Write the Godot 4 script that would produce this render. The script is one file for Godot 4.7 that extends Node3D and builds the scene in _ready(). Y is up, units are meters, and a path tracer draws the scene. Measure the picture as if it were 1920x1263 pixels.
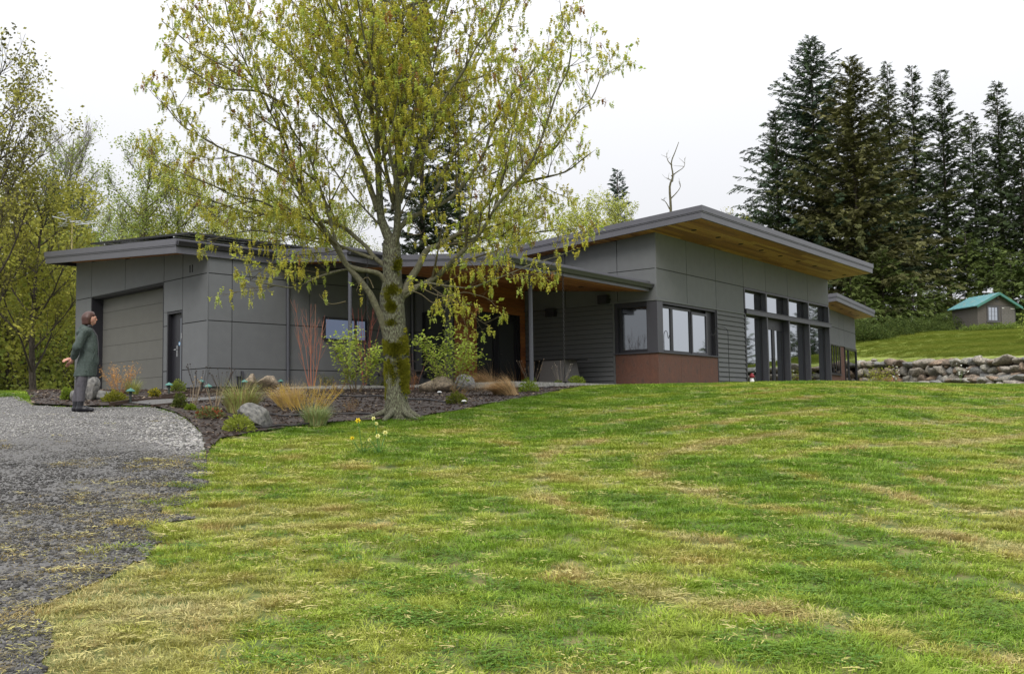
extends Node3D
# Modern faceted house on a lawn rise. Axes: +x runs along the living wing's window wall, +z out of that wall towards the lawn.
# y = 0 is the house floor; the photographer stands at the origin, eye 0.77 m below the floor, on ground that ramps up to the house.

const EYE := Vector3(0, -0.77, 0)
const FOCAL := 1895.576                                  # in pixels of the 1920 x 1263 photograph
const FW := Vector3(0.7991057, 0.0747620, -0.5965239)
const RT := Vector3(0.5990150, -0.0146786, 0.8006032)
const UPV := Vector3(-0.0510986, 0.9970934, 0.0565133)

var rng := RandomNumberGenerator.new()
var mats := {}
var unit_box: ArrayMesh
var nz := FastNoiseLite.new()
var nz2 := FastNoiseLite.new()
var names := {}
var P_BED := PackedVector2Array()
var P_GRAVEL := PackedVector2Array()
var P_SLAB := PackedVector2Array()
var P_HOUSE := PackedVector2Array()


func _ready() -> void:
	setup_view()
	setup_noise()
	setup_materials()
	build_ground()
	build_house()
	build_solar_panels()
	build_antenna()
	build_stone_wall()
	build_shed()
	build_maple()
	build_conifers()
	build_woodland()
	build_patio_things()
	build_person()
	build_garden()
	build_lawn()


func setup_view() -> void:
	var cam := Camera3D.new()
	cam.name = "camera"
	add_child(cam)
	cam.transform = Transform3D(Basis(RT, UPV, -FW), EYE)
	cam.fov = 36.8504
	cam.near = 0.1
	cam.far = 900.0
	cam.current = true
	var sky_mat := ProceduralSkyMaterial.new()            # overcast: pale at the horizon, brighter towards the zenith as overcast skies are
	sky_mat.sky_top_color = Color(0.985, 0.99, 1.0)
	sky_mat.sky_horizon_color = Color(0.449, 0.452, 0.462)
	sky_mat.sky_curve = 2.4
	sky_mat.ground_horizon_color = Color(0.38, 0.385, 0.38)
	sky_mat.ground_bottom_color = Color(0.2, 0.21, 0.18)
	sky_mat.ground_curve = 0.05
	sky_mat.energy_multiplier = 3.4
	var sky := Sky.new()
	sky.sky_material = sky_mat
	var env := Environment.new()
	env.background_mode = Environment.BG_SKY
	env.sky = sky
	env.tonemap_mode = Environment.TONE_MAPPER_LINEAR
	env.tonemap_exposure = 1.25
	env.sdfgi_enabled = true
	env.ssao_enabled = true
	env.ssil_enabled = true
	var we := WorldEnvironment.new()
	we.name = "environment"
	we.environment = env
	add_child(we)
	var sun := DirectionalLight3D.new()
	sun.name = "sun"
	sun.light_energy = 0.5
	sun.light_angular_distance = 25.0
	sun.light_color = Color(1.0, 0.975, 0.94)
	sun.shadow_enabled = true
	sun.sky_mode = DirectionalLight3D.SKY_MODE_LIGHT_ONLY
	add_child(sun)
	sun.look_at_from_position(Vector3(-30, 42, 10), Vector3(10, 0, -10))


# ---------------------------------------------------------------- pixels, ground, frames

func ray(px: float, py: float) -> Vector3:               # direction of a photo pixel, scaled to one metre over the ground
	var d := FW * FOCAL + RT * (px - 960.0) - UPV * (py - 631.5)
	return d / Vector2(d.x, d.z).length()


func at(px: float, py: float, dist: float) -> Vector3:
	return EYE + ray(px, py) * dist


func azimuth_px(p: Vector3) -> float:                    # photo column of a point
	var q := p - EYE
	return 960.0 + FOCAL * q.dot(RT) / maxf(q.dot(FW), 0.01)


func ground_h(x: float, z: float) -> float:
	var r := sqrt(x * x + z * z)
	var side := atan2(x * RT.x + z * RT.z, x * 0.8014 + z * -0.5981)
	var a := -2.37 + lerpf(0.0912, 0.0655, smoothstep(0.27, 0.48, side)) * r
	var k := 0.42
	var cap := -0.07
	var h := clampf(0.5 + 0.5 * (cap - a) / k, 0.0, 1.0)
	var y := lerpf(cap, a, h) - k * h * (1.0 - h)
	y += 0.09 * smoothstep(-0.16, -0.38, side) * smoothstep(4.0, 14.0, r) * (1.0 - smoothstep(22.0, 27.0, r))
	y += 0.045 * nz.get_noise_2d(x * 9.0, z * 9.0) * (1.0 - smoothstep(20.0, 26.0, r))
	return y


func on_ground(px: float, py: float) -> Vector3:         # where the sight line of a pixel meets the ground
	var d := ray(px, py)
	var t := 2.0
	while t < 120.0:
		var p := EYE + d * t
		if p.y <= ground_h(p.x, p.z):
			var lo := t - 0.25
			for i in 12:
				var m := (lo + t) * 0.5
				var q := EYE + d * m
				if q.y <= ground_h(q.x, q.z):
					t = m
				else:
					lo = m
			p = EYE + d * t
			return Vector3(p.x, ground_h(p.x, p.z), p.z)
		t += 0.25
	var e := EYE + d * 27.0                                # over the crest: stand it just behind the brow
	return Vector3(e.x, ground_h(e.x, e.z), e.z)


func at_dist(px: float, dist: float) -> Vector3:         # a point of the ground in the direction of a column
	var d := ray(px, 740.0) * dist
	return Vector3(d.x, ground_h(d.x, d.z), d.z)


func poly_px(pts: Array) -> PackedVector2Array:
	var out := PackedVector2Array()
	for p in pts:
		var g := on_ground(p[0], p[1])
		out.append(Vector2(g.x, g.z))
	return out


func inside(poly: PackedVector2Array, x: float, z: float) -> bool:
	return Geometry2D.is_point_in_polygon(Vector2(x, z), poly)


# ---------------------------------------------------------------- nodes and names

func numbered(called: String) -> String:
	names[called] = names.get(called, -1) + 1
	return called if names[called] == 0 else "%s_%03d" % [called, names[called]]


func thing(called: String, label: String, category: String, where := Vector3.ZERO, turn := 0.0, group := "") -> Node3D:
	var o := Node3D.new()
	o.name = numbered(called)
	add_child(o)
	o.position = where
	o.rotation.y = turn
	tag(o, label, category, group)
	return o


func tag(o: Node, label: String, category: String, group := "") -> void:
	o.set_meta("label", label)
	o.set_meta("category", category)
	if group:
		o.set_meta("group", group)


func obj(called: String, mesh: Mesh, m: Material, parent: Node3D = null) -> MeshInstance3D:
	var o := MeshInstance3D.new()
	o.name = numbered(called) if parent == null else called
	o.mesh = mesh
	o.material_override = m
	if parent == null:
		add_child(o, true)
	else:
		parent.add_child(o, true)
	return o


func obj_world(called: String, mesh: Mesh, m: Material, parent: Node3D) -> MeshInstance3D:   # a mesh in world axes under a placed parent
	var o := obj(called, mesh, m, parent)
	o.transform = parent.global_transform.affine_inverse()
	return o


func structure(called: String, mesh: Mesh, m: Material) -> MeshInstance3D:
	var o := obj(called, mesh, m)
	o.set_meta("kind", "structure")
	return o


func box(called: String, m: Material, parent: Node3D, xf: Transform3D, lo: Vector3, hi: Vector3) -> MeshInstance3D:
	var o := obj(called, unit_box, m, parent)
	var size := hi - lo
	var b := Basis(xf.basis.x * size.x, xf.basis.y * size.y, xf.basis.z * size.z)
	var w := Transform3D(b, xf * ((lo + hi) * 0.5))
	o.transform = parent.global_transform.affine_inverse() * w
	return o


func multi(called: String, mesh: Mesh, m: Material, xfs: Array, cols: Array, parent: Node3D = null) -> MultiMeshInstance3D:
	var mm := MultiMesh.new()
	mm.transform_format = MultiMesh.TRANSFORM_3D
	mm.use_colors = true
	mm.mesh = mesh
	mm.instance_count = xfs.size()
	var buf := PackedFloat32Array()
	buf.resize(xfs.size() * 16)
	var k := 0
	for i in xfs.size():
		var t: Transform3D = xfs[i]
		var b := t.basis
		var c: Color = cols[i]
		buf[k] = b.x.x; buf[k + 1] = b.y.x; buf[k + 2] = b.z.x; buf[k + 3] = t.origin.x
		buf[k + 4] = b.x.y; buf[k + 5] = b.y.y; buf[k + 6] = b.z.y; buf[k + 7] = t.origin.y
		buf[k + 8] = b.x.z; buf[k + 9] = b.y.z; buf[k + 10] = b.z.z; buf[k + 11] = t.origin.z
		buf[k + 12] = c.r; buf[k + 13] = c.g; buf[k + 14] = c.b; buf[k + 15] = 1.0
		k += 16
	mm.buffer = buf
	var o := MultiMeshInstance3D.new()
	o.multimesh = mm
	o.material_override = m
	o.name = numbered(called) if parent == null else called
	if parent == null:
		add_child(o, true)
	else:
		parent.add_child(o, true)
		o.transform = parent.global_transform.affine_inverse()
	o.set_meta("kind", "stuff")
	return o


# ---------------------------------------------------------------- mesh builder

class MB:
	var v := PackedVector3Array()
	var n := PackedVector3Array()
	var c := PackedColorArray()
	var ix := PackedInt32Array()
	var col := Color(1, 1, 1)

	func tri(a: Vector3, b: Vector3, d: Vector3) -> void:
		var nn := (d - a).cross(b - a).normalized()
		var k := v.size()
		v.append(a); v.append(b); v.append(d)
		for i in 3:
			n.append(nn); c.append(col); ix.append(k + i)

	func quad(a: Vector3, b: Vector3, d: Vector3, e: Vector3) -> void:
		var nn := (d - a).cross(b - e).normalized()
		if nn.length() < 0.5:
			nn = (d - a).cross(b - a).normalized()
		var k := v.size()
		v.append(a); v.append(b); v.append(d); v.append(e)
		for i in 4:
			n.append(nn); c.append(col)
		ix.append_array([k, k + 1, k + 2, k, k + 2, k + 3])

	func hexa(p: Array) -> void:            # bottom 0..3, top 4..7, both in the same turn
		var o: Vector3 = Vector3.ZERO
		for q in p: o += q
		o /= 8.0
		for f in [[0, 1, 2, 3], [4, 5, 6, 7], [0, 1, 5, 4], [1, 2, 6, 5], [2, 3, 7, 6], [3, 0, 4, 7]]:
			var a: Vector3 = p[f[0]]; var b: Vector3 = p[f[1]]; var d: Vector3 = p[f[2]]; var e: Vector3 = p[f[3]]
			var nn := (d - a).cross(b - e)
			if nn.dot((a + b + d + e) * 0.25 - o) < 0.0:
				quad(a, e, d, b)
			else:
				quad(a, b, d, e)

	func bar(lo: Vector3, hi: Vector3) -> void:
		hexa([Vector3(lo.x, lo.y, lo.z), Vector3(hi.x, lo.y, lo.z), Vector3(hi.x, lo.y, hi.z), Vector3(lo.x, lo.y, hi.z), Vector3(lo.x, hi.y, lo.z), Vector3(hi.x, hi.y, lo.z), Vector3(hi.x, hi.y, hi.z), Vector3(lo.x, hi.y, hi.z)])

	func tube(pts: PackedVector3Array, rad: PackedFloat32Array, sides: int, cap := true) -> void:
		var m := pts.size()
		var base := v.size()
		var side := Vector3.ZERO
		for i in m:
			var t := (pts[mini(i + 1, m - 1)] - pts[maxi(i - 1, 0)]).normalized()
			if side == Vector3.ZERO:
				side = t.cross(Vector3.UP)
				if side.length() < 0.1: side = t.cross(Vector3.RIGHT)
			side = (side - t * side.dot(t)).normalized()
			var oth := t.cross(side)
			for j in sides:
				var a := TAU * j / sides
				var d := side * cos(a) + oth * sin(a)
				v.append(pts[i] + d * rad[i]); n.append(d); c.append(col)
		for i in m - 1:
			for j in sides:
				var a := base + i * sides + j
				var b := base + i * sides + (j + 1) % sides
				ix.append_array([a, a + sides, b, b, a + sides, b + sides])
		if cap:
			var k := v.size()
			v.append(pts[m - 1]); n.append((pts[m - 1] - pts[m - 2]).normalized()); c.append(col)
			for j in sides:
				ix.append_array([base + (m - 1) * sides + j, k, base + (m - 1) * sides + (j + 1) % sides])

	func lathe(prof: Array, sides: int, o := Vector3.ZERO) -> void:    # [radius, height] pairs
		var base := v.size()
		var m := prof.size()
		for i in m:
			var p0: Array = prof[maxi(i - 1, 0)]
			var p1: Array = prof[mini(i + 1, m - 1)]
			var dr: float = p1[0] - p0[0]
			var dy: float = p1[1] - p0[1]
			for j in sides:
				var a := TAU * j / sides
				var e := Vector3(cos(a), 0, sin(a))
				v.append(o + e * prof[i][0] + Vector3(0, prof[i][1], 0))
				n.append((e * dy + Vector3(0, -dr, 0)).normalized())
				c.append(col)
		for i in m - 1:
			for j in sides:
				var a := base + i * sides + j
				var b := base + i * sides + (j + 1) % sides
				ix.append_array([a, b, a + sides, b, b + sides, a + sides])

	func done(smooth := true) -> ArrayMesh:
		var arr := []
		arr.resize(Mesh.ARRAY_MAX)
		arr[Mesh.ARRAY_VERTEX] = v
		if smooth: arr[Mesh.ARRAY_NORMAL] = n
		arr[Mesh.ARRAY_COLOR] = c
		arr[Mesh.ARRAY_INDEX] = ix
		var m := ArrayMesh.new()
		m.add_surface_from_arrays(Mesh.PRIMITIVE_TRIANGLES, arr)
		return m


func rnd(a: float, b: float) -> float:
	return rng.randf_range(a, b)


func rv() -> Vector3:
	return Vector3(rnd(-1, 1), rnd(-1, 1), rnd(-1, 1))


func lump(size: Vector3, rough: float, seed_: int, div := 3, flat := 0.0, boxy := 0.0) -> ArrayMesh:   # a boulder: a faceted, noisy ball
	var sm := SphereMesh.new()
	sm.radius = 0.5
	sm.height = 1.0
	sm.radial_segments = 6 * div
	sm.rings = 3 * div
	var arr := sm.get_mesh_arrays()
	var vs: PackedVector3Array = arr[Mesh.ARRAY_VERTEX]
	var f := FastNoiseLite.new()
	f.seed = seed_
	f.frequency = 1.1
	var st := SurfaceTool.new()
	var r2 := RandomNumberGenerator.new()
	r2.seed = seed_
	var cuts := []
	for i in 9:
		var d := Vector3(r2.randf_range(-1, 1), r2.randf_range(-1, 1), r2.randf_range(-1, 1)).normalized()
		cuts.append([d, r2.randf_range(0.26, 0.42)])
	var out := PackedVector3Array()
	for p in vs:
		var c0 := p * (0.5 / maxf(maxf(absf(p.x), absf(p.y)), absf(p.z)))
		var q := p.lerp(c0 * 0.86, boxy) * (1.0 + rough * f.get_noise_3dv(p * 1.6))
		for cpl in cuts:
			var ex: float = q.dot(cpl[0]) - cpl[1]
			if ex > 0.0: q -= cpl[0] * ex * (0.92 - flat)
		q *= 1.0 + rough * 0.16 * f.get_noise_3dv(p * 9.0)
		out.append(q * size)
	arr[Mesh.ARRAY_VERTEX] = out
	var am := ArrayMesh.new()
	am.add_surface_from_arrays(Mesh.PRIMITIVE_TRIANGLES, arr)
	st.create_from(am, 0)
	st.generate_normals()
	return st.commit()


# ---------------------------------------------------------------- materials

func setup_noise() -> void:
	rng.seed = 20240421
	nz.seed = 5
	nz.frequency = 0.02
	nz.fractal_octaves = 4
	nz2.seed = 91
	nz2.frequency = 0.05
	nz2.fractal_octaves = 3
	var b := MB.new()
	b.bar(Vector3(-0.5, -0.5, -0.5), Vector3(0.5, 0.5, 0.5))
	unit_box = b.done()


func lin(r: float, g: float, b: float) -> Color:         # a real-world base colour as albedo_color wants it
	return Color(r, g, b).linear_to_srgb()


func noise_tex(seed_: int, freq: float, ramp: Array, size := 512, octaves := 5, cellular := false) -> NoiseTexture2D:
	var f := FastNoiseLite.new()
	f.seed = seed_
	f.frequency = freq
	f.fractal_octaves = octaves
	if cellular:
		f.noise_type = FastNoiseLite.TYPE_CELLULAR
		f.cellular_return_type = FastNoiseLite.RETURN_DISTANCE
	var t := NoiseTexture2D.new()
	t.width = size
	t.height = size
	t.seamless = true
	t.noise = f
	if ramp.size():
		var g := Gradient.new()
		var offs := PackedFloat32Array()
		var cols := PackedColorArray()
		for s in ramp:
			offs.append(s[0]); cols.append(s[1])
		g.offsets = offs
		g.colors = cols
		t.color_ramp = g
	return t


func mat(called: String, col: Color, rough := 0.8, metal := 0.0, tex: Texture2D = null, scale := Vector3.ONE, bump: Texture2D = null, bump_cm := 0.0, world := true) -> StandardMaterial3D:
	var m := StandardMaterial3D.new()
	m.resource_name = called
	m.albedo_color = col
	m.roughness = rough
	m.metallic = metal
	if tex:
		m.albedo_texture = tex
	if bump:
		m.heightmap_enabled = true
		m.heightmap_texture = bump
		m.heightmap_scale = bump_cm
	if tex or bump:
		m.uv1_triplanar = true
		m.uv1_world_triplanar = world
		m.uv1_scale = scale
	mats[called] = m
	return m


func vcol(called: String, rough := 0.85, backlight := 0.0) -> StandardMaterial3D:
	var m := StandardMaterial3D.new()
	m.resource_name = called
	m.albedo_color = Color(1, 1, 1)
	m.vertex_color_use_as_albedo = true
	m.roughness = rough
	m.metallic_specular = 0.3
	if backlight > 0.0:
		m.backlight_enabled = true
		m.backlight = Color(backlight, backlight, backlight)
	mats[called] = m
	return m


func tint(called: String, source: String, r: float, g: float, b: float) -> StandardMaterial3D:
	var m: StandardMaterial3D = mats[source].duplicate()
	m.resource_name = called
	m.albedo_color = lin(r, g, b)
	mats[called] = m
	return m


func setup_materials() -> void:
	var soft := noise_tex(3, 0.012, [[0.2, Color(0.965, 0.965, 0.965)], [0.8, Color(1, 1, 1)]])
	var fine := noise_tex(8, 0.06, [])
	mat("panel", lin(0.132, 0.139, 0.146), 0.72, 0.0, soft, Vector3(0.35, 0.35, 0.35))
	mat("panel_pale", lin(0.140, 0.147, 0.154), 0.72, 0.0, soft, Vector3(0.41, 0.41, 0.41))
	mat("joint", lin(0.018, 0.018, 0.019), 0.9)
	mat("siding", lin(0.118, 0.123, 0.127), 0.75, 0.0, soft, Vector3(0.5, 1.5, 0.5))
	mat("fascia", lin(0.118, 0.117, 0.136), 0.42, 0.25, soft, Vector3(0.3, 0.3, 0.3))
	mat("roof_metal", lin(0.05, 0.05, 0.057), 0.4, 0.4)
	mat("gutter", lin(0.052, 0.052, 0.058), 0.35, 0.35)
	mat("steel_post", lin(0.085, 0.088, 0.105), 0.38, 0.3)
	mat("frame", lin(0.022, 0.022, 0.028), 0.42, 0.1)
	mat("frame_grey", lin(0.062, 0.062, 0.075), 0.4, 0.2)
	mat("reveal", lin(0.018, 0.018, 0.024), 0.6)
	mat("glass", lin(0.50, 0.53, 0.56), 0.025, 1.0)
	mat("sky_glass", lin(0.15, 0.18, 0.25), 0.025, 1.0)
	mat("smoke_glass", lin(0.045, 0.049, 0.050), 0.04, 0.0)
	mat("dark_glass", lin(0.17, 0.18, 0.19), 0.03, 1.0)
	mat("garage_door", lin(0.122, 0.121, 0.110), 0.68, 0.0, soft, Vector3(0.3, 0.3, 0.3))
	mat("steel_shine", lin(0.6, 0.6, 0.6), 0.25, 1.0)
	var grain := noise_tex(17, 0.02, [[0.0, Color(0.50, 0.46, 0.42)], [0.38, Color(0.86, 0.84, 0.82)], [0.62, Color(1, 1, 1)], [1.0, Color(0.72, 0.66, 0.6)]])
	for i in 6:                                             # cedar boards of different logs
		var c: Array = [[0.45, 0.175, 0.055], [0.38, 0.14, 0.042], [0.50, 0.21, 0.068], [0.31, 0.11, 0.036], [0.43, 0.165, 0.050], [0.54, 0.25, 0.085]][i]
		mat("cedar%d" % i, lin(c[0], c[1], c[2]), 0.55, 0.0, grain, Vector3(0.22 + 0.03 * i, 7.0 + i, 7.0 + i))
	for i in 6:                                             # paler cedar of the open eaves
		var c: Array = [[0.52, 0.26, 0.075], [0.44, 0.20, 0.055], [0.58, 0.31, 0.095], [0.33, 0.145, 0.045], [0.49, 0.235, 0.065], [0.62, 0.36, 0.12]][i]
		mat("honey%d" % i, lin(c[0], c[1], c[2]), 0.5, 0.0, grain, Vector3(0.22 + 0.03 * i, 7.0 + i, 7.0 + i))
	var rust := noise_tex(29, 0.012, [[0.15, Color(0.135, 0.060, 0.040).linear_to_srgb()], [0.45, Color(0.105, 0.048, 0.034).linear_to_srgb()], [0.6, Color(0.12, 0.057, 0.041).linear_to_srgb()], [0.9, Color(0.072, 0.040, 0.032).linear_to_srgb()]], 512, 6)
	mat("rust", Color(1, 1, 1), 0.78, 0.0, rust, Vector3(0.55, 0.35, 0.55))
	var conc := noise_tex(31, 0.03, [[0.1, Color(0.72, 0.72, 0.70)], [0.9, Color(1, 1, 1)]])
	mat("concrete", lin(0.36, 0.355, 0.33), 0.9, 0.0, conc, Vector3(0.6, 0.6, 0.6))
	mat("timber", lin(0.075, 0.045, 0.032), 0.85, 0.0, grain, Vector3(0.4, 6, 6))
	mat("dark_wood", lin(0.055, 0.050, 0.048), 0.7, 0.0, grain, Vector3(0.4, 6, 6))
	var soil := noise_tex(41, 0.02, [[0.1, Color(0.014, 0.011, 0.009).linear_to_srgb()], [0.5, Color(0.036, 0.026, 0.021).linear_to_srgb()], [0.8, Color(0.060, 0.042, 0.032).linear_to_srgb()], [1.0, Color(0.13, 0.10, 0.078).linear_to_srgb()]], 512, 5)
	mat("mulch", Color(1, 1, 1), 0.95, 0.0, soil, Vector3(0.9, 0.9, 0.9), soil, 3.0)
	var grav := noise_tex(43, 0.045, [[0.0, Color(0.22, 0.21, 0.20).linear_to_srgb()], [0.35, Color(0.14, 0.135, 0.13).linear_to_srgb()], [0.7, Color(0.07, 0.068, 0.066).linear_to_srgb()], [1.0, Color(0.03, 0.03, 0.032).linear_to_srgb()]], 512, 3, true)
	mat("gravel", Color(1, 1, 1), 0.95, 0.0, grav, Vector3(4.2, 4.2, 4.2), grav, -1.0)
	var thatch := noise_tex(47, 0.018, [[0.1, Color(0.055, 0.085, 0.018).linear_to_srgb()], [0.4, Color(0.10, 0.13, 0.03).linear_to_srgb()], [0.62, Color(0.17, 0.17, 0.055).linear_to_srgb()], [0.9, Color(0.24, 0.19, 0.085).linear_to_srgb()]], 512, 5)
	mat("turf", Color(1, 1, 1), 0.95, 0.0, thatch, Vector3(0.45, 0.45, 0.45))
	var meadow := noise_tex(53, 0.02, [[0.1, Color(0.15, 0.20, 0.03).linear_to_srgb()], [0.5, Color(0.21, 0.26, 0.04).linear_to_srgb()], [0.9, Color(0.30, 0.32, 0.075).linear_to_srgb()]], 512, 5)
	mat("meadow", Color(1, 1, 1), 0.95, 0.0, meadow, Vector3(0.16, 0.16, 0.16))
	var bark := noise_tex(59, 0.03, [[0.1, Color(0.026, 0.021, 0.016).linear_to_srgb()], [0.42, Color(0.072, 0.066, 0.045).linear_to_srgb()], [0.66, Color(0.145, 0.155, 0.098).linear_to_srgb()], [1.0, Color(0.33, 0.35, 0.26).linear_to_srgb()]], 512, 5)
	mat("maple_bark", Color(1, 1, 1), 0.92, 0.0, bark, Vector3(2.6, 0.9, 2.6), bark, 3.5)
	var limb := noise_tex(61, 0.03, [[0.1, Color(0.055, 0.050, 0.032).linear_to_srgb()], [0.6, Color(0.125, 0.12, 0.075).linear_to_srgb()], [1.0, Color(0.22, 0.22, 0.15).linear_to_srgb()]], 512, 5)
	mat("limb_bark", Color(1, 1, 1), 0.9, 0.0, limb, Vector3(1.4, 1.0, 1.4), limb, 0.8)
	var fir := noise_tex(67, 0.03, [[0.1, Color(0.025, 0.020, 0.017).linear_to_srgb()], [0.7, Color(0.10, 0.082, 0.068).linear_to_srgb()], [1.0, Color(0.17, 0.15, 0.13).linear_to_srgb()]], 512, 5)
	mat("fir_bark", Color(1, 1, 1), 0.95, 0.0, fir, Vector3(1.2, 0.35, 1.2), fir, 3.0)
	mat("grey_bark", lin(0.95, 0.90, 0.82), 0.95, 0.0, limb, Vector3(1.2, 0.35, 1.2), fir, 2.0)
	mat("olive_bark", lin(0.85, 0.82, 0.62), 0.95, 0.0, limb, Vector3(1.0, 0.5, 1.0), limb, 1.0)
	var rock := noise_tex(71, 0.02, [[0.1, Color(0.45, 0.45, 0.45)], [0.5, Color(0.80, 0.80, 0.80)], [0.75, Color(0.95, 0.94, 0.92)], [1.0, Color(1, 1, 1)]], 512, 5)
	var stones := [[0.32, 0.30, 0.26], [0.40, 0.36, 0.30], [0.27, 0.27, 0.26], [0.38, 0.28, 0.20], [0.44, 0.42, 0.36], [0.33, 0.26, 0.20]]
	for i in 6:
		mat("stone%d" % i, lin(stones[i][0], stones[i][1], stones[i][2]), 0.9, 0.0, rock, Vector3(0.8, 0.8, 0.8), rock, 3.0)
	mat("stone_warm", lin(0.36, 0.29, 0.21), 0.9, 0.0, rock, Vector3(1.1, 1.1, 1.1), rock, 2.0)
	mat("stone_grey", lin(0.25, 0.245, 0.235), 0.9, 0.0, rock, Vector3(1.1, 1.1, 1.1), rock, 2.0)
	mat("shed_board", lin(0.135, 0.125, 0.118), 0.85, 0.0, grain, Vector3(0.4, 4, 4))
	mat("shed_trim", lin(0.082, 0.080, 0.086), 0.8)
	mat("shed_door", lin(0.165, 0.160, 0.155), 0.85, 0.0, grain, Vector3(4, 0.4, 4))
	var patina := noise_tex(73, 0.01, [[0.0, Color(0.10, 0.26, 0.28).linear_to_srgb()], [0.68, Color(0.14, 0.32, 0.34).linear_to_srgb()], [0.78, Color(0.30, 0.36, 0.32).linear_to_srgb()], [0.9, Color(0.33, 0.22, 0.15).linear_to_srgb()]], 512, 4)
	mat("green_roof", Color(1, 1, 1), 0.55, 0.1, patina, Vector3(0.35, 0.35, 0.35))
	mat("verdigris", lin(0.06, 0.19, 0.16), 0.6)
	mat("lamp_stem", lin(0.035, 0.05, 0.045), 0.6)
	mat("black_plastic", lin(0.012, 0.012, 0.013), 0.55)
	mat("hose", lin(0.02, 0.018, 0.019), 0.6)
	mat("solar", lin(0.012, 0.012, 0.02), 0.12, 0.3)
	mat("aluminium", lin(0.72, 0.74, 0.78), 0.35, 0.7)
	mat("mast", lin(0.55, 0.47, 0.22), 0.6)
	mat("white_paint", lin(0.78, 0.79, 0.78), 0.6)
	mat("blue_print", lin(0.10, 0.30, 0.55), 0.6)
	mat("sheet_steel", lin(0.28, 0.27, 0.26), 0.42, 0.55, soft, Vector3(1, 1, 1))
	mat("iron", lin(0.02, 0.02, 0.021), 0.5, 0.3)
	vcol("leaf", 0.7, 0.9)
	vcol("blade", 0.75, 0.6)
	vcol("needle", 0.8, 0.2)
	vcol("twig", 0.85)
	vcol("chip", 0.95)
	vcol("moss", 0.98, 0.1)
	vcol("petal", 0.6, 0.7)


# ---------------------------------------------------------------- ground

func sheet(poly: PackedVector2Array, cell: float, lift: float, bumps := 0.0) -> ArrayMesh:   # a piece of ground inside an outline
	var b := MB.new()
	var lo := poly[0]
	var hi := poly[0]
	for p in poly:
		lo = lo.min(p)
		hi = hi.max(p)
	var x := lo.x
	while x < hi.x:
		var z := lo.y
		while z < hi.y:
			var cellp := PackedVector2Array([Vector2(x, z), Vector2(x + cell, z), Vector2(x + cell, z + cell), Vector2(x, z + cell)])
			for piece in Geometry2D.intersect_polygons(cellp, poly):
				var tris := Geometry2D.triangulate_polygon(piece)
				var k := b.v.size()
				for q in piece:
					b.v.append(Vector3(q.x, ground_h(q.x, q.y) + lift + bumps * nz2.get_noise_2d(q.x * 16.0, q.y * 16.0), q.y))
					var e := 0.15
					b.n.append(Vector3(ground_h(q.x - e, q.y) - ground_h(q.x + e, q.y), 2.0 * e, ground_h(q.x, q.y - e) - ground_h(q.x, q.y + e)).normalized())
					b.c.append(Color(1, 1, 1))
				for i in range(0, tris.size(), 3):
					var i0 := tris[i]
					var i1 := tris[i + 1]
					var i2 := tris[i + 2]
					if (piece[i1] - piece[i0]).cross(piece[i2] - piece[i0]) > 0.0:
						b.ix.append_array([k + i0, k + i1, k + i2])
					else:
						b.ix.append_array([k + i0, k + i2, k + i1])
			z += cell
		x += cell
	return b.done()


func wiggle(line: PackedVector2Array) -> PackedVector2Array:   # an uneven edge where turf and stones mix
	var out := PackedVector2Array()
	for i in line.size() - 1:
		for k in 9:
			var p := line[i].lerp(line[i + 1], k / 9.0)
			out.append(p + Vector2(nz2.get_noise_2d(p.x * 22.0, p.y * 22.0), nz2.get_noise_2d(p.y * 22.0 + 90.0, p.x * 22.0)) * 0.36)
	out.append(line[line.size() - 1])
	return out


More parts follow.
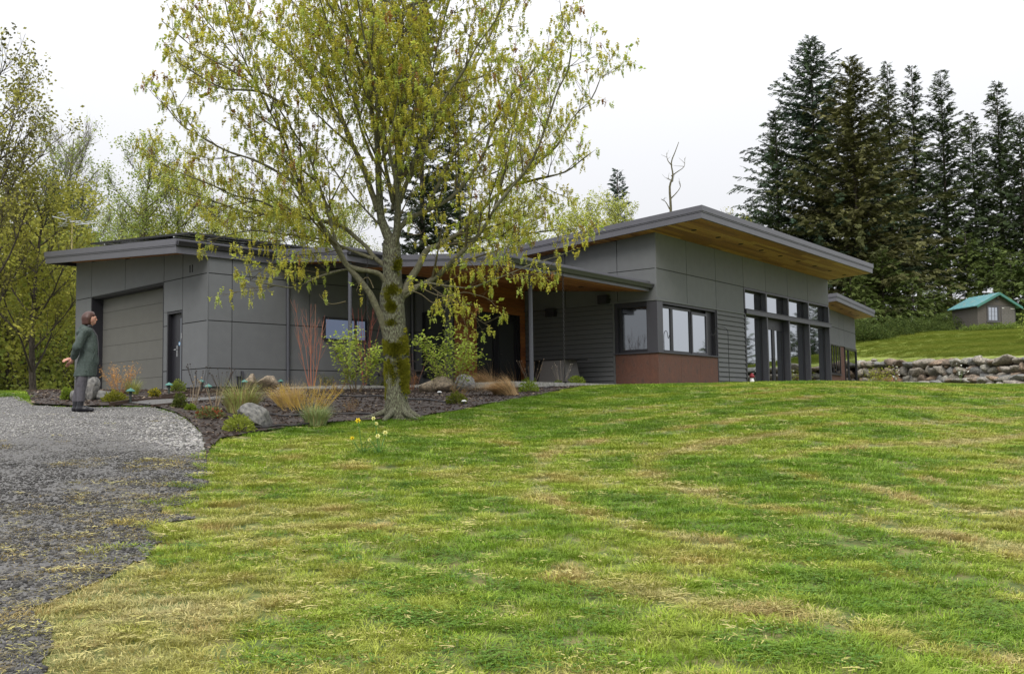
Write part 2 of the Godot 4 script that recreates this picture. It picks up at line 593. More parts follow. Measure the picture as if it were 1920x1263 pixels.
func build_ground() -> void:
	P_HOUSE = PackedVector2Array([Vector2(15.96, -21.62), Vector2(22.73, -20.73), Vector2(22.73, -19.1), Vector2(26.31, -19.1), Vector2(26.31, -14.3), Vector2(40.93, -14.3), Vector2(40.93, -16.4), Vector2(57.28, -18.55), Vector2(58.3, -27), Vector2(17.03, -29.74)])
	P_SLAB = PackedVector2Array([Vector2(17.6, -18.35), Vector2(19.2, -18.35), Vector2(19.2, -14.4), Vector2(26.3, -14.4), Vector2(26.3, -19.1), Vector2(22.7, -19.1), Vector2(22.7, -20.7), Vector2(17.6, -21.36)])
	var lawn_edge := [[386, 868], [392, 846], [412, 827], [470, 813], [560, 801], [660, 792], [745, 787], [800, 781], [870, 769], [960, 751], [1040, 736], [1110, 723]]
	P_BED = poly_px(lawn_edge)
	P_BED.append_array([Vector2(24.6, -14.35), Vector2(26.2, -14.4), Vector2(22.7, -20.6), Vector2(15.95, -21.6), Vector2(16.9, -29.2), Vector2(14.6, -28.4)])
	P_BED.append_array(poly_px([[60, 760], [140, 764], [215, 763], [284, 763], [325, 774], [358, 794], [378, 815], [384, 840]]))
	P_GRAVEL = poly_px([[384, 842], [378, 816], [358, 795], [325, 775], [284, 764], [215, 764], [140, 765], [60, 761]])
	P_GRAVEL.append_array([Vector2(13.5, -28.6), Vector2(8, -30), Vector2(-2, -25), Vector2(-6, -12), Vector2(-2.6, -4.5), Vector2(0.4, -2.2)])
	P_GRAVEL.append_array(wiggle(poly_px([[20, 1262], [90, 1215], [170, 1130], [235, 1065], [300, 1010], [330, 950], [372, 910], [388, 882]])))

	var b := MB.new()
	var rings := [0.01]
	var r := 0.6
	while r < 420.0:
		rings.append(r)
		r += clampf(r * 0.04, 0.4, 25.0)
	var seg := 220
	for i in rings.size():
		for j in seg:
			var a := TAU * j / seg
			var x: float = cos(a) * rings[i]
			var z: float = sin(a) * rings[i]
			b.v.append(Vector3(x, ground_h(x, z), z))
			var e := 0.3
			b.n.append(Vector3(ground_h(x - e, z) - ground_h(x + e, z), 2.0 * e, ground_h(x, z - e) - ground_h(x, z + e)).normalized())
			b.c.append(Color(1, 1, 1))
	for i in rings.size() - 1:
		for j in seg:
			var p := i * seg + j
			var q := i * seg + (j + 1) % seg
			b.ix.append_array([p, p + seg, q, q, p + seg, q + seg])
	structure("lawn_ground", b.done(), mats.turf)
	structure("garden_bed_soil", sheet(P_BED, 0.5, 0.035, 0.03), mats.mulch)
	structure("gravel_drive", sheet(P_GRAVEL, 0.6, 0.012), mats.gravel)
	var walk := poly_px([[232, 759], [325, 752], [420, 746], [428, 751], [332, 759], [286, 763]])
	structure("gravel_path", sheet(walk, 0.5, 0.05, 0.01), mats.gravel)
	# patio slab and the apron before the garage, each a real slab with an edge
	var s := MB.new()
	s.bar(Vector3(17.6, -0.16, -21.36), Vector3(22.7, -0.02, -18.35))
	var s2 := MB.new()
	s2.bar(Vector3(19.2, -0.16, -18.349), Vector3(26.29, -0.021, -14.4))
	s2.bar(Vector3(22.701, -0.16, -19.08), Vector3(26.29, -0.0215, -18.35))
	structure("patio_slab", s.done(), mats.concrete)
	structure("porch_slab", s2.done(), mats.concrete)
	var g := garage_frame()
	var ap := MB.new()
	ap.hexa([g * Vector3(-7.5, -0.15, -9.2), g * Vector3(-0.05, -0.15, -9.2), g * Vector3(-0.05, -0.15, -4.5), g * Vector3(-7.5, -0.15, -4.5), g * Vector3(-7.5, -0.02, -9.2), g * Vector3(-0.05, 0.0, -9.2), g * Vector3(-0.05, 0.0, -4.5), g * Vector3(-7.5, -0.02, -4.5)])
	structure("concrete_apron", ap.done(), mats.concrete)
	build_upper_lawn()


# the bank above the stone wall: starts at the wall's top and climbs to the trees
const WALL_A := Vector2(64.5, -21.6)
const WALL_B := Vector2(49.0, -8.2)


func wall_point(t: float) -> Vector2:                     # along the wall, 0 behind the far wing to 1 at the picture's edge and on
	return WALL_A.lerp(WALL_B, t) + Vector2(0.6, 0.7) * sin(t * PI) * 0.8


func wall_top(t: float) -> float:
	return lerpf(2.15, 1.28, clampf(t, -0.3, 1.4))


func build_upper_lawn() -> void:
	var b := MB.new()
	var across := (WALL_B - WALL_A).normalized()
	var out := Vector2(-across.y, across.x)
	if out.dot(Vector2(1, -0.2)) < 0.0: out = -out
	var nt := 60
	var ns := 46
	for i in nt + 1:
		var t := lerpf(-2.6, 3.2, float(i) / nt)
		for j in ns + 1:
			var s := pow(maxf(j - 1.0, 0.0) / (ns - 1), 2.0) * 190.0
			var p := wall_point(clampf(t, 0.0, 1.0)) + across * (t - clampf(t, 0.0, 1.0)) * 20.5 + out * (s + 0.12)
			b.v.append(Vector3(p.x, bank_at(p.x, p.y) - (0.8 if j == 0 else 0.0), p.y))
			b.n.append(Vector3(-out.x * 0.09, 1, -out.y * 0.09).normalized())
			b.c.append(Color(1, 1, 1))
	for i in nt:
		for j in ns:
			var p := i * (ns + 1) + j
			b.ix.append_array([p, p + 1, p + ns + 1, p + 1, p + ns + 2, p + ns + 1])
	structure("upper_lawn", b.done(), mats.meadow)


func bank_at(x: float, z: float) -> float:                # height of the upper lawn: climbs from the wall's top to the edge of the wood
	var across := (WALL_B - WALL_A).normalized()
	var p := Vector2(x, z)
	var r := p.length()
	var d := p / r
	var r_w := clampf(WALL_A.cross(across) / d.cross(across), 30.0, 90.0)
	var t := (d * r_w - WALL_A).dot(across) / WALL_A.distance_to(WALL_B)
	var h := lerpf(wall_top(t) - 0.06, 4.85, clampf((r - r_w) / maxf(82.0 - r_w, 4.0), 0.0, 1.0)) + 0.03 * clampf(r - 82.0, 0.0, 60.0)
	h += 0.10 * nz.get_noise_2d(x * 3.0, z * 3.0)
	var side := atan2(x * RT.x + z * RT.z, x * 0.8014 + z * -0.5981)   # it runs out into level ground past the picture's right edge
	return lerpf(h, -0.35, smoothstep(0.50, 0.64, side))


# ---------------------------------------------------------------- house

var house: Node3D


func garage_frame() -> Transform3D:                       # x along the garage's long wall, z out of it; turned 7.46 degrees
	var a := Vector3(0.99154, 0, 0.12978)
	return Transform3D(Basis(a, Vector3.UP, a.cross(Vector3.UP)), Vector3(15.964, 0, -21.619))


func rear_frame() -> Transform3D:
	var a := Vector3(0.9914, 0, -0.1305)
	return Transform3D(Basis(a, Vector3.UP, a.cross(Vector3.UP)), Vector3(57.275, 0, -18.552))


func main_frame() -> Transform3D:
	return Transform3D(Basis(), Vector3(26.311, 0, -14.304))


func part(called: String, m: String, xf: Transform3D, lo: Vector3, hi: Vector3, parent: Node3D = null) -> MeshInstance3D:
	return box(called, mats[m], house if parent == null else parent, xf, lo, hi)


func group_part(called: String, parent: Node3D = null) -> Node3D:
	var o := Node3D.new()
	o.name = called
	(house if parent == null else parent).add_child(o, true)
	return o


# panels in a face along x (facing +z) or along z (facing -x); rows and columns are the joint positions
func panels(xf: Transform3D, along_x: bool, cols: Array, rows: Array, parent: Node3D, m := "panel") -> void:
	var g := 0.011
	for i in cols.size() - 1:
		for j in rows.size() - 1:
			var y1: float = rows[j + 1]
			var mm := m if (i * 7 + j * 3) % 3 else "panel_pale"
			if along_x:
				part("panel", mm, xf, Vector3(cols[i] + g, rows[j] + g, 0.0), Vector3(cols[i + 1] - g, y1 - g, 0.022), parent)
			else:
				part("panel", mm, xf, Vector3(-0.022, rows[j] + g, cols[i] + g), Vector3(0.0, y1 - g, cols[i + 1] - g), parent)


# a sheared box that follows a roof's slope: y = b + k * z + offset
func slope_box(called: String, m: String, xf: Transform3D, b: float, k: float, x0: float, x1: float, o0: float, o1: float, z0: float, z1: float, parent: Node3D) -> MeshInstance3D:
	var mb := MB.new()
	var p := []
	for o in [o0, o1]:
		for q in [[x0, z0], [x1, z0], [x1, z1], [x0, z1]]:
			p.append(xf * Vector3(q[0], b + k * q[1] + o, q[1]))
	mb.hexa(p)
	return obj_world(called, mb.done(), mats[m], parent)


# a single-pitch roof: boards below, folded metal edge in three steps, a sheet with seams above
func shed_roof(called: String, xf: Transform3D, b: float, k: float, x0: float, x1: float, z0: float, z1: float, drop: float, high: float, edges: String, boards: Array, seams := 0.45, wood := "cedar") -> Node3D:
	var r := group_part(called)
	slope_box("roof_deck", "joint", xf, b, k, x0 + 0.03, x1 - 0.03, 0.035, high - drop - 0.06, z0 + 0.03, z1 - 0.03, r)
	slope_box("roof_sheet", "roof_metal", xf, b, k, x0 - 0.01, x1 + 0.01, high - drop - 0.06, high - drop - 0.03, z0 - 0.01, z1 + 0.01, r)
	var x := x0 + 0.25
	while seams > 0.0 and x < x1 - 0.1:
		slope_box("standing_seam", "roof_metal", xf, b, k, x - 0.012, x + 0.012, high - drop - 0.03, high - drop + 0.012, z0 + 0.02, z1 - 0.02, r)
		x += seams
	var lo := -drop
	var steps := [[lo, lo + high * 0.46, 0.0, "fascia"], [lo + high * 0.475, lo + high * 0.555, 0.018, "fascia"], [lo + high * 0.57, lo + high, 0.034, "fascia"]]
	var groove := [lo + 0.02, lo + high - 0.02]
	var w := 0.035
	for e in edges:                                          # l, r, f(ront), b(ack)
		var f := group_part("fascia", r)
		for s in steps:
			var o: float = s[2]
			match e:
				"l": slope_box("fascia_board", s[3], xf, b, k, x0 - w - o, x0 + 0.02, s[0], s[1], z0 - w - o, z1 + w + o, f)
				"r": slope_box("fascia_board", s[3], xf, b, k, x1 - 0.02, x1 + w + o, s[0], s[1], z0 - w - o, z1 + w + o, f)
				"f": slope_box("fascia_board", s[3], xf, b, k, x0 + 0.021, x1 - 0.021, s[0], s[1], z1 - 0.02, z1 + w + o, f)
				"b": slope_box("fascia_board", s[3], xf, b, k, x0 + 0.021, x1 - 0.021, s[0], s[1], z0 - w - o, z0 + 0.02, f)
		match e:
			"l": slope_box("fascia_core", "joint", xf, b, k, x0 - 0.015, x0 + 0.03, groove[0], groove[1], z0, z1, f)
			"r": slope_box("fascia_core", "joint", xf, b, k, x1 - 0.03, x1 + 0.015, groove[0], groove[1], z0, z1, f)
			"f": slope_box("fascia_core", "joint", xf, b, k, x0, x1, groove[0], groove[1], z1 - 0.03, z1 + 0.015, f)
			"b": slope_box("fascia_core", "joint", xf, b, k, x0, x1, groove[0], groove[1], z0 - 0.015, z0 + 0.03, f)
	if boards.size():                                        # soffit boards run along x: [x0, x1, z0, z1]
		var s := group_part("soffit", r)
		var zz: float = boards[2]
		while zz < boards[3] - 0.02:
			var z2 := minf(zz + 0.14, boards[3])
			var xx: float = boards[0]
			var first := true
			while xx < boards[1] - 0.05:
				var len_ := rnd(1.6, 4.4) if not first else rnd(0.6, 3.8)
				first = false
				var x2 := minf(xx + len_, boards[1])
				if boards[1] - x2 < 0.5: x2 = boards[1]
				slope_box("soffit_board", "%s%d" % [wood, rng.randi_range(0, 5)], xf, b, k, xx + 0.002, x2 - 0.002, rnd(0.0, 0.003), 0.03, zz + 0.003, z2 - 0.003, s)
				xx = x2
			zz = z2
	return r


func downlight(xf: Transform3D, p: Vector3, k: float, parent: Node3D) -> void:
	var mb := MB.new()
	mb.lathe([[0.0, -0.004], [0.055, -0.004], [0.062, -0.012], [0.082, -0.012], [0.086, 0.0]], 14)
	var o := obj("downlight", mb.done(), mats.reveal, parent)
	var bs := Basis(xf.basis.x, atan(k) * -1.0)
	o.transform = parent.global_transform.affine_inverse() * Transform3D(bs * xf.basis, xf * p)


# a framed pane in a face; along_x faces +z, else faces -x. u0..u1 across, y0..y1 up, set back by depth
func glazing(called: String, xf: Transform3D, along_x: bool, u0: float, u1: float, y0: float, y1: float, back: float, fw: float, parent: Node3D, m_frame := "frame", m_glass := "glass") -> Node3D:
	var w := group_part(called, parent)
	var bars := [[u0, u0 + fw, y0, y1], [u1 - fw, u1, y0, y1], [u0 + fw, u1 - fw, y0, y0 + fw], [u0 + fw, u1 - fw, y1 - fw, y1]]
	for q in bars:
		face_box("frame_bar", m_frame, xf, along_x, q[0], q[1], q[2], q[3], -back, -back + 0.06, w)
	face_box("pane", m_glass, xf, along_x, u0 + fw * 0.8, u1 - fw * 0.8, y0 + fw * 0.8, y1 - fw * 0.8, -back + 0.015, -back + 0.03, w)
	return w


func face_box(called: String, m: String, xf: Transform3D, along_x: bool, u0: float, u1: float, y0: float, y1: float, d0: float, d1: float, parent: Node3D) -> MeshInstance3D:
	if along_x:
		return part(called, m, xf, Vector3(u0, y0, d0), Vector3(u1, y1, d1), parent)
	return part(called, m, xf, Vector3(-d1, y0, u0), Vector3(-d0, y1, u1), parent)


func lap_siding(xf: Transform3D, along_x: bool, u0: float, u1: float, y0: float, y1: float, n: int, parent: Node3D) -> void:
	var h := (y1 - y0) / n
	for i in n:
		var mb := MB.new()
		var b0 := y0 + i * h + 0.012
		var b1 := y0 + (i + 1) * h + 0.004
		var p := []
		for q in [[b0, 0.046], [b1, 0.010]]:
			if along_x:
				p.append_array([xf * Vector3(u0, q[0], 0.0), xf * Vector3(u1, q[0], 0.0), xf * Vector3(u1, q[0], q[1]), xf * Vector3(u0, q[0], q[1])])
			else:
				p.append_array([xf * Vector3(0.0, q[0], u0), xf * Vector3(0.0, q[0], u1), xf * Vector3(-q[1], q[0], u1), xf * Vector3(-q[1], q[0], u0)])
		mb.hexa(p)
		obj_world("siding_board", mb.done(), mats.siding, parent)


func pole(called: String, m: String, p: Vector3, y1: float, r: float, parent: Node3D) -> MeshInstance3D:
	var mb := MB.new()
	mb.lathe([[0.0, p.y], [r * 1.9, p.y], [r * 1.9, p.y + 0.012], [r, p.y + 0.014], [r, y1], [0.0, y1]], 18, Vector3(p.x, 0, p.z))
	return obj_world(called, mb.done(), mats[m], parent)


func gutter(xf: Transform3D, x0: float, x1: float, y: float, z: float, parent: Node3D, m := "gutter") -> void:
	var mb := MB.new()
	var prof := [[0.0, -0.11], [0.07, -0.11], [0.10, -0.05], [0.125, -0.01], [0.125, 0.012], [0.112, 0.012], [0.09, -0.045], [0.062, -0.098], [0.012, -0.098], [0.012, 0.0], [0.0, 0.0]]
	for i in prof.size():
		var a: Array = prof[i]
		var b: Array = prof[(i + 1) % prof.size()]
		mb.quad(xf * Vector3(x0, y + a[1], z + a[0]), xf * Vector3(x1, y + a[1], z + a[0]), xf * Vector3(x1, y + b[1], z + b[0]), xf * Vector3(x0, y + b[1], z + b[0]))
	for x in [x0, x1]:
		mb.quad(xf * Vector3(x, y - 0.105, z), xf * Vector3(x, y - 0.105, z + 0.07), xf * Vector3(x, y + 0.01, z + 0.124), xf * Vector3(x, y + 0.01, z))
	obj_world("gutter", mb.done(), mats[m], parent)


func build_house() -> void:
	house = thing("modern_house", "low dark grey panelled house with single-pitch metal roofs and cedar soffits", "house", Vector3(26.311, 0, -14.304))
	build_garage()
	build_entry()
	build_wing()
	build_rear()


func build_garage() -> void:
	var g := garage_frame()
	var core := group_part("garage_block")
	part("wall_core", "joint", g, Vector3(0.43, -0.15, -8.10), Vector3(6.9, 3.42, -0.001), core)
	for q in [[-0.15, 2.925, -8.10, -6.982], [-0.15, 2.925, -2.344, -2.132], [-0.15, 2.925, -1.288, -0.001], [2.065, 2.925, -2.132, -1.288], [2.926, 3.42, -8.10, -0.002], [3.42, 3.9, -8.10, -6.0]]:
		part("wall_core", "joint", g, Vector3(0.001, q[0], q[2]), Vector3(0.429, q[1], q[3]), core)
	part("wall_core", "joint", g, Vector3(0.17, -0.1, -2.131), Vector3(0.42, 2.06, -1.289), core)
	# long wall, facing the garden
	var w1 := group_part("garden_wall")
	panels(g, true, [0.0, 0.679, 2.34, 3.088, 5.02, 6.75], [0.0, 0.48, 1.70, 2.92, 3.45], w1)
	part("corner_trim", "panel", g, Vector3(-0.024, 0.0, -0.02), Vector3(0.004, 3.44, 0.024), w1)
	part("base_flashing", "joint", g, Vector3(0.0, -0.06, 0.0), Vector3(6.75, 0.004, 0.012), w1)
	# ribbon window in that wall, in a projecting black box
	var win := group_part("ribbon_window", w1)
	for q in [[3.52, 5.09, 1.94, 1.99], [3.52, 5.09, 1.34, 1.385], [3.52, 3.565, 1.385, 1.94], [5.045, 5.09, 1.385, 1.94]]:
		part("window_box", "frame", g, Vector3(q[0], q[2], 0.0), Vector3(q[1], q[3], 0.11), win)
	part("pane", "sky_glass", g, Vector3(3.565, 1.385, 0.023), Vector3(4.62, 1.94, 0.034), win)
	part("pane", "sky_glass", g, Vector3(4.68, 1.385, 0.023), Vector3(5.045, 1.94, 0.034), win)
	part("mullion", "frame", g, Vector3(4.62, 1.385, 0.022), Vector3(4.68, 1.94, 0.06), win)
	# wall with the big door, facing the drive
	var w2 := group_part("drive_wall")
	var zs := [-8.125, -6.98, -4.69, -2.338, -1.285, 0.0]
	var rows := [0.0, 0.48, 1.70, 2.92]
	var gg := 0.011
	for j in 3:
		part("panel", "panel", g, Vector3(-0.022, rows[j] + gg, zs[0] + gg), Vector3(0, rows[j + 1] - gg, zs[1] - gg), w2)
		part("panel", "panel_pale" if j == 1 else "panel", g, Vector3(-0.022, rows[j] + gg, zs[4] + gg), Vector3(0, rows[j + 1] - gg, -gg), w2)
	for i in 5:                                              # top row follows the roof
		part("panel", "panel", g, Vector3(-0.022, 2.92 + gg, zs[i] + gg), Vector3(0, 3.47 - 0.0806 * zs[i] * 0.5 - 0.0806 * zs[i + 1] * 0.5 + 0.05, zs[i + 1] - gg), w2)
	part("panel", "panel", g, Vector3(-0.022, 2.08, zs[3] + gg), Vector3(0, 2.92 - gg, zs[4] - gg), w2)
	for q in [[0.0, 0.48], [0.48, 1.70], [1.70, 2.08]]:
		part("panel", "panel", g, Vector3(-0.022, q[0] + gg, zs[3] + gg), Vector3(0, q[1] - gg, -2.135), w2)
	# the recess of the big door is cut out of the core by a black box set in front of it
	var gd := group_part("garage_door")
	part("door_jamb", "reveal", g, Vector3(-0.02, 0.0, -6.98), Vector3(0.024, 2.92, -6.93), gd)
	part("door_jamb", "reveal", g, Vector3(-0.02, 0.0, -2.38), Vector3(0.024, 2.92, -2.345), gd)
	part("door_head", "reveal", g, Vector3(-0.02, 2.90, -6.93), Vector3(0.024, 2.925, -2.38), gd)
	var hs := [0.0, 0.37, 0.90, 1.42, 1.93, 2.45, 2.86]
	for i in 6:
		part("door_section", "garage_door", g, Vector3(0.33, hs[i] + 0.004, -6.93), Vector3(0.37, hs[i + 1] - 0.004, -2.38), gd)
	part("door_back", "joint", g, Vector3(0.371, 0.0, -6.95), Vector3(0.40, 2.95, -2.36), gd)
	part("reveal_side", "reveal", g, Vector3(0.025, 0.0, -6.97), Vector3(0.40, 2.92, -6.931), gd)
	part("reveal_side", "garage_door", g, Vector3(0.025, 0.0, -2.379), Vector3(0.40, 2.92, -2.346), gd)
	part("reveal_top", "reveal", g, Vector3(0.025, 2.862, -6.93), Vector3(0.40, 2.92, -2.38), gd)
	part("reveal_floor", "concrete", g, Vector3(-0.02, -0.03, -6.93), Vector3(0.33, 0.003, -2.38), gd)
	# side door with a glazed strip, in its own recess
	var sd := group_part("side_door")
	part("frame_bar", "frame", g, Vector3(-0.02, 0.0, -2.13), Vector3(0.17, 2.06, -2.075), sd)
	part("frame_bar", "frame", g, Vector3(-0.02, 0.0, -1.34), Vector3(0.17, 2.06, -1.29), sd)
	part("frame_bar", "frame", g, Vector3(-0.02, 2.01, -2.075), Vector3(0.17, 2.06, -1.34), sd)
	part("door_leaf", "frame", g, Vector3(0.10, 0.02, -2.075), Vector3(0.15, 2.01, -1.34), sd)
	part("glass_strip", "dark_glass", g, Vector3(0.088, 0.2, -1.60), Vector3(0.0995, 1.88, -1.40), sd)
	part("threshold", "concrete", g, Vector3(-0.1, -0.04, -2.13), Vector3(0.17, 0.019, -1.29), sd)
	var hd := group_part("handle", sd)
	part("handle_plate", "steel_shine", g, Vector3(0.086, 0.86, -1.79), Vector3(0.099, 1.16, -1.755), hd)
	part("lever", "steel_shine", g, Vector3(0.04, 1.04, -1.86), Vector3(0.058, 1.06, -1.75), hd)
	part("lever_neck", "steel_shine", g, Vector3(0.058, 1.04, -1.78), Vector3(0.086, 1.06, -1.76), hd)
	part("paper_notice", "white_paint", g, Vector3(0.084, 1.33, -1.55), Vector3(0.0875, 1.48, -1.43), sd)
	part("paper_notice", "white_paint", g, Vector3(0.084, 1.12, -1.53), Vector3(0.0875, 1.26, -1.42), sd)
	for i in 5:
		part("printed_line", "frame_grey", g, Vector3(0.0832, 1.355 + i * 0.024, -1.535), Vector3(0.0838, 1.361 + i * 0.024, -1.445), sd)
	var st := MB.new()
	st.lathe([[0.0, 0.0], [0.045, 0.0], [0.045, 0.003], [0.0, 0.003]], 16)
	for q in [["sticker", "blue_print", 0.0, 1.0], ["sticker_mark", "white_paint", -0.0032, 0.5]]:
		var ob := obj(q[0], st.done(), mats[q[1]], sd)
		ob.transform = sd.global_transform.affine_inverse() * g * Transform3D(Basis(Vector3(0, 0, 1), PI / 2) * Basis().scaled(Vector3(1.25 * q[3], 1, q[3])), Vector3(0.099 + q[2], 1.2, -1.665))
	# meter boxes on the long wall
	var mt := group_part("outlet_box", w1)
	part("box_body", "panel", g, Vector3(0.80, 0.28, 0.023), Vector3(0.90, 0.44, 0.09), mt)
	part("box_body", "frame_grey", g, Vector3(0.93, 0.24, 0.023), Vector3(1.0, 0.42, 0.08), mt)
	part("conduit", "frame", g, Vector3(0.835, -0.05, 0.03), Vector3(0.865, 0.28, 0.06), mt)
	part("conduit", "frame", g, Vector3(0.95, -0.05, 0.03), Vector3(0.975, 0.24, 0.055), mt)
	# vent under the roof by the corner
	var vt := group_part("wall_vent", w2)
	for i in 2:
		part("vent_slot", "joint", g, Vector3(-0.03, 3.02, -0.92 + i * 0.13), Vector3(-0.0225, 3.22, -0.88 + i * 0.13), vt)
	# roof: falls towards the garden wall
	var r := shed_roof("garage_roof", g, 3.454, -0.0806, -0.90, 7.2, -8.17, 0.06, 0.115, 0.36, "lrfb", [-0.88, -0.024, -8.14, 0.04])
	gutter(g, -0.93, 2.15, 3.62, 0.125, r)
	pole_pipe("downpipe", g, Vector3(2.35, 0, 0.075), 0.05, 3.40, w1)
	# the deeper roof over the side patio: same fall, square to the house
	var m := main_frame()
	var ra := shed_roof("patio_roof", m, 3.225 - 0.0806 * 4.2, -0.0806, 17.85 - 26.311, 24.0 - 26.311, -8.5, -4.2, 0.10, 0.36, "lf", [17.87 - 26.311, 23.9 - 26.311, -8.2, -4.22])
	gutter(m, 17.83 - 26.311, 23.9 - 26.311, 3.225 + 0.16, -4.13, ra)
	pole("steel_post", "steel_post", Vector3(18.06, -0.02, -18.62), 3.23, 0.048, house)


func pole_pipe(called: String, xf: Transform3D, p: Vector3, y0: float, y1: float, parent: Node3D) -> void:
	var mb := MB.new()
	mb.tube(PackedVector3Array([xf * Vector3(p.x, y0, p.z), xf * Vector3(p.x, y1, p.z)]), PackedFloat32Array([0.045, 0.045]), 14)
	obj_world(called, mb.done(), mats.steel_post, parent)
	for y in [0.5, 1.75, 2.95]:
		var br := MB.new()
		br.lathe([[0.045, y - 0.012], [0.053, y - 0.012], [0.053, y + 0.012], [0.045, y + 0.012]], 14, xf * Vector3(p.x, 0, p.z))
		obj_world("pipe_bracket", br.done(), mats.steel_post, parent)


func build_entry() -> void:
	var m := main_frame()
	var xi := 22.733 - 26.311
	var zi := -20.733 + 14.304
	var zj := -19.101 + 14.304
	var e := group_part("entry_block")
	part("wall_core", "joint", m, Vector3(xi + 0.023, -0.15, zi - 3.0), Vector3(1.2, 3.6, zj - 0.22), e)
	part("wall_core", "joint", m, Vector3(xi + 0.023, -0.15, zj - 0.219), Vector3(xi + 1.065, 3.4, zj - 0.023), e)
	part("wall_core", "joint", m, Vector3(xi + 1.066, 2.455, zj - 0.219), Vector3(xi + 3.325, 3.4, zj - 0.0235), e)
	part("wall_core", "joint", m, Vector3(xi + 3.326, -0.15, zj - 0.219), Vector3(0.02, 3.4, zj - 0.023), e)
	# short panelled return with the tall window
	var w := group_part("entry_return_wall")
	var zz := [zi, zi + 0.47, zi + 1.28, zj]
	for i in [0, 2]:
		for q in [[0.0, 0.48], [0.48, 1.70], [1.70, 2.92], [2.92, 3.5]]:
			part("panel", "panel", m, Vector3(xi - 0.022, q[0] + 0.011, zz[i] + 0.011), Vector3(xi, q[1] - 0.011, zz[i + 1] - 0.011), w)
	part("panel", "panel", m, Vector3(xi - 0.022, 2.30, zz[1] + 0.011), Vector3(xi, 2.92 - 0.011, zz[2] - 0.011), w)
	part("panel", "panel", m, Vector3(xi - 0.022, 2.931, zz[1] + 0.011), Vector3(xi, 3.5, zz[2] - 0.011), w)
	part("panel", "panel", m, Vector3(xi - 0.022, 0.011, zz[1] + 0.011), Vector3(xi, 0.30, zz[2] - 0.011), w)
	var tw := group_part("tall_window", w)
	for q in [[zz[1], zz[1] + 0.04, 0.30, 2.28], [zz[2] - 0.04, zz[2], 0.30, 2.28], [zz[1] + 0.04, zz[2] - 0.04, 2.24, 2.28], [zz[1] + 0.04, zz[2] - 0.04, 0.30, 0.34]]:
		part("window_box", "frame", m, Vector3(xi - 0.10, q[2], q[0]), Vector3(xi + 0.022, q[3], q[1]), tw)
	part("pane", "smoke_glass", m, Vector3(xi + 0.005, 0.34, zz[1] + 0.04), Vector3(xi + 0.02, 2.24, zz[2] - 0.04), tw)
	pole_pipe("downpipe", m, Vector3(xi - 0.12, 0, zi + 0.1), 0.05, 3.2, w)
	# cedar wall with the glazed entry doors
	var c := group_part("cedar_wall")
	var n := 26
	for i in n:
		var y0 := 0.02 + i * 0.128
		var full := y0 + 0.128 > 2.42
		var spans := [[xi, 0.0 + 0.02]] if full else [[xi, xi + 1.07], [xi + 3.32, 0.02]]
		for s in spans:
			part("cedar_board", "cedar%d" % [3, 1, 0, 4, 1, 3][(i * 5 + 2) % 6], m, Vector3(s[0], y0 + 0.004, zj - 0.022), Vector3(s[1], y0 + 0.124, zj + rnd(0.0, 0.003)), c)
	part("corner_trim", "frame", m, Vector3(xi - 0.024, 0.0, zj - 0.02), Vector3(xi + 0.012, 3.4, zj + 0.006), c)
	var d := group_part("entry_door")
	var d0 := xi + 1.07
	var d1 := xi + 3.32
	part("door_reveal", "reveal", m, Vector3(d0 - 0.004, 0.0, zj - 0.21), Vector3(d1 + 0.004, 2.45, zj - 0.19), d)
	for q in [[d0, d0 + 0.07, 0.0, 2.42], [d1 - 0.07, d1, 0.0, 2.42], [d0 + 0.07, d1 - 0.07, 2.32, 2.42], [d0 + 0.92, d0 + 1.14, 0.0, 2.32]]:
		part("frame_bar", "frame", m, Vector3(q[0], q[2], zj - 0.185), Vector3(q[1], q[3], zj - 0.06), d)
	part("side_light", "smoke_glass", m, Vector3(d0 + 0.07, 0.1, zj - 0.15), Vector3(d0 + 0.92, 2.32, zj - 0.13), d)
	part("kick_rail", "frame", m, Vector3(d0 + 0.07, 0.0, zj - 0.16), Vector3(d0 + 0.92, 0.1, zj - 0.10), d)
	var lf := group_part("door_leaf", d)
	for q in [[d0 + 1.14, d0 + 1.24, 0.02, 2.2], [d1 - 0.20, d1 - 0.07, 0.02, 2.2], [d0 + 1.24, d1 - 0.2, 0.02, 0.16], [d0 + 1.24, d1 - 0.2, 2.07, 2.2]]:
		part("rail", "frame", m, Vector3(q[0], q[2], zj - 0.17), Vector3(q[1], q[3], zj - 0.11), lf)
	part("door_glass", "smoke_glass", m, Vector3(d0 + 1.24, 0.16, zj - 0.145), Vector3(d1 - 0.2, 2.07, zj - 0.13), lf)
	part("handle_plate", "steel_shine", m, Vector3(d0 + 1.17, 0.92, zj - 0.11), Vector3(d0 + 1.205, 1.16, zj - 0.095), lf)
	part("lever", "steel_shine", m, Vector3(d0 + 1.18, 1.05, zj - 0.065), Vector3(d0 + 1.30, 1.07, zj - 0.045), lf)
	part("lever_neck", "steel_shine", m, Vector3(d0 + 1.18, 1.05, zj - 0.095), Vector3(d0 + 1.2, 1.07, zj - 0.065), lf)
	# porch roof: falls towards the lawn, from the cedar wall to the corner of the wing
	var r := shed_roof("porch_roof", m, 2.727, -0.0866, -7.30, -0.06, -6.6, -0.22, 0.0, 0.30, "lf", [-7.28, -0.03, -5.0, -0.24], 0.30)
	gutter(m, -7.34, -0.02, 2.746 + 0.20, -0.16, r, "frame_grey")
	for q in [[-5.9, -1.3], [-5.0, -2.3], [-3.2, -1.3], [-6.4, -2.6], [-1.6, -1.6], [-4.2, -3.4]]:
		downlight(m, Vector3(q[0], 2.727 - 0.0866 * q[1], q[1]), -0.0866, r)
	pole("steel_post", "steel_post", Vector3(21.39, -0.02, -15.35), 2.82, 0.058, house)


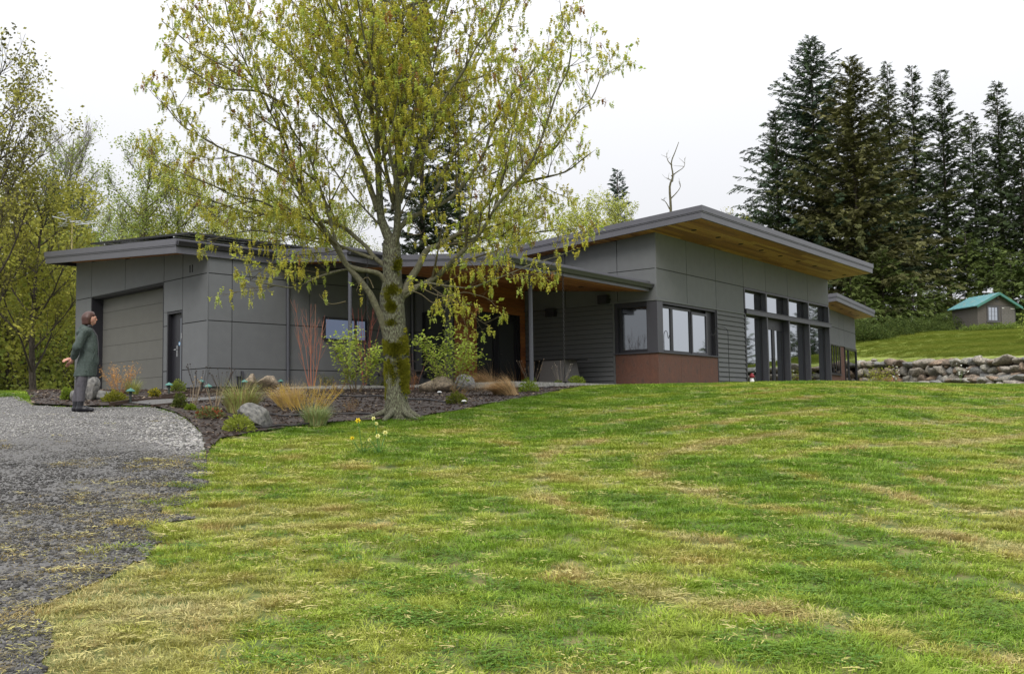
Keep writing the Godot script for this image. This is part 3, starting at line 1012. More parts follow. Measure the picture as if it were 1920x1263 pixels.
func build_wing() -> void:
	var m := main_frame()
	var k := 0.068
	var w := group_part("living_wing")
	part("wall_core", "joint", m, Vector3(0.31, -0.2, -9.0), Vector3(14.60, 3.44, -0.46), w)
	part("wall_core", "joint", m, Vector3(0.0, 3.4401, -9.0), Vector3(14.60, 3.95, -0.001), w)
	part("wall_core", "joint", m, Vector3(0.3, 3.9501, -3.0), Vector3(14.60, 4.45, -0.001), w)
	part("wall_core", "joint", m, Vector3(0.0, 2.5, -0.46), Vector3(6.2, 3.4399, -0.001), w)
	part("wall_core", "joint", m, Vector3(-0.001, -0.2, -9.0), Vector3(0.309, 3.4399, -1.475), w)
	part("wall_core", "joint", m, Vector3(0.001, 2.501, -1.4749), Vector3(0.309, 3.4398, -0.461), w)
	part("wall_core", "joint", m, Vector3(4.001, -0.2, -0.459), Vector3(6.20, 2.499, -0.002), w)
	part("end_wall", "panel", m, Vector3(14.601, -0.2, -4.8), Vector3(14.63, 4.3, 0.0), w)
	# upper panels, window wall
	var f := group_part("window_wall_cladding")
	var xs := [0.0, 1.94, 4.0, 6.19, 8.12, 10.19, 12.27, 14.62]
	for i in 7:
		part("panel", "panel" if i % 3 else "panel_pale", m, Vector3(xs[i] + 0.011, 3.441, 0.0), Vector3(xs[i + 1] - 0.011, 4.60, 0.022), f)
		if i < 3:
			part("panel", "panel_pale" if i % 2 else "panel", m, Vector3(xs[i] + 0.011, 2.53, 0.0), Vector3(xs[i + 1] - 0.011, 3.419, 0.022), f)
	part("corner_trim", "panel_pale", m, Vector3(-0.024, 2.52, -0.02), Vector3(0.004, 4.5, 0.026), f)
	part("head_flashing", "panel_pale", m, Vector3(-0.04, 2.475, 0.0), Vector3(6.19, 2.525, 0.05), f)
	# gable side above the porch roof
	var gs := group_part("gable_wall_cladding")
	var zs := [-4.8, -3.2, -1.31, 0.0]
	for i in 3:
		part("panel", "panel", m, Vector3(-0.022, 3.441, zs[i] + 0.011), Vector3(0, 4.60 + k * zs[i], zs[i + 1] - 0.011), gs)
		part("panel", "panel", m, Vector3(-0.022, 2.53, zs[i] + 0.011), Vector3(0, 3.419, zs[i + 1] - 0.011), gs)
	part("head_flashing", "panel", m, Vector3(-0.05, 2.475, -4.8), Vector3(-0.0005, 2.525, -0.001), gs)
	# dark lapped siding under the porch
	var sw := group_part("porch_siding")
	lap_siding(m, false, -4.78, -1.50, 0.0, 2.46, 17, sw)
	part("trim_board", "siding", m, Vector3(-0.04, 0.0, -1.50), Vector3(0.0, 2.475, -1.44), sw)
	for q in [[-3.7, 2.36], [-1.75, 2.62]]:                    # outdoor loudspeakers
		var sp := group_part("wall_speaker", sw)
		part("speaker_body", "black_plastic", m, Vector3(-0.20, q[1] - 0.13, q[0] - 0.17), Vector3(-0.045, q[1] + 0.13, q[0] + 0.17), sp)
		part("speaker_grille", "reveal", m, Vector3(-0.212, q[1] - 0.11, q[0] - 0.15), Vector3(-0.2005, q[1] + 0.11, q[0] + 0.15), sp)
		part("speaker_bracket", "iron", m, Vector3(-0.046, q[1] - 0.03, q[0] - 0.2), Vector3(-0.03, q[1] + 0.03, q[0] + 0.2), sp)
	# corner window over rusted steel
	var cw := group_part("corner_window")
	part("sill", "frame_grey", m, Vector3(-0.07, 0.93, -1.47), Vector3(4.02, 0.965, 0.07), cw)
	part("sill_core", "joint", m, Vector3(0.02, 0.0, -1.45), Vector3(4.0, 0.93, -0.02), cw)
	part("corner_post", "frame_grey", m, Vector3(-0.024, 0.965, -0.32), Vector3(0.33, 2.475, 0.024), cw)
	part("jamb", "frame", m, Vector3(-0.02, 0.965, -1.44), Vector3(0.10, 2.475, -1.33), cw)
	part("head", "frame", m, Vector3(-0.02, 2.33, -1.33), Vector3(0.12, 2.475, -0.32), cw)
	var a := group_part("side_window", cw)
	part("frame_bar", "frame", m, Vector3(0.06, 0.965, -1.33), Vector3(0.14, 1.06, -0.32), a)
	part("frame_bar", "frame", m, Vector3(0.06, 1.06, -1.33), Vector3(0.14, 2.33, -1.24), a)
	part("frame_bar", "frame", m, Vector3(0.06, 1.06, -0.38), Vector3(0.14, 2.33, -0.32), a)
	part("pane", "dark_glass", m, Vector3(0.10, 1.06, -1.24), Vector3(0.115, 2.33, -0.38), a)
	part("back_panel", "reveal", m, Vector3(0.15, 0.965, -1.44), Vector3(0.2, 2.475, -0.1), a)
	var bw := group_part("front_window", cw)
	part("back_panel", "reveal", m, Vector3(0.3, 0.965, -0.22), Vector3(4.0, 2.475, -0.20), bw)
	part("jamb", "reveal", m, Vector3(3.90, 0.965, -0.20), Vector3(4.0, 2.475, 0.012), bw)
	part("head", "frame", m, Vector3(0.33, 2.40, -0.20), Vector3(3.9, 2.475, 0.012), bw)
	var mx := [0.33, 1.08, 2.34, 3.44]
	for i in 3:
		var u0: float = mx[i]
		var u1: float = mx[i + 1]
		glazing("window_light", m, true, u0, u1, 0.965, 2.40 - (0.03 if i < 2 else 0.10), 0.14 + (0.0 if i < 2 else -0.03), 0.07, bw, "frame" if i < 2 else "frame_grey")
	part("frame_bar", "frame", m, Vector3(3.44, 0.965, -0.14), Vector3(3.9, 2.40, -0.10), bw)
	var rp := group_part("rusted_steel_panels")
	var rx := [0.0, 1.42, 2.72, 4.0]
	for i in 3:
		part("steel_panel", "rust", m, Vector3(rx[i] + 0.004, 0.0, 0.0), Vector3(rx[i + 1] - 0.004, 0.928, 0.022), rp)
	part("steel_panel", "rust", m, Vector3(-0.022, 0.0, -0.26), Vector3(0.0, 0.928, 0.02), rp)
	part("steel_panel", "rust", m, Vector3(-0.021, 0.0, -1.43), Vector3(0.0, 0.928, -0.266), rp)
	part("edge_trim", "frame_grey", m, Vector3(3.99, 0.0, 0.0), Vector3(4.03, 2.475, 0.04), rp)
	# lapped siding between the windows
	var sd := group_part("front_siding")
	lap_siding(m, true, 4.04, 6.20, 0.0, 2.48, 16, sd)
	# tall glazed bays with fins, a rail and clerestories
	var t := group_part("tall_glazing")
	part("back_panel", "reveal", m, Vector3(6.24, -0.1, -0.33), Vector3(14.6, 3.43, -0.30), t)
	part("head", "frame", m, Vector3(6.24, 3.36, -0.30), Vector3(14.56, 3.435, 0.01), t)
	part("rail", "frame_grey", m, Vector3(6.25, 2.51, -0.25), Vector3(14.68, 2.66, 0.09), t)
	part("rail_cap", "frame", m, Vector3(6.25, 2.66, -0.26), Vector3(14.68, 2.685, 0.11), t)
	var bx := [6.22, 8.12, 10.19, 12.27, 14.56]
	for i in 5:
		part("fin", "frame_grey" if i else "frame", m, Vector3(bx[i] - 0.05, 0.0, -0.30), Vector3(bx[i] + 0.05, 2.51, 0.05), t)
		part("fin", "frame_grey" if i else "frame", m, Vector3(bx[i] - 0.05, 2.685, -0.30), Vector3(bx[i] + 0.05, 3.36, 0.04), t)
	for i in 4:
		var u0: float = bx[i] + 0.05
		var u1: float = bx[i + 1] - 0.05
		glazing("clerestory_window", m, true, u0, u1, 2.69, 3.36, 0.22, 0.04, t)
		if i != 1:
			glazing("tall_window", m, true, u0, u1, 0.0, 2.50, 0.22, 0.05, t)
	# french door in the second bay
	var fd := group_part("french_door", t)
	part("transom", "frame", m, Vector3(8.17, 2.24, -0.24), Vector3(10.14, 2.50, -0.18), fd)
	for i in 2:
		var lf := group_part("door_leaf", fd)
		var u0 := 8.20 + i * 0.97
		for q in [[u0, u0 + 0.11, 0.02, 2.24], [u0 + 0.85, u0 + 0.96, 0.02, 2.24], [u0 + 0.11, u0 + 0.85, 0.02, 0.20], [u0 + 0.11, u0 + 0.85, 2.12, 2.24]]:
			part("stile", "frame", m, Vector3(q[0], q[2], -0.24), Vector3(q[1], q[3], -0.17), lf)
		part("door_glass", "glass", m, Vector3(u0 + 0.11, 0.20, -0.215), Vector3(u0 + 0.85, 2.12, -0.20), lf)
		if i == 1:
			part("handle_plate", "steel_shine", m, Vector3(u0 + 0.04, 0.93, -0.17), Vector3(u0 + 0.075, 1.18, -0.155), lf)
			part("lever", "steel_shine", m, Vector3(u0 - 0.06, 1.06, -0.125), Vector3(u0 + 0.075, 1.08, -0.105), lf)
			part("lever_neck", "steel_shine", m, Vector3(u0 + 0.05, 1.06, -0.155), Vector3(u0 + 0.07, 1.08, -0.125), lf)
	# roof: rises towards the lawn
	var r := shed_roof("wing_roof", m, 4.49, k, -0.55, 14.72, -9.0, 1.78, 0.0, 0.36, "lrf", [-0.53, 14.70, -0.02, 1.76], 0.0, "honey")
	var so := group_part("gable_soffit", r)
	var z := -5.4
	while z < -0.03:
		slope_box("soffit_board", "honey%d" % rng.randi_range(0, 4), m, 4.49, k, -0.53, -0.023, 0.0, 0.03, z + 0.003, minf(z + 0.14, -0.022), so)
		z += 0.14
	for i in 9:
		downlight(m, Vector3(0.72 + i * 1.66, 4.49 + k * 0.92, 0.92), k, r)


func build_rear() -> void:
	var f := rear_frame()
	var w := group_part("bedroom_wing")
	part("wall_core", "joint", f, Vector3(-16.0, -0.2, -7.0), Vector3(-0.03, 4.0, -0.001), w)
	part("end_wall", "panel", f, Vector3(-0.03, -0.2, -7.0), Vector3(0.0, 4.1, -0.02), w)
	var xs := [-9.4, -6.9, -4.45, -3.17, 0.0]
	for i in 4:
		part("panel", "panel_pale" if i % 2 else "panel", f, Vector3(xs[i] + 0.012, 3.40, 0.0), Vector3(xs[i + 1] - 0.012, 4.40, 0.022), w)
		part("panel", "panel" if i % 2 else "panel_pale", f, Vector3(xs[i] + 0.012, 2.55, 0.0), Vector3(xs[i + 1] - 0.012, 3.376, 0.022), w)
	part("head_flashing", "panel_pale", f, Vector3(-9.4, 2.49, 0.0), Vector3(0.0, 2.545, 0.06), w)
	part("steel_panel", "rust", f, Vector3(-7.6, 0.0, 0.0), Vector3(-4.45, 0.94, 0.02), w)
	part("steel_panel", "rust", f, Vector3(-4.45, 0.0, 0.0), Vector3(-3.3, 2.49, 0.02), w)
	var bw := glazing("bedroom_window", f, true, -7.0, -4.46, 0.96, 2.49, -0.01, 0.07, w, "frame", "dark_glass")
	part("sill", "frame_grey", f, Vector3(-7.1, 0.92, 0.021), Vector3(-4.4, 0.957, 0.1), bw)
	for i in 3:
		part("mullion", "frame", f, Vector3(-6.4 + i * 0.6, 1.0, 0.07), Vector3(-6.33 + i * 0.6, 2.45, 0.10), bw)
	var gd := group_part("garden_door", w)
	for q in [[-3.28, -3.18, 0.0, 2.49], [-0.12, 0.0, 0.0, 2.49], [-3.18, -0.12, 2.36, 2.49], [-2.3, -2.18, 0.0, 2.36]]:
		part("frame_bar", "frame", f, Vector3(q[0], q[2], 0.0), Vector3(q[1], q[3], 0.07), gd)
	part("door_glass", "glass", f, Vector3(-3.18, 0.0, 0.004), Vector3(-2.3, 2.36, 0.02), gd)
	part("door_glass", "dark_glass", f, Vector3(-2.18, 0.0, 0.004), Vector3(-0.12, 2.36, 0.02), gd)
	part("lever", "steel_shine", f, Vector3(-2.1, 1.04, 0.05), Vector3(-1.95, 1.07, 0.07), gd)
	var r := shed_roof("bedroom_roof", f, 4.25, 0.068, -9.75, 0.35, -8.0, 1.0, 0.0, 0.38, "lrf", [-9.73, 0.33, -0.02, 0.98], 0.0, "honey")
	for i in 4:
		downlight(f, Vector3(-8.2 + i * 2.2, 4.25 + 0.068 * 0.5, 0.5), 0.068, r)


# ---------------------------------------------------------------- things on and round the house

func build_solar_panels() -> void:
	var g := garage_frame()
	var roof_y := 3.454 + 0.36 - 0.115
	for i in 6:
		var x0 := -0.35 + i * 1.02
		var t := thing("solar_panel", "black solar panel raised on the garage roof, %s from the antenna's end" % ["first", "second", "third", "fourth", "fifth", "sixth"][i], "solar panel", g * Vector3(x0 + 0.5, roof_y + 0.3, -3.6), 0.0, "solar panels on the garage roof")
		var pieces := [["glass_sheet", "solar", 0.02, 0.98, 0.115, 0.155, -6.3, -0.35], ["rail", "aluminium", 0.0, 1.0, 0.06, 0.095, -5.4, -5.34], ["rail", "aluminium", 0.0, 1.0, 0.06, 0.095, -1.2, -1.14]]
		for q in pieces:
			slope_box_on(t, q[0], q[1], g, x0 + q[2], x0 + q[3], q[4], q[5], q[6], q[7])
		for z in [-5.5, -1.3]:
			slope_box_on(t, "foot", "aluminium", g, x0 + 0.48, x0 + 0.52, -0.16, 0.06, z - 0.02, z + 0.02)
		slope_box_on(t, "frame_edge", "black_plastic", g, x0 + 0.0, x0 + 1.0, 0.105, 0.16, -0.35, -0.31)
		if i == 0:
			slope_box_on(t, "frame_edge", "black_plastic", g, x0 - 0.02, x0 + 0.018, 0.105, 0.16, -6.3, -0.35)


func slope_box_on(parent: Node3D, called: String, m: String, xf: Transform3D, x0: float, x1: float, o0: float, o1: float, z0: float, z1: float) -> void:
	slope_box(called, m, xf, 3.454 + 0.36 - 0.115 + 0.10, -0.0806, x0, x1, o0, o1, z0, z1, parent)


func rod(b: MB, p: Vector3, q: Vector3, r: float, sides := 6) -> void:
	b.tube(PackedVector3Array([p, q]), PackedFloat32Array([r, r]), sides)


func build_antenna() -> void:
	var d := 36.5
	var base := at(133.5, 470, d)
	var t := thing("rooftop_antenna", "silver many-armed aerial on a yellow mast above the garage roof", "antenna", base)
	var mast := MB.new()
	rod(mast, at(133.5, 476, d), at(134.5, 413, d), 0.026)
	obj_world("mast", mast.done(), mats.mast, t)
	var boom := MB.new()
	rod(boom, at(97, 406, d - 0.3), at(163, 421, d + 0.3), 0.022)
	obj_world("boom", boom.done(), mats.aluminium, t)
	for q in [[[116, 398], [125, 412]], [[125, 414], [114, 424]]]:
		var b := MB.new()
		rod(b, at(q[0][0], q[0][1], d - 0.2), at(q[1][0], q[1][1], d), 0.028)
		obj_world("reflector_arm", b.done(), mats.aluminium, t)
	for q in [[107, 399, 125, 397], [111, 403.5, 127, 402], [123, 408, 139, 406], [126, 412.5, 143, 410], [130, 416, 157, 413], [140, 418, 171, 415], [140, 421.5, 183, 417], [108, 418.5, 122, 416.5], [110, 421.5, 128, 419.5], [107, 425, 126, 423], [148, 416, 162, 420]]:
		var b := MB.new()
		rod(b, at(q[0], q[1], d - 0.35), at(q[2], q[3], d + 0.35), 0.015, 5)
		obj_world("element", b.done(), mats.aluminium, t)


func build_stone_wall() -> void:
	rng.seed = 515
	var shapes := []
	for i in 9: shapes.append(lump(Vector3.ONE, 0.26, 800 + i, 3, 0.0, 0.62))
	var w := thing("retaining_wall", "dry-laid retaining wall of rough brown and grey boulders below the bank", "wall", Vector3(WALL_B.x, -0.05, WALL_B.y))
	var along := (WALL_B - WALL_A).normalized()
	var turn := -atan2(along.y, along.x)
	var back := MB.new()
	for i in 24:
		var t0 := -0.05 + i * 0.06
		var t1 := t0 + 0.06
		var a := wall_point(minf(t0, 1.0)) + along * maxf(t0 - 1.0, 0.0) * 20.5
		var b := wall_point(minf(t1, 1.0)) + along * maxf(t1 - 1.0, 0.0) * 20.5
		var o := Vector2(-along.y, along.x)
		if o.dot(Vector2(1, -0.2)) < 0.0: o = -o
		back.hexa([Vector3(a.x, -0.4, a.y), Vector3(b.x, -0.4, b.y), Vector3(b.x + o.x * 0.8, -0.4, b.y + o.y * 0.8), Vector3(a.x + o.x * 0.8, -0.4, a.y + o.y * 0.8),
			Vector3(a.x, wall_top(t0) - 0.05, a.y), Vector3(b.x, wall_top(t1) - 0.05, b.y), Vector3(b.x + o.x * 0.8, wall_top(t1) - 0.1, b.y + o.y * 0.8), Vector3(a.x + o.x * 0.8, wall_top(t0) - 0.1, a.y + o.y * 0.8)])
	obj_world("earth_backing", back.done(), mats.mulch, w)
	var off := Vector2(-along.y, along.x)
	if off.dot(Vector2(1, -0.2)) > 0.0: off = -off            # towards the lawn
	for course in 4:
		var s := -0.8 - course * 0.23
		while s < 27.0:
			var wide := rnd(0.55, 1.25) if course < 3 else rnd(0.6, 1.5)
			var t := s / 20.5
			var p := wall_point(clampf(t, 0.0, 1.0)) + along * (t - clampf(t, 0.0, 1.0)) * 20.5
			var h := (wall_top(t) + 0.12) / 4.0
			var hh := h * (rnd(0.95, 1.35) if course < 3 else rnd(0.7, 1.1))
			var y := -0.08 + h * (course + 0.56) + rnd(-0.05, 0.05)
			stone(shapes, w, Vector3(p.x, y, p.y) + Vector3(off.x, 0, off.y) * (0.10 + 0.09 * (3 - course) * 0.5 + rnd(-0.06, 0.08)), Vector3(wide * 1.08, hh * 1.10, rnd(0.6, 0.9)), turn)
			if rng.randf() < 0.35:
				stone(shapes, w, Vector3(p.x, y + h * 0.45, p.y) + Vector3(along.x, 0, along.y) * wide * 0.5 + Vector3(off.x, 0, off.y) * 0.24, Vector3(rnd(0.22, 0.4), rnd(0.16, 0.26), 0.35), turn)
			s += wide * 0.93
	# the low step of stones in front
	var w2 := thing("stone_kerb", "low row of flat boulders in front of the retaining wall", "wall", Vector3(WALL_B.x - 1.2, -0.05, WALL_B.y + 0.5))
	for course in 2:
		var s := 5.6 + course * 0.5
		while s < 27.0:
			var wide := rnd(0.7, 1.35)
			var t := s / 20.5
			var p := wall_point(clampf(t, 0.0, 1.0)) + along * (t - clampf(t, 0.0, 1.0)) * 20.5 + off * (1.5 + 0.2 * sin(s * 0.4))
			stone(shapes, w2, Vector3(p.x, 0.08 + course * 0.30 + (1.0 - clampf(t, 0, 1)) * 0.2, p.y) - Vector3(off.x, 0, off.y) * course * 0.14, Vector3(wide * 1.1, rnd(0.36, 0.46) if course == 0 else rnd(0.2, 0.32), rnd(0.6, 0.9)), turn)
			s += wide * 0.97


func stone(shapes: Array, parent: Node3D, p: Vector3, size: Vector3, turn: float) -> void:
	var o := obj("stone", shapes[rng.randi_range(0, 8)], mats["stone%d" % rng.randi_range(0, 5)], parent)
	var b := Basis(Vector3.UP, turn) * Basis.from_euler(Vector3(rnd(-0.15, 0.15), rnd(-0.2, 0.2) + (PI if rng.randf() < 0.5 else 0.0), rnd(-0.16, 0.16))) * Basis().scaled(size * 1.12)
	o.transform = parent.global_transform.affine_inverse() * Transform3D(b, p)


func build_shed() -> void:
	var d := 85.0
	var p := bank_point(1836, d)
	var view := (p - EYE) * Vector3(1, 0, 1)
	var turn := atan2(-view.x, -view.z) + deg_to_rad(37.0)       # the gable front looks past the viewer's right
	var s := thing("garden_shed", "small weathered grey shed with a turquoise metal roof at the wood's edge", "shed", p, turn)
	var W := 3.35
	var D := 3.1
	var x := Transform3D(Basis(), Vector3(0, 0.45, 0))                  # local: x right along the front, z out of the front, origin at the front left corner
	s.position = p - Vector3(0, 0.35, 0)
	s.rotation.z = deg_to_rad(-1.5)
	var gx := s.global_transform * x
	box("wall_core", mats.shed_trim, s, gx, Vector3(0.03, 0, -D + 0.03), Vector3(W - 0.03, 1.95, -0.03))
	var gb := MB.new()
	gb.hexa([gx * Vector3(0.03, 1.95, -D + 0.03), gx * Vector3(W - 0.03, 1.95, -D + 0.03), gx * Vector3(W - 0.03, 1.95, -0.03), gx * Vector3(0.03, 1.95, -0.03), gx * Vector3(W / 2 - 0.02, 2.80, -D + 0.03), gx * Vector3(W / 2 + 0.02, 2.80, -D + 0.03), gx * Vector3(W / 2 + 0.02, 2.80, -0.03), gx * Vector3(W / 2 - 0.02, 2.80, -0.03)])
	obj_world("gable_core", gb.done(), mats.shed_trim, s)
	var front := Node3D.new()
	front.name = "front_wall"
	s.add_child(front)
	for i in 18:
		var y0 := i * 0.15
		var inset := maxf(0.0, (y0 + 0.15 - 1.95) / 0.85 * W * 0.5)
		if inset > W * 0.46: break
		var spans := [[inset, W - inset]]
		if y0 < 1.9 and y0 > 0.6: spans = [[0.0, 0.78], [1.86, 2.0]]
		elif y0 <= 0.6: spans = [[0.0, 2.0]]
		for q in spans:
			box("siding_board", mats.shed_board, front, gx, Vector3(q[0] + 0.01, y0 + 0.006, -0.03), Vector3(q[1] - 0.01, y0 + 0.146, 0.0 - 0.004 * (i % 2)))
	var sidew := Node3D.new()
	sidew.name = "side_wall"
	s.add_child(sidew)
	for i in 13:
		box("siding_board", mats.shed_board, sidew, gx, Vector3(-0.004 * (i % 2), i * 0.15 + 0.006, -D), Vector3(0.03, i * 0.15 + 0.146, -0.01))
	box("corner_board", mats.shed_board, s, gx, Vector3(-0.02, 0, -0.08), Vector3(0.10, 1.95, 0.015))
	var win := Node3D.new()
	win.name = "window"
	s.add_child(win)
	for q in [[0.78, 1.86, 0.66, 0.78], [0.78, 1.86, 1.78, 1.90], [0.78, 0.90, 0.78, 1.78], [1.74, 1.86, 0.78, 1.78]]:
		box("frame_bar", mats.shed_trim, win, gx, Vector3(q[0], q[2], -0.02), Vector3(q[1], q[3], 0.05))
	box("sill", mats.shed_trim, win, gx, Vector3(0.72, 0.60, -0.02), Vector3(1.92, 0.658, 0.10))
	for i in 3:
		for j in 3:
			box("pane", mats.glass, win, gx, Vector3(0.905 + i * 0.28, 0.785 + j * 0.333, -0.02), Vector3(1.175 + i * 0.28, 1.105 + j * 0.333, -0.005))
	for i in 2:
		box("muntin", mats.shed_trim, win, gx, Vector3(1.178 + i * 0.28, 0.78, -0.018), Vector3(1.203 + i * 0.28, 1.78, 0.01))
		box("muntin", mats.shed_trim, win, gx, Vector3(0.9, 1.107 + i * 0.333, -0.018), Vector3(1.74, 1.116 + i * 0.333, 0.012))
	var door := Node3D.new()
	door.name = "door"
	s.add_child(door)
	for i in 6:
		box("plank", mats.shed_door, door, gx, Vector3(2.06 + i * 0.19, 0.05, -0.02), Vector3(2.245 + i * 0.19, 1.9, 0.02 + 0.004 * (i % 2)))
	for y in [0.35, 1.7]:
		box("hinge", mats.white_paint, door, gx, Vector3(2.85, y, 0.026), Vector3(3.2, y + 0.04, 0.04))
	box("latch", mats.white_paint, door, gx, Vector3(2.08, 1.72, 0.026), Vector3(2.26, 1.76, 0.05))
	box("gable_vent", mats.shed_trim, s, gx, Vector3(W / 2 - 0.12, 2.2, -0.02), Vector3(W / 2 + 0.12, 2.45, 0.02))
	var lamp := MB.new()
	lamp.lathe([[0.0, 0.0], [0.13, -0.02], [0.14, -0.04], [0.02, 0.09], [0.0, 0.1]], 12)
	var lo := obj("gable_lamp_shade", lamp.done(), mats.stone_warm, s)
	lo.transform = s.global_transform.affine_inverse() * gx * Transform3D(Basis(), Vector3(W / 2, 2.52, 0.12))
	for side in [0, 1]:
		var b := MB.new()
		var xe := -0.32 if side == 0 else W + 0.32
		var ye := 1.95 - 0.16
		b.hexa([gx * Vector3(xe, ye, -D - 0.15), gx * Vector3(W / 2, 2.84, -D - 0.15), gx * Vector3(W / 2, 2.84, 0.35), gx * Vector3(xe, ye, 0.35), gx * Vector3(xe, ye + 0.06, -D - 0.15), gx * Vector3(W / 2, 2.91, -D - 0.15), gx * Vector3(W / 2, 2.91, 0.35), gx * Vector3(xe, ye + 0.06, 0.35)])
		var r := obj_world("roof_slope", b.done(), mats.green_roof, s)
		for i in 7:
			var rb := MB.new()
			var z0 := -D - 0.1 + i * 0.56
			rb.hexa([gx * Vector3(xe, ye + 0.061, z0), gx * Vector3(W / 2, 2.911, z0), gx * Vector3(W / 2, 2.911, z0 + 0.04), gx * Vector3(xe, ye + 0.061, z0 + 0.04), gx * Vector3(xe, ye + 0.085, z0), gx * Vector3(W / 2, 2.935, z0), gx * Vector3(W / 2, 2.935, z0 + 0.04), gx * Vector3(xe, ye + 0.085, z0 + 0.04)])
			var ro := obj("roof_rib", rb.done(), mats.green_roof, r)
			ro.transform = r.global_transform.affine_inverse()
		var fb := MB.new()
		fb.hexa([gx * Vector3(xe, ye - 0.12, 0.36), gx * Vector3(W / 2, 2.72, 0.36), gx * Vector3(W / 2, 2.72, 0.40), gx * Vector3(xe, ye - 0.12, 0.40), gx * Vector3(xe, ye + 0.07, 0.36), gx * Vector3(W / 2, 2.92, 0.36), gx * Vector3(W / 2, 2.92, 0.40), gx * Vector3(xe, ye + 0.07, 0.40)])
		obj_world("barge_board", fb.done(), mats.verdigris, s)
	for i in 6:
		box("deck_plank", mats.shed_board, s, gx, Vector3(0.7, -0.1, 0.02 + i * 0.2), Vector3(W + 0.9, -0.04, 0.2 + i * 0.2))
	for q in [0.8, 2.2, W + 0.7]:
		box("deck_post", mats.shed_trim, s, gx, Vector3(q, -0.9, 0.9), Vector3(q + 0.1, -0.101, 1.0))
	for q in [0.05, W - 0.2]:
		box("foundation_post", mats.shed_trim, s, gx, Vector3(q, -0.7, -D + 0.1), Vector3(q + 0.15, 0.0, -D + 0.25))
		box("foundation_post", mats.shed_trim, s, gx, Vector3(q, -0.9, -0.3), Vector3(q + 0.15, 0.0, -0.15))
	box("skirt_board", mats.shed_board, s, gx, Vector3(0.0, -0.22, -D), Vector3(0.03, 0.0, -0.02))


# ---------------------------------------------------------------- patio things

func chain(called: String, label: String, p: Vector3, y1: float) -> void:
	var t := thing(called, label, "rain chain", p)
	var b := MB.new()
	var y := y1
	var odd := false
	while y > p.y + 0.02:
		var u := Vector3(1, 0, 0) if odd else Vector3(0, 0, 1)
		var ring := PackedVector3Array()
		for i in 9:
			var a := TAU * i / 8.0
			ring.append(Vector3(p.x, y - 0.035, p.z) + u * cos(a) * 0.020 + Vector3(0, sin(a) * 0.034, 0))
		b.tube(ring, taper(9, 0.0065, 0.0065), 4, false)
		odd = not odd
		y -= 0.055
	obj_world("links", b.done(), mats.iron, t)
	var hk := MB.new()
	rod(hk, Vector3(p.x, y1 - 0.01, p.z), Vector3(p.x, y1 + 0.08, p.z), 0.008)
	obj_world("hook", hk.done(), mats.iron, t)
	var cup := MB.new()
	cup.lathe([[0.0, 0.0], [0.05, 0.0], [0.055, 0.03], [0.048, 0.03], [0.0, 0.01]], 12, p)
	obj_world("ground_anchor", cup.done(), mats.iron, t)


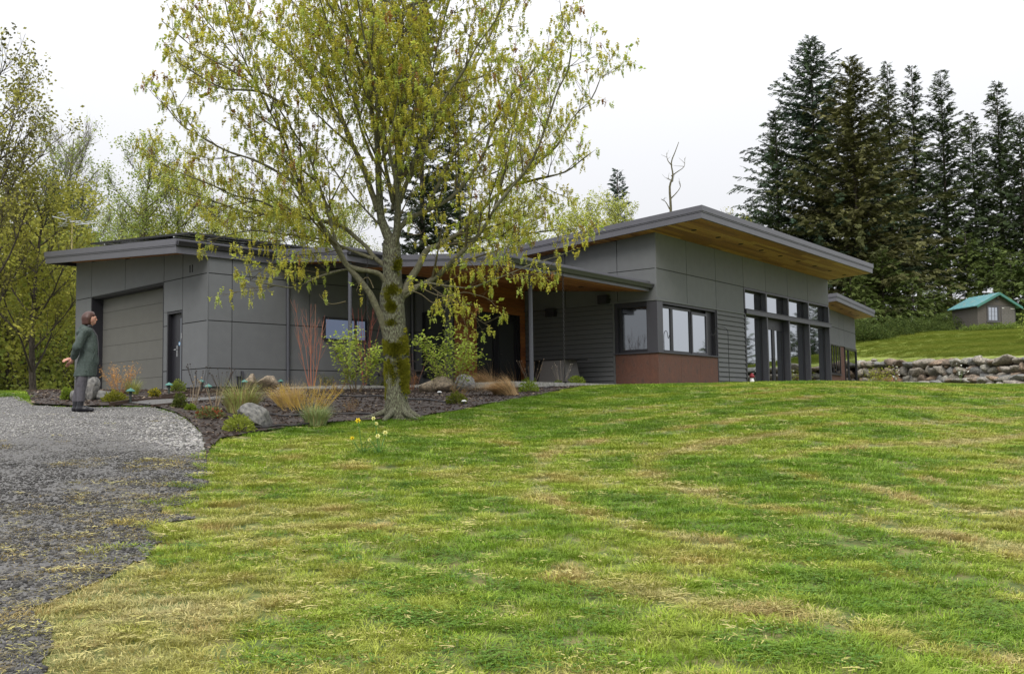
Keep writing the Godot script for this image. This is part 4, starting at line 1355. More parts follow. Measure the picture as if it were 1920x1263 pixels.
func build_patio_things() -> void:
	chain("rain_chain", "dark rain chain hanging from the porch gutter beside the steel post", Vector3(21.55, -0.02, -14.42), 2.86)
	chain("rain_chain", "dark rain chain hanging in front of the ribbon window", Vector3(18.45, -0.02, -18.38), 3.30)
	# steel grill table against the dark siding
	var c := Vector3(25.35, -0.02, -17.15)
	var t := thing("grill_table", "sheet-steel outdoor table with flared box body against the dark siding", "table", c)
	var b := MB.new()
	b.hexa([c + Vector3(-0.42, 0.13, -0.50), c + Vector3(0.42, 0.13, -0.50), c + Vector3(0.42, 0.13, 0.50), c + Vector3(-0.42, 0.13, 0.50), c + Vector3(-0.33, 0.80, -0.40), c + Vector3(0.33, 0.80, -0.40), c + Vector3(0.33, 0.80, 0.40), c + Vector3(-0.33, 0.80, 0.40)])
	obj_world("body", b.done(), mats.sheet_steel, t)
	var xf := Transform3D(Basis(), c)
	box("top", mats.iron, t, xf, Vector3(-0.40, 0.80, -0.95), Vector3(0.40, 0.83, 0.75))
	box("side_shelf", mats.iron, t, xf, Vector3(-0.34, 0.46, -1.12), Vector3(0.20, 0.485, -0.42))
	box("back_box", mats.iron, t, xf, Vector3(0.0, 0.486, -0.92), Vector3(0.3, 0.79, -0.45))
	for q in [[-0.3, -1.08], [0.15, -1.08], [-0.3, -0.52], [0.38, -0.46], [-0.40, 0.46], [0.38, 0.46]]:
		box("leg", mats.iron, t, xf, Vector3(q[0] - 0.016, 0.0, q[1] - 0.016), Vector3(q[0] + 0.016, 0.46 if q[1] < -0.5 else 0.14, q[1] + 0.016))
	# picnic table behind the maple's trunk
	var c2 := Vector3(20.1, -0.02, -19.4)
	var pt := thing("picnic_table", "dark wooden picnic table on the side patio behind the maple", "table", c2, deg_to_rad(4))
	var pf := pt.global_transform
	for i in 5:
		box("top_plank", mats.dark_wood, pt, pf, Vector3(-0.95, 0.71, -0.38 + i * 0.155), Vector3(0.95, 0.75, -0.235 + i * 0.155))
	for s in [-1.0, 1.0]:
		for i in 2:
			box("seat_plank", mats.dark_wood, pt, pf, Vector3(-0.95, 0.42, s * 0.70 - 0.14 + i * 0.145), Vector3(0.95, 0.455, s * 0.70 - 0.005 + i * 0.145))
	for x in [-0.7, 0.7]:
		for s in [-1.0, 1.0]:
			var lb := MB.new()
			lb.hexa([pf * Vector3(x - 0.02, 0, s * 0.72 - 0.05), pf * Vector3(x + 0.02, 0, s * 0.72 - 0.05), pf * Vector3(x + 0.02, 0, s * 0.72 + 0.05), pf * Vector3(x - 0.02, 0, s * 0.72 + 0.05), pf * Vector3(x - 0.02, 0.71, s * 0.22 - 0.05), pf * Vector3(x + 0.02, 0.71, s * 0.22 - 0.05), pf * Vector3(x + 0.02, 0.71, s * 0.22 + 0.05), pf * Vector3(x - 0.02, 0.71, s * 0.22 + 0.05)])
			obj_world("leg", lb.done(), mats.dark_wood, pt)
		box("cross_rail", mats.dark_wood, pt, pf, Vector3(x + 0.021, 0.34, -0.82), Vector3(x + 0.06, 0.419, 0.82))
	# shepherd's hook before the corner window
	var hp := Vector3(29.0, ground_h(29.0, -13.3), -13.3)
	var h := thing("shepherd_hook", "thin black garden hook standing before the corner window", "garden hook", hp)
	var hb := MB.new()
	var pts := [hp + Vector3(0, -0.3, 0), hp + Vector3(0, 1.1, 0), hp + Vector3(0, 1.62, 0)]
	for i in 8:
		var a := PI * i / 7.0
		pts.append(hp + Vector3(0, 1.68 + sin(a) * 0.17, 0) + Vector3(-0.16, 0, -0.16) * (1.0 - cos(a)) * 0.9)
	pts.append(pts[pts.size() - 1] + Vector3(-0.04, -0.09, -0.04))
	pts.append(pts[pts.size() - 1] + Vector3(-0.05, 0.02, -0.05))
	pts.append(pts[pts.size() - 1] + Vector3(-0.02, 0.07, -0.02))
	var sp := smooth_path(pts, 3)
	hb.tube(sp, taper(sp.size(), 0.011, 0.009), 6)
	obj_world("rod", hb.done(), mats.iron, h)
	var ft := MB.new()
	rod(ft, hp + Vector3(-0.1, 0.12, 0), hp + Vector3(0.1, 0.12, 0), 0.008)
	rod(ft, hp + Vector3(-0.1, 0.12, 0), hp + Vector3(-0.1, -0.1, 0), 0.008)
	rod(ft, hp + Vector3(0.1, 0.12, 0), hp + Vector3(0.1, -0.1, 0), 0.008)
	obj_world("foot", ft.done(), mats.iron, h)
	# small ornament at the foot of the lapped siding
	var op := Vector3(32.1, ground_h(32.1, -13.9), -13.9)
	var orn := thing("garden_ornament", "tiny red and white ornament at the foot of the lapped siding", "ornament", op)
	var ob := MB.new()
	ob.lathe([[0.0, 0.0], [0.09, 0.0], [0.10, 0.16], [0.05, 0.34], [0.0, 0.36]], 10, op)
	obj_world("body", ob.done(), mats.white_paint, orn)
	var oh := MB.new()
	oh.lathe([[0.0, 0.34], [0.08, 0.36], [0.085, 0.42], [0.04, 0.5], [0.0, 0.52]], 10, op)
	obj_world("cap", oh.done(), mat("red_cap", lin(0.25, 0.02, 0.03), 0.6), orn)


# ---------------------------------------------------------------- trees

func noisy_tube(b: MB, pts: PackedVector3Array, rad: PackedFloat32Array, sides: int, amp: float, freq: float) -> void:
	var k := b.v.size()
	b.tube(pts, rad, sides)
	for i in range(k, b.v.size()):
		var p := b.v[i]
		b.v[i] = p + b.n[i] * amp * nz2.get_noise_3d(p.x * freq, p.y * freq * 0.45, p.z * freq)


func smooth_path(p: Array, steps: int) -> PackedVector3Array:      # Catmull-Rom through the points
	var out := PackedVector3Array()
	for i in p.size() - 1:
		var a: Vector3 = p[maxi(i - 1, 0)]
		var b: Vector3 = p[i]
		var c: Vector3 = p[i + 1]
		var d: Vector3 = p[mini(i + 2, p.size() - 1)]
		for s in steps:
			out.append(b.cubic_interpolate(c, a, d, float(s) / steps))
	out.append(p[p.size() - 1])
	return out


func bend(start: Vector3, dir: Vector3, length: float, n: int, lift: float, wob: float) -> PackedVector3Array:
	var out := PackedVector3Array([start])
	var d := dir.normalized()
	var p := start
	for i in n:
		d = (d + Vector3(0, lift, 0) / n + rv() * wob).normalized()
		p += d * (length / n)
		out.append(p)
	return out


func taper(n: int, r0: float, r1: float) -> PackedFloat32Array:
	var out := PackedFloat32Array()
	for i in n:
		out.append(lerpf(r0, r1, pow(float(i) / maxf(n - 1, 1), 0.62)))
	return out


func young_leaves(seed_: int) -> ArrayMesh:                # a fan of small half-opened leaves at a bud
	var r := RandomNumberGenerator.new()
	r.seed = seed_
	var b := MB.new()
	for i in 8:
		var a := r.randf() * TAU
		var e := Vector3(cos(a), r.randf_range(-0.5, 0.9), sin(a)).normalized() * r.randf_range(0.04, 0.085)
		var f := e.cross(Vector3(r.randf_range(-1, 1), 1, r.randf_range(-1, 1))).normalized() * r.randf_range(0.012, 0.024)
		b.col = Color(0.92, 1.0, 0.8) * r.randf_range(0.7, 1.1)
		b.quad(e * 0.08, e * 0.55 + f, e, e * 0.55 - f)
	return b.done(false)


func raceme_mesh(seed_: int) -> ArrayMesh:                 # two or three hanging catkins and a pair of folded young leaves, about 13 cm
	var r := RandomNumberGenerator.new()
	r.seed = seed_
	var b := MB.new()
	var hang := r.randi_range(2, 3)
	for h in hang:
		var o := Vector3(r.randf_range(-0.03, 0.03), r.randf_range(-0.01, 0.01), r.randf_range(-0.03, 0.03))
		var len_ := r.randf_range(0.07, 0.13)
		var sway := Vector3(r.randf_range(-0.02, 0.02), 0, r.randf_range(-0.02, 0.02))
		var n := 11
		b.col = Color(0.95, 1.0, 1.0)
		b.tri(o + Vector3(-0.002, 0.0, 0), o + Vector3(0.002, 0, 0), o + sway + Vector3(0, -len_, 0))
		for i in n:
			var t := (i + 1.0) / n
			var c := o + sway * t + Vector3(0, -len_ * (0.18 + 0.82 * t), 0)
			var s := 0.024 * (1.15 - 0.6 * t)
			for j in 2:
				var a := r.randf() * TAU
				var e := Vector3(cos(a), r.randf_range(-0.9, 0.1), sin(a)).normalized() * s
				var f := Vector3(-sin(a), r.randf_range(-0.3, 0.3), cos(a)).normalized() * s * 0.55
				b.col = Color(1, 1, 1) * r.randf_range(0.75, 1.1)
				b.quad(c - f * 0.4, c + e * 0.5 + f, c + e, c + e * 0.5 - f)
	for l in 3:
		var a := r.randf() * TAU
		var e := Vector3(cos(a), r.randf_range(-0.2, 0.8), sin(a)).normalized() * r.randf_range(0.03, 0.055)
		var f := e.cross(Vector3.UP).normalized() * 0.012
		b.col = Color(1.0, 0.92, 0.8)
		b.quad(Vector3.ZERO, e * 0.55 + f, e, e * 0.55 - f)
	return b.done(false)


var twig_b: MB
var cat_x := []
var cat_c := []


func hang_catkin(p: Vector3, s: float, tip := false) -> void:
	cat_x.append(Transform3D(Basis(Vector3.UP, rnd(0, TAU)) * Basis(Vector3(1, 0, 0), rnd(-0.25, 0.25)) * Basis().scaled(Vector3(s, s * rnd(0.8, 1.2), s)), p))
	var u := rng.randf()
	var c := Color(0.66, 0.70, 0.15).lerp(Color(0.74, 0.68, 0.14), u)
	if u < 0.25: c = c.lerp(Color(0.56, 0.66, 0.18), 0.7)
	if tip and rng.randf() < 0.22: c = Color(0.50, 0.28, 0.11)
	cat_c.append(c * rnd(0.75, 1.1))


func leafy_twigs(pts: PackedVector3Array, r0: float, length: float, level: int, dens: float) -> void:
	# side shoots along a branch, catkins along the shoots
	var n := pts.size()
	var walked := 0.0
	var next := length * 0.05
	var flip := rng.randf() < 0.5
	for i in n - 1:
		var a := pts[i]
		var b := pts[i + 1]
		var seg := a.distance_to(b)
		while next < walked + seg:
			var t := (next - walked) / seg
			var p := a.lerp(b, t)
			var d := (b - a).normalized()
			var side := d.cross(Vector3.UP.rotated(d, rnd(-1.2, 1.2))).normalized() * (1.0 if flip else -1.0)
			flip = not flip
			var frac := next / length
			if level > 0:
				var L := clampf(length * 0.34 * (1.05 - frac) + 0.28, 0.3, 1.5) * rnd(0.7, 1.25)
				if level > 1: L = clampf(length * 0.30 * (1.1 - frac) + 0.45, 0.5, 2.1) * rnd(0.7, 1.2)
				var sub := bend(p, d * 0.75 + side * 0.8 + Vector3(0, 0.12, 0), L, 4, 0.35, 0.10)
				twig_b.tube(sub, taper(5, maxf(r0 * (1.0 - frac) * 0.45, 0.006), 0.0028), 4)
				leafy_twigs(sub, 0.006, L, level - 1, dens)
				hang_catkin(sub[4], rnd(1.0, 1.5), true)
				next += (rnd(0.20, 0.36) if level == 1 else rnd(0.30, 0.5)) / dens
			else:
				var L := rnd(0.06, 0.22)
				var q := p + (d * 0.5 + side * 0.8 + Vector3(0, rnd(-0.3, 0.3), 0)).normalized() * L
				twig_b.tri(p + Vector3(0, 0.003, 0), p - Vector3(0, 0.003, 0), q)
				hang_catkin(q, rnd(0.9, 1.4))
				next += rnd(0.065, 0.13) / dens
		walked += seg


func build_maple() -> void:
	rng.seed = 77
	var base := on_ground(745, 784)
	var dist := Vector2(base.x, base.z).length()
	var tree := thing("maple_tree", "mossy grey maple with yellow-green hanging catkins standing at the bed's edge", "tree", base)
	# trunk with two leaders
	var tb := MB.new()
	var tp := []
	var tr := []
	for q in [[747, 792, 0.30], [746, 776, 0.225], [744, 755, 0.190], [742, 720, 0.176], [741, 680, 0.176], [740, 640, 0.181], [738, 600, 0.196], [737, 565, 0.200], [737, 535, 0.175], [736, 505, 0.150], [735, 475, 0.135], [734, 450, 0.125]]:
		tp.append(at(q[0], q[1], dist)); tr.append(q[2])
	var path := smooth_path(tp, 5)
	var rr := PackedFloat32Array()
	for i in path.size():
		var f := float(i) / 5.0
		var k := mini(int(f), tr.size() - 2)
		rr.append(lerpf(tr[k], tr[k + 1], f - k))
	noisy_tube(tb, path, rr, 26, 0.05, 60.0)
	obj_world("trunk", tb.done(), mats.maple_bark, tree)
	for i in 7:                                              # roots running out from the flare
		var a := TAU * i / 7.0 + rnd(-0.3, 0.3)
		var e := Vector3(cos(a), 0, sin(a))
		var L := rnd(0.30, 0.5)
		var rp := PackedVector3Array([base + e * 0.10 + Vector3(0, 0.32, 0), base + e * 0.17 + Vector3(0, 0.14, 0), base + e * (0.17 + L * 0.4) + Vector3(0, 0.055, 0), base + e * (0.17 + L) + Vector3(0, -0.03, 0)])
		var rb := MB.new()
		noisy_tube(rb, smooth_path(Array(rp), 4), taper(13, 0.085, 0.03), 9, 0.015, 90.0)
		obj_world("root", rb.done(), mats.maple_bark, tree)
	twig_b = MB.new()
	twig_b.col = Color(0.105, 0.090, 0.052)
	cat_x.clear()
	cat_c.clear()
	# main limbs traced in the photograph: [depth lean, start radius, pixels...]
	var limbs := [
		[0.0, 0.150, [734, 455], [722, 430], [713, 400], [710, 340], [707, 262], [710, 180], [713, 119], [720, 20], [726, -90], [730, -220], [733, -380]],
		[0.1, 0.140, [735, 460], [743, 440], [745, 412], [747, 336], [751, 237], [756, 166], [763, 119], [774, 24], [786, -80], [800, -200]],
		[0.25, 0.115, [728, 640], [716, 600], [705, 574], [692, 549], [672, 523], [655, 504], [640, 482], [624, 452], [603, 422], [588, 394], [570, 361], [553, 323], [540, 280], [522, 240], [498, 195], [474, 147], [436, 62], [424, 12], [412, -40]],
		[0.45, 0.082, [730, 545], [715, 517], [697, 509], [667, 504], [650, 494], [637, 470], [628, 450], [616, 402], [601, 354], [590, 320], [573, 282], [555, 254], [534, 221], [500, 166], [472, 105], [455, 55]],
		[-0.3, 0.075, [726, 500], [702, 483], [687, 463], [667, 445], [640, 424], [592, 412], [538, 402], [491, 378], [442, 367], [400, 348], [344, 326], [312, 311], [275, 277]],
		[-0.5, 0.06, [640, 424], [590, 411], [540, 405], [503, 402], [454, 395], [388, 373], [331, 356], [268, 323]],
		[0.2, 0.045, [565, 350], [520, 322], [474, 299], [430, 285], [389, 264], [341, 235], [313, 202], [291, 176]],
		[0.0, 0.04, [505, 210], [484, 170], [436, 133], [379, 102], [341, 71], [303, 39]],
		[0.5, 0.036, [540, 200], [484, 171], [422, 166], [370, 140], [335, 118], [310, 102]],
		[-0.4, 0.035, [474, 147], [465, 135], [436, 102], [398, 52], [358, 2], [340, -25]],
		[-0.2, 0.09, [708, 395], [697, 360], [677, 306], [661, 273], [649, 249], [640, 226], [609, 185], [587, 152], [553, 112], [508, 74], [472, 45], [434, 0], [400, -40]],
		[-0.45, 0.07, [661, 273], [650, 245], [628, 188], [609, 140], [583, 64], [547, 0], [520, -60]],
		[0.5, 0.07, [708, 262], [698, 215], [687, 178], [668, 114], [652, 66], [642, 24], [630, -40], [610, -120]],
		[0.9, 0.045, [733, 300], [723, 261], [709, 226], [701, 166], [697, 95], [701, 36], [704, -30]],
		[-0.8, 0.045, [700, 300], [675, 237], [666, 166], [654, 119], [647, 60], [640, -20]],
		[0.3, 0.105, [748, 575], [757, 548], [783, 538], [819, 518], [849, 488], [877, 462], [900, 437], [925, 394], [940, 343], [953, 287], [962, 240], [972, 190], [985, 130]],
		[-0.15, 0.11, [746, 568], [768, 526], [783, 502], [798, 472], [820, 460], [839, 450], [867, 432], [892, 408], [926, 370], [963, 346], [997, 314], [1046, 271], [1074, 221], [1109, 185], [1128, 142], [1144, 114]],
		[-0.5, 0.08, [746, 430], [770, 408], [800, 395], [844, 372], [879, 333], [907, 290], [920, 250], [941, 204], [979, 154], [1029, 95], [1064, 36], [1070, 10]],
		[0.45, 0.05, [926, 392], [960, 350], [1000, 297], [1026, 228], [1045, 171], [1064, 133], [1072, 90], [1074, 68]],
		[0.75, 0.045, [752, 560], [781, 541], [795, 530], [839, 536], [882, 539], [915, 528], [960, 511], [1000, 494], [1040, 482], [1076, 468]],
		[-0.6, 0.06, [750, 330], [754, 261], [768, 228], [785, 187], [808, 142], [818, 95], [832, 36], [846, -10], [858, -70]],
		[0.35, 0.08, [748, 380], [763, 340], [778, 297], [801, 249], [830, 190], [849, 161], [872, 128], [896, 83], [930, 36], [945, -10], [965, -60]],
		[-0.7, 0.06, [765, 340], [790, 290], [815, 240], [849, 190], [877, 142], [905, 98], [926, 52], [941, 12], [950, -30]],
		[-0.2, 0.05, [800, 390], [830, 330], [853, 287], [884, 264], [920, 228], [948, 197], [975, 165], [1010, 120]],
		[0.9, 0.05, [963, 346], [1010, 335], [1060, 322], [1090, 300], [1120, 278]],
		[-0.5, 0.042, [850, 452], [900, 446], [950, 442], [1000, 436], [1050, 430], [1092, 428]],
		[0.8, 0.04, [655, 504], [625, 510], [590, 522], [555, 538], [520, 536], [480, 528], [446, 522]],
		[-0.5, 0.05, [700, 485], [660, 470], [600, 448], [540, 440], [470, 432], [405, 446], [372, 452]],
		[-0.9, 0.06, [742, 300], [745, 240], [738, 170], [730, 90], [735, 10], [740, -80]],
		[1.0, 0.05, [738, 480], [748, 420], [742, 350], [730, 270], [745, 190], [750, 120]],
	]
	var axis := (FW * Vector3(1, 0, 1)).normalized()
	for li in limbs.size():
		var L: Array = limbs[li]
		var pts := []
		var along := 0.0
		var x0: float = L[2][0]
		for i in range(2, L.size()):
			if i > 2:
				along += Vector2(L[i][0] - L[i - 1][0], L[i][1] - L[i - 1][1]).length() * dist / FOCAL
			var depth: float = L[0] * along * 0.62
			if li in [5, 6, 7, 8, 9, 11, 18, 24]: depth += [0, 0, 0, 0, 0, -1.0, 0.5, 0.6, 0.8, 0.4, 0, -0.5, 0, 0, 0, 0, 0, 0, 1.2, 0, 0, 0, 0, 0, -0.9][li] * 1.0
			var q := at(L[i][0], L[i][1], dist - depth)
			pts.append(q)
		var sp := smooth_path(pts, 3)
		var len_ := 0.0
		for i in sp.size() - 1: len_ += sp[i].distance_to(sp[i + 1])
		var lb := MB.new()
		noisy_tube(lb, sp, taper(sp.size(), L[1] * 0.68, 0.005), 10 if L[1] > 0.06 else 7, 0.012, 90.0)
		obj_world("limb", lb.done(), mats.maple_bark if L[1] > 0.13 else mats.limb_bark, tree)
		leafy_twigs(sp.slice(int(sp.size() * (0.32 if li < 5 else 0.2))), L[1] * 0.7, len_ * 0.72, 2, 1.12)
		hang_catkin(sp[sp.size() - 1], 1.3, true)
	# smaller limbs towards and away from the viewer fill the crown's depth
	for i in 24:
		var h := rnd(1.0, 8.6)
		var root_ := at(737.0 + rnd(-8, 14), 560.0 - h * FOCAL / dist * 0.82, dist)
		var a := rnd(0, TAU)
		var d := Vector3(cos(a), rnd(0.55, 1.3), sin(a))
		var len_ := rnd(2.2, 4.6) * clampf(1.15 - h * 0.055, 0.5, 1.0)
		var sp := bend(root_, d, len_, 8, 0.35, 0.07)
		var lb := MB.new()
		lb.tube(sp, taper(9, rnd(0.022, 0.042), 0.006), 6)
		obj_world("limb", lb.done(), mats.limb_bark, tree)
		leafy_twigs(sp.slice(2), 0.02, len_ * 0.8, 1, 1.05)
	# bare dead loops and low drooping shoots by the fork
	for q in [[[772, 545], [790, 552], [812, 568], [830, 563], [850, 566], [866, 572], [885, 570]], [[792, 541], [830, 556], [868, 548], [890, 552], [915, 560], [930, 575]], [[765, 440], [790, 437], [772, 415], [768, 402]], [[700, 540], [690, 520], [676, 528], [668, 545]], [[648, 565], [622, 570], [606, 562], [598, 551]], [[934, 492], [955, 516], [972, 522], [1004, 520], [1040, 519]], [[860, 487], [880, 490], [905, 520], [918, 535]]]:
		var pts := []
		for p in q: pts.append(at(p[0], p[1], dist - 0.9))
		var sp := smooth_path(pts, 3)
		twig_b.tube(sp, taper(sp.size(), 0.011, 0.004), 4)
		leafy_twigs(sp.slice(4), 0.006, 1.1, 0, 1.1)
	var tw := obj_world("twigs", twig_b.done(), mats.twig, tree)
	tw.set_meta("kind", "stuff")
	var half := []
	for v in 6:
		var xs := []
		var cs := []
		for i in range(v, cat_x.size(), 6):
			xs.append(cat_x[i]); cs.append(cat_c[i])
		multi("catkins" if v else "young_leaves", raceme_mesh(100 + v) if v else young_leaves(7), mats.leaf, xs, cs, tree)
	# moss cushions on the trunk
	var mx := []
	var mc := []
	var tuft := moss_mesh()
	for q in [[742, 655, 26, 9, 260], [722, 644, 8, 12, 60], [727, 700, 11, 20, 240], [757, 690, 12, 18, 200], [757, 722, 7, 18, 80], [763, 640, 8, 16, 70], [737, 577, 12, 9, 110], [728, 560, 7, 12, 60], [735, 606, 9, 4, 30], [722, 735, 5, 26, 60], [752, 500, 7, 12, 70], [742, 545, 12, 10, 50]]:
		for i in q[4]:
			var px: float = q[0] + rng.randfn(0, 0.5) * q[2]
			var py: float = q[1] + rng.randfn(0, 0.5) * q[3]
			var c := at(742.0 - clampf((640.0 - py) * 0.04, -4.0, 5.0), py, dist)
			var lat := clampf((px - 742.0) * dist / FOCAL, -0.182, 0.182)
			var nrm := (RT * lat - axis * sqrt(maxf(0.186 * 0.186 - lat * lat, 0.0))).normalized()
			var p := c + nrm * 0.180
			mx.append(Transform3D(Basis(Quaternion(Vector3.UP, nrm)) * Basis(Vector3.UP, rnd(0, TAU)) * Basis().scaled(Vector3(1, rnd(1.0, 2.0), 1) * rnd(0.6, 1.4)), p))
			mc.append(Color(0.19, 0.20, 0.018).lerp(Color(0.32, 0.31, 0.035), rng.randf()) * rnd(0.7, 1.15))
	multi("moss", tuft, mats.moss, mx, mc, tree)


func moss_mesh() -> ArrayMesh:
	var b := MB.new()
	var r := RandomNumberGenerator.new()
	r.seed = 3
	for i in 26:
		var a := r.randf() * TAU
		var d := sqrt(r.randf()) * 0.03
		var p := Vector3(cos(a) * d, 0, sin(a) * d)
		var t := p * 1.3 + Vector3(r.randf_range(-0.01, 0.01), r.randf_range(0.012, 0.034) * (1.0 - d * 15.0), r.randf_range(-0.01, 0.01))
		var s := Vector3(-sin(a), 0, cos(a)) * 0.006
		b.tri(p - s, p + s, t)
		b.tri(p - s.rotated(Vector3.UP, 1.5), p + s.rotated(Vector3.UP, 1.5), t)
	return b.done(false)


# ---------------------------------------------------------------- conifers

func spray_mesh(seed_: int) -> ArrayMesh:                   # a flat drooping conifer spray one metre long, along +x
	var r := RandomNumberGenerator.new()
	r.seed = seed_
	var b := MB.new()
	b.col = Color(0.8, 0.75, 0.7)
	b.tri(Vector3(0, 0, -0.012), Vector3(0, 0, 0.012), Vector3(0.95, -0.10, 0))
	for i in 13:
		var t := (i + 0.4) / 13.0
		for s in [-1.0, 1.0]:
			if r.randf() < 0.12: continue
			var p := Vector3(t * 0.92, -0.10 * t * t, 0)
			var L := 0.34 * (1.08 - t) + 0.07
			L *= r.randf_range(0.7, 1.25)
			var a: float = r.randf_range(0.6, 1.05)
			var e := Vector3(cos(a), r.randf_range(-0.34, 0.06), sin(a) * s).normalized() * L
			var w := Vector3(e.z, 0, -e.x).normalized() * 0.058 + Vector3(0, r.randf_range(-0.03, 0.03), 0)
			b.col = Color(1, 1, 1) * r.randf_range(0.7, 1.2)
			b.quad(p, p + e * 0.5 + w, p + e, p + e * 0.5 - w)
			var e2 := e.rotated(Vector3.UP, 0.6 * s * r.randf_range(-1, 1)) * 0.55
			b.tri(p + e * 0.35, p + e * 0.4 + w * 0.8, p + e * 0.45 + e2)
	return b.done(false)


var sprays := []


func conifer(called: String, label: String, base: Vector3, high: float, wide: float, c0: Color, c1: Color, bare := 0.1, dens := 1.0, spray := 1.0, droop := 0.25, open := 0.0, group := "") -> Node3D:
	if sprays.is_empty():
		for i in 3: sprays.append(spray_mesh(40 + i))
	var tree := thing(called, label, "tree", base, 0.0, group)
	var b := MB.new()
	var lean := Vector3(rnd(-0.012, 0.012), 0, rnd(-0.012, 0.012))
	var tp := PackedVector3Array()
	for i in 9:
		tp.append(base + Vector3(0, high * i / 8.0 - 0.3, 0) + lean * high * i / 8.0)
	b.tube(tp, taper(9, high * 0.0125 + 0.05, 0.025), 9)
	var xs := [[], [], []]
	var cs := [[], [], []]
	var n := int(high * 17.0 * dens)
	var gap := FastNoiseLite.new()
	gap.seed = rng.randi()
	gap.frequency = 0.16
	var branch := MB.new()
	branch.col = Color(0.05, 0.042, 0.034)
	for i in n:
		var t := bare + (1.0 - bare) * pow(float(i) / n, 0.92)
		var y := high * t
		var prof := pow(1.0 - t, 0.78) * (0.62 + 0.38 * smoothstep(bare, bare + 0.22, t))
		var a := rnd(0, TAU)
		var L := wide * prof * rnd(0.6, 1.22) * (1.0 + 0.35 * gap.get_noise_2d(a * 4.0, y * 1.3)) + 0.25
		if gap.get_noise_2d(y * 2.2, a * 5.0) < -0.36 + open * 0.3 and rng.randf() < 0.75: continue
		var d := Vector3(cos(a), lerpf(0.05, 0.75, t) - droop * 0.3, sin(a))
		var o := base + Vector3(0, y, 0) + lean * y
		var sp := bend(o, d, L, 5, -droop * 0.9 + 0.25, 0.05)
		branch.tube(sp, taper(6, 0.012 + L * 0.006, 0.006), 3, false)
		var tint_ := c0.lerp(c1, clampf(0.5 + gap.get_noise_2d(y * 1.1, a * 3.0) * 1.2, 0.0, 1.0))
		var m := maxi(2, int(L / spray * 6.4))
		for k in m:
			var f := (k + 0.7) / m
			var pos := f * 4.999
			var q := sp[int(pos)].lerp(sp[int(pos) + 1], pos - int(pos))
			var along := (sp[int(pos) + 1] - sp[int(pos)]).normalized()
			var dir := (along + along.cross(Vector3.UP) * rnd(-1.2, 1.2) + Vector3(0, rnd(-0.8, 0.4) - droop * 0.4, 0)).normalized()
			var up_ := (Vector3.UP + rv() * 0.9).normalized()
			var z := dir.cross(up_).normalized()
			var s := spray * rnd(0.4, 0.95) * (1.0 - 0.35 * t)
			var w := rng.randi_range(0, 2)
			xs[w].append(Transform3D(Basis(dir * s, z.cross(dir) * s, z * s), q))
			cs[w].append(tint_ * rnd(0.75, 1.3) )
	obj_world("trunk", b.done(), mats.fir_bark, tree)
	var br := obj_world("branches", branch.done(), mats.twig, tree)
	br.set_meta("kind", "stuff")
	for w in 3:
		multi("crown", sprays[w], mats.needle, xs[w], cs[w], tree)
	return tree


func bank_point(px: float, dist: float) -> Vector3:
	var d := ray(px, 640.0) * dist
	return Vector3(d.x, bank_at(d.x, d.z), d.z)


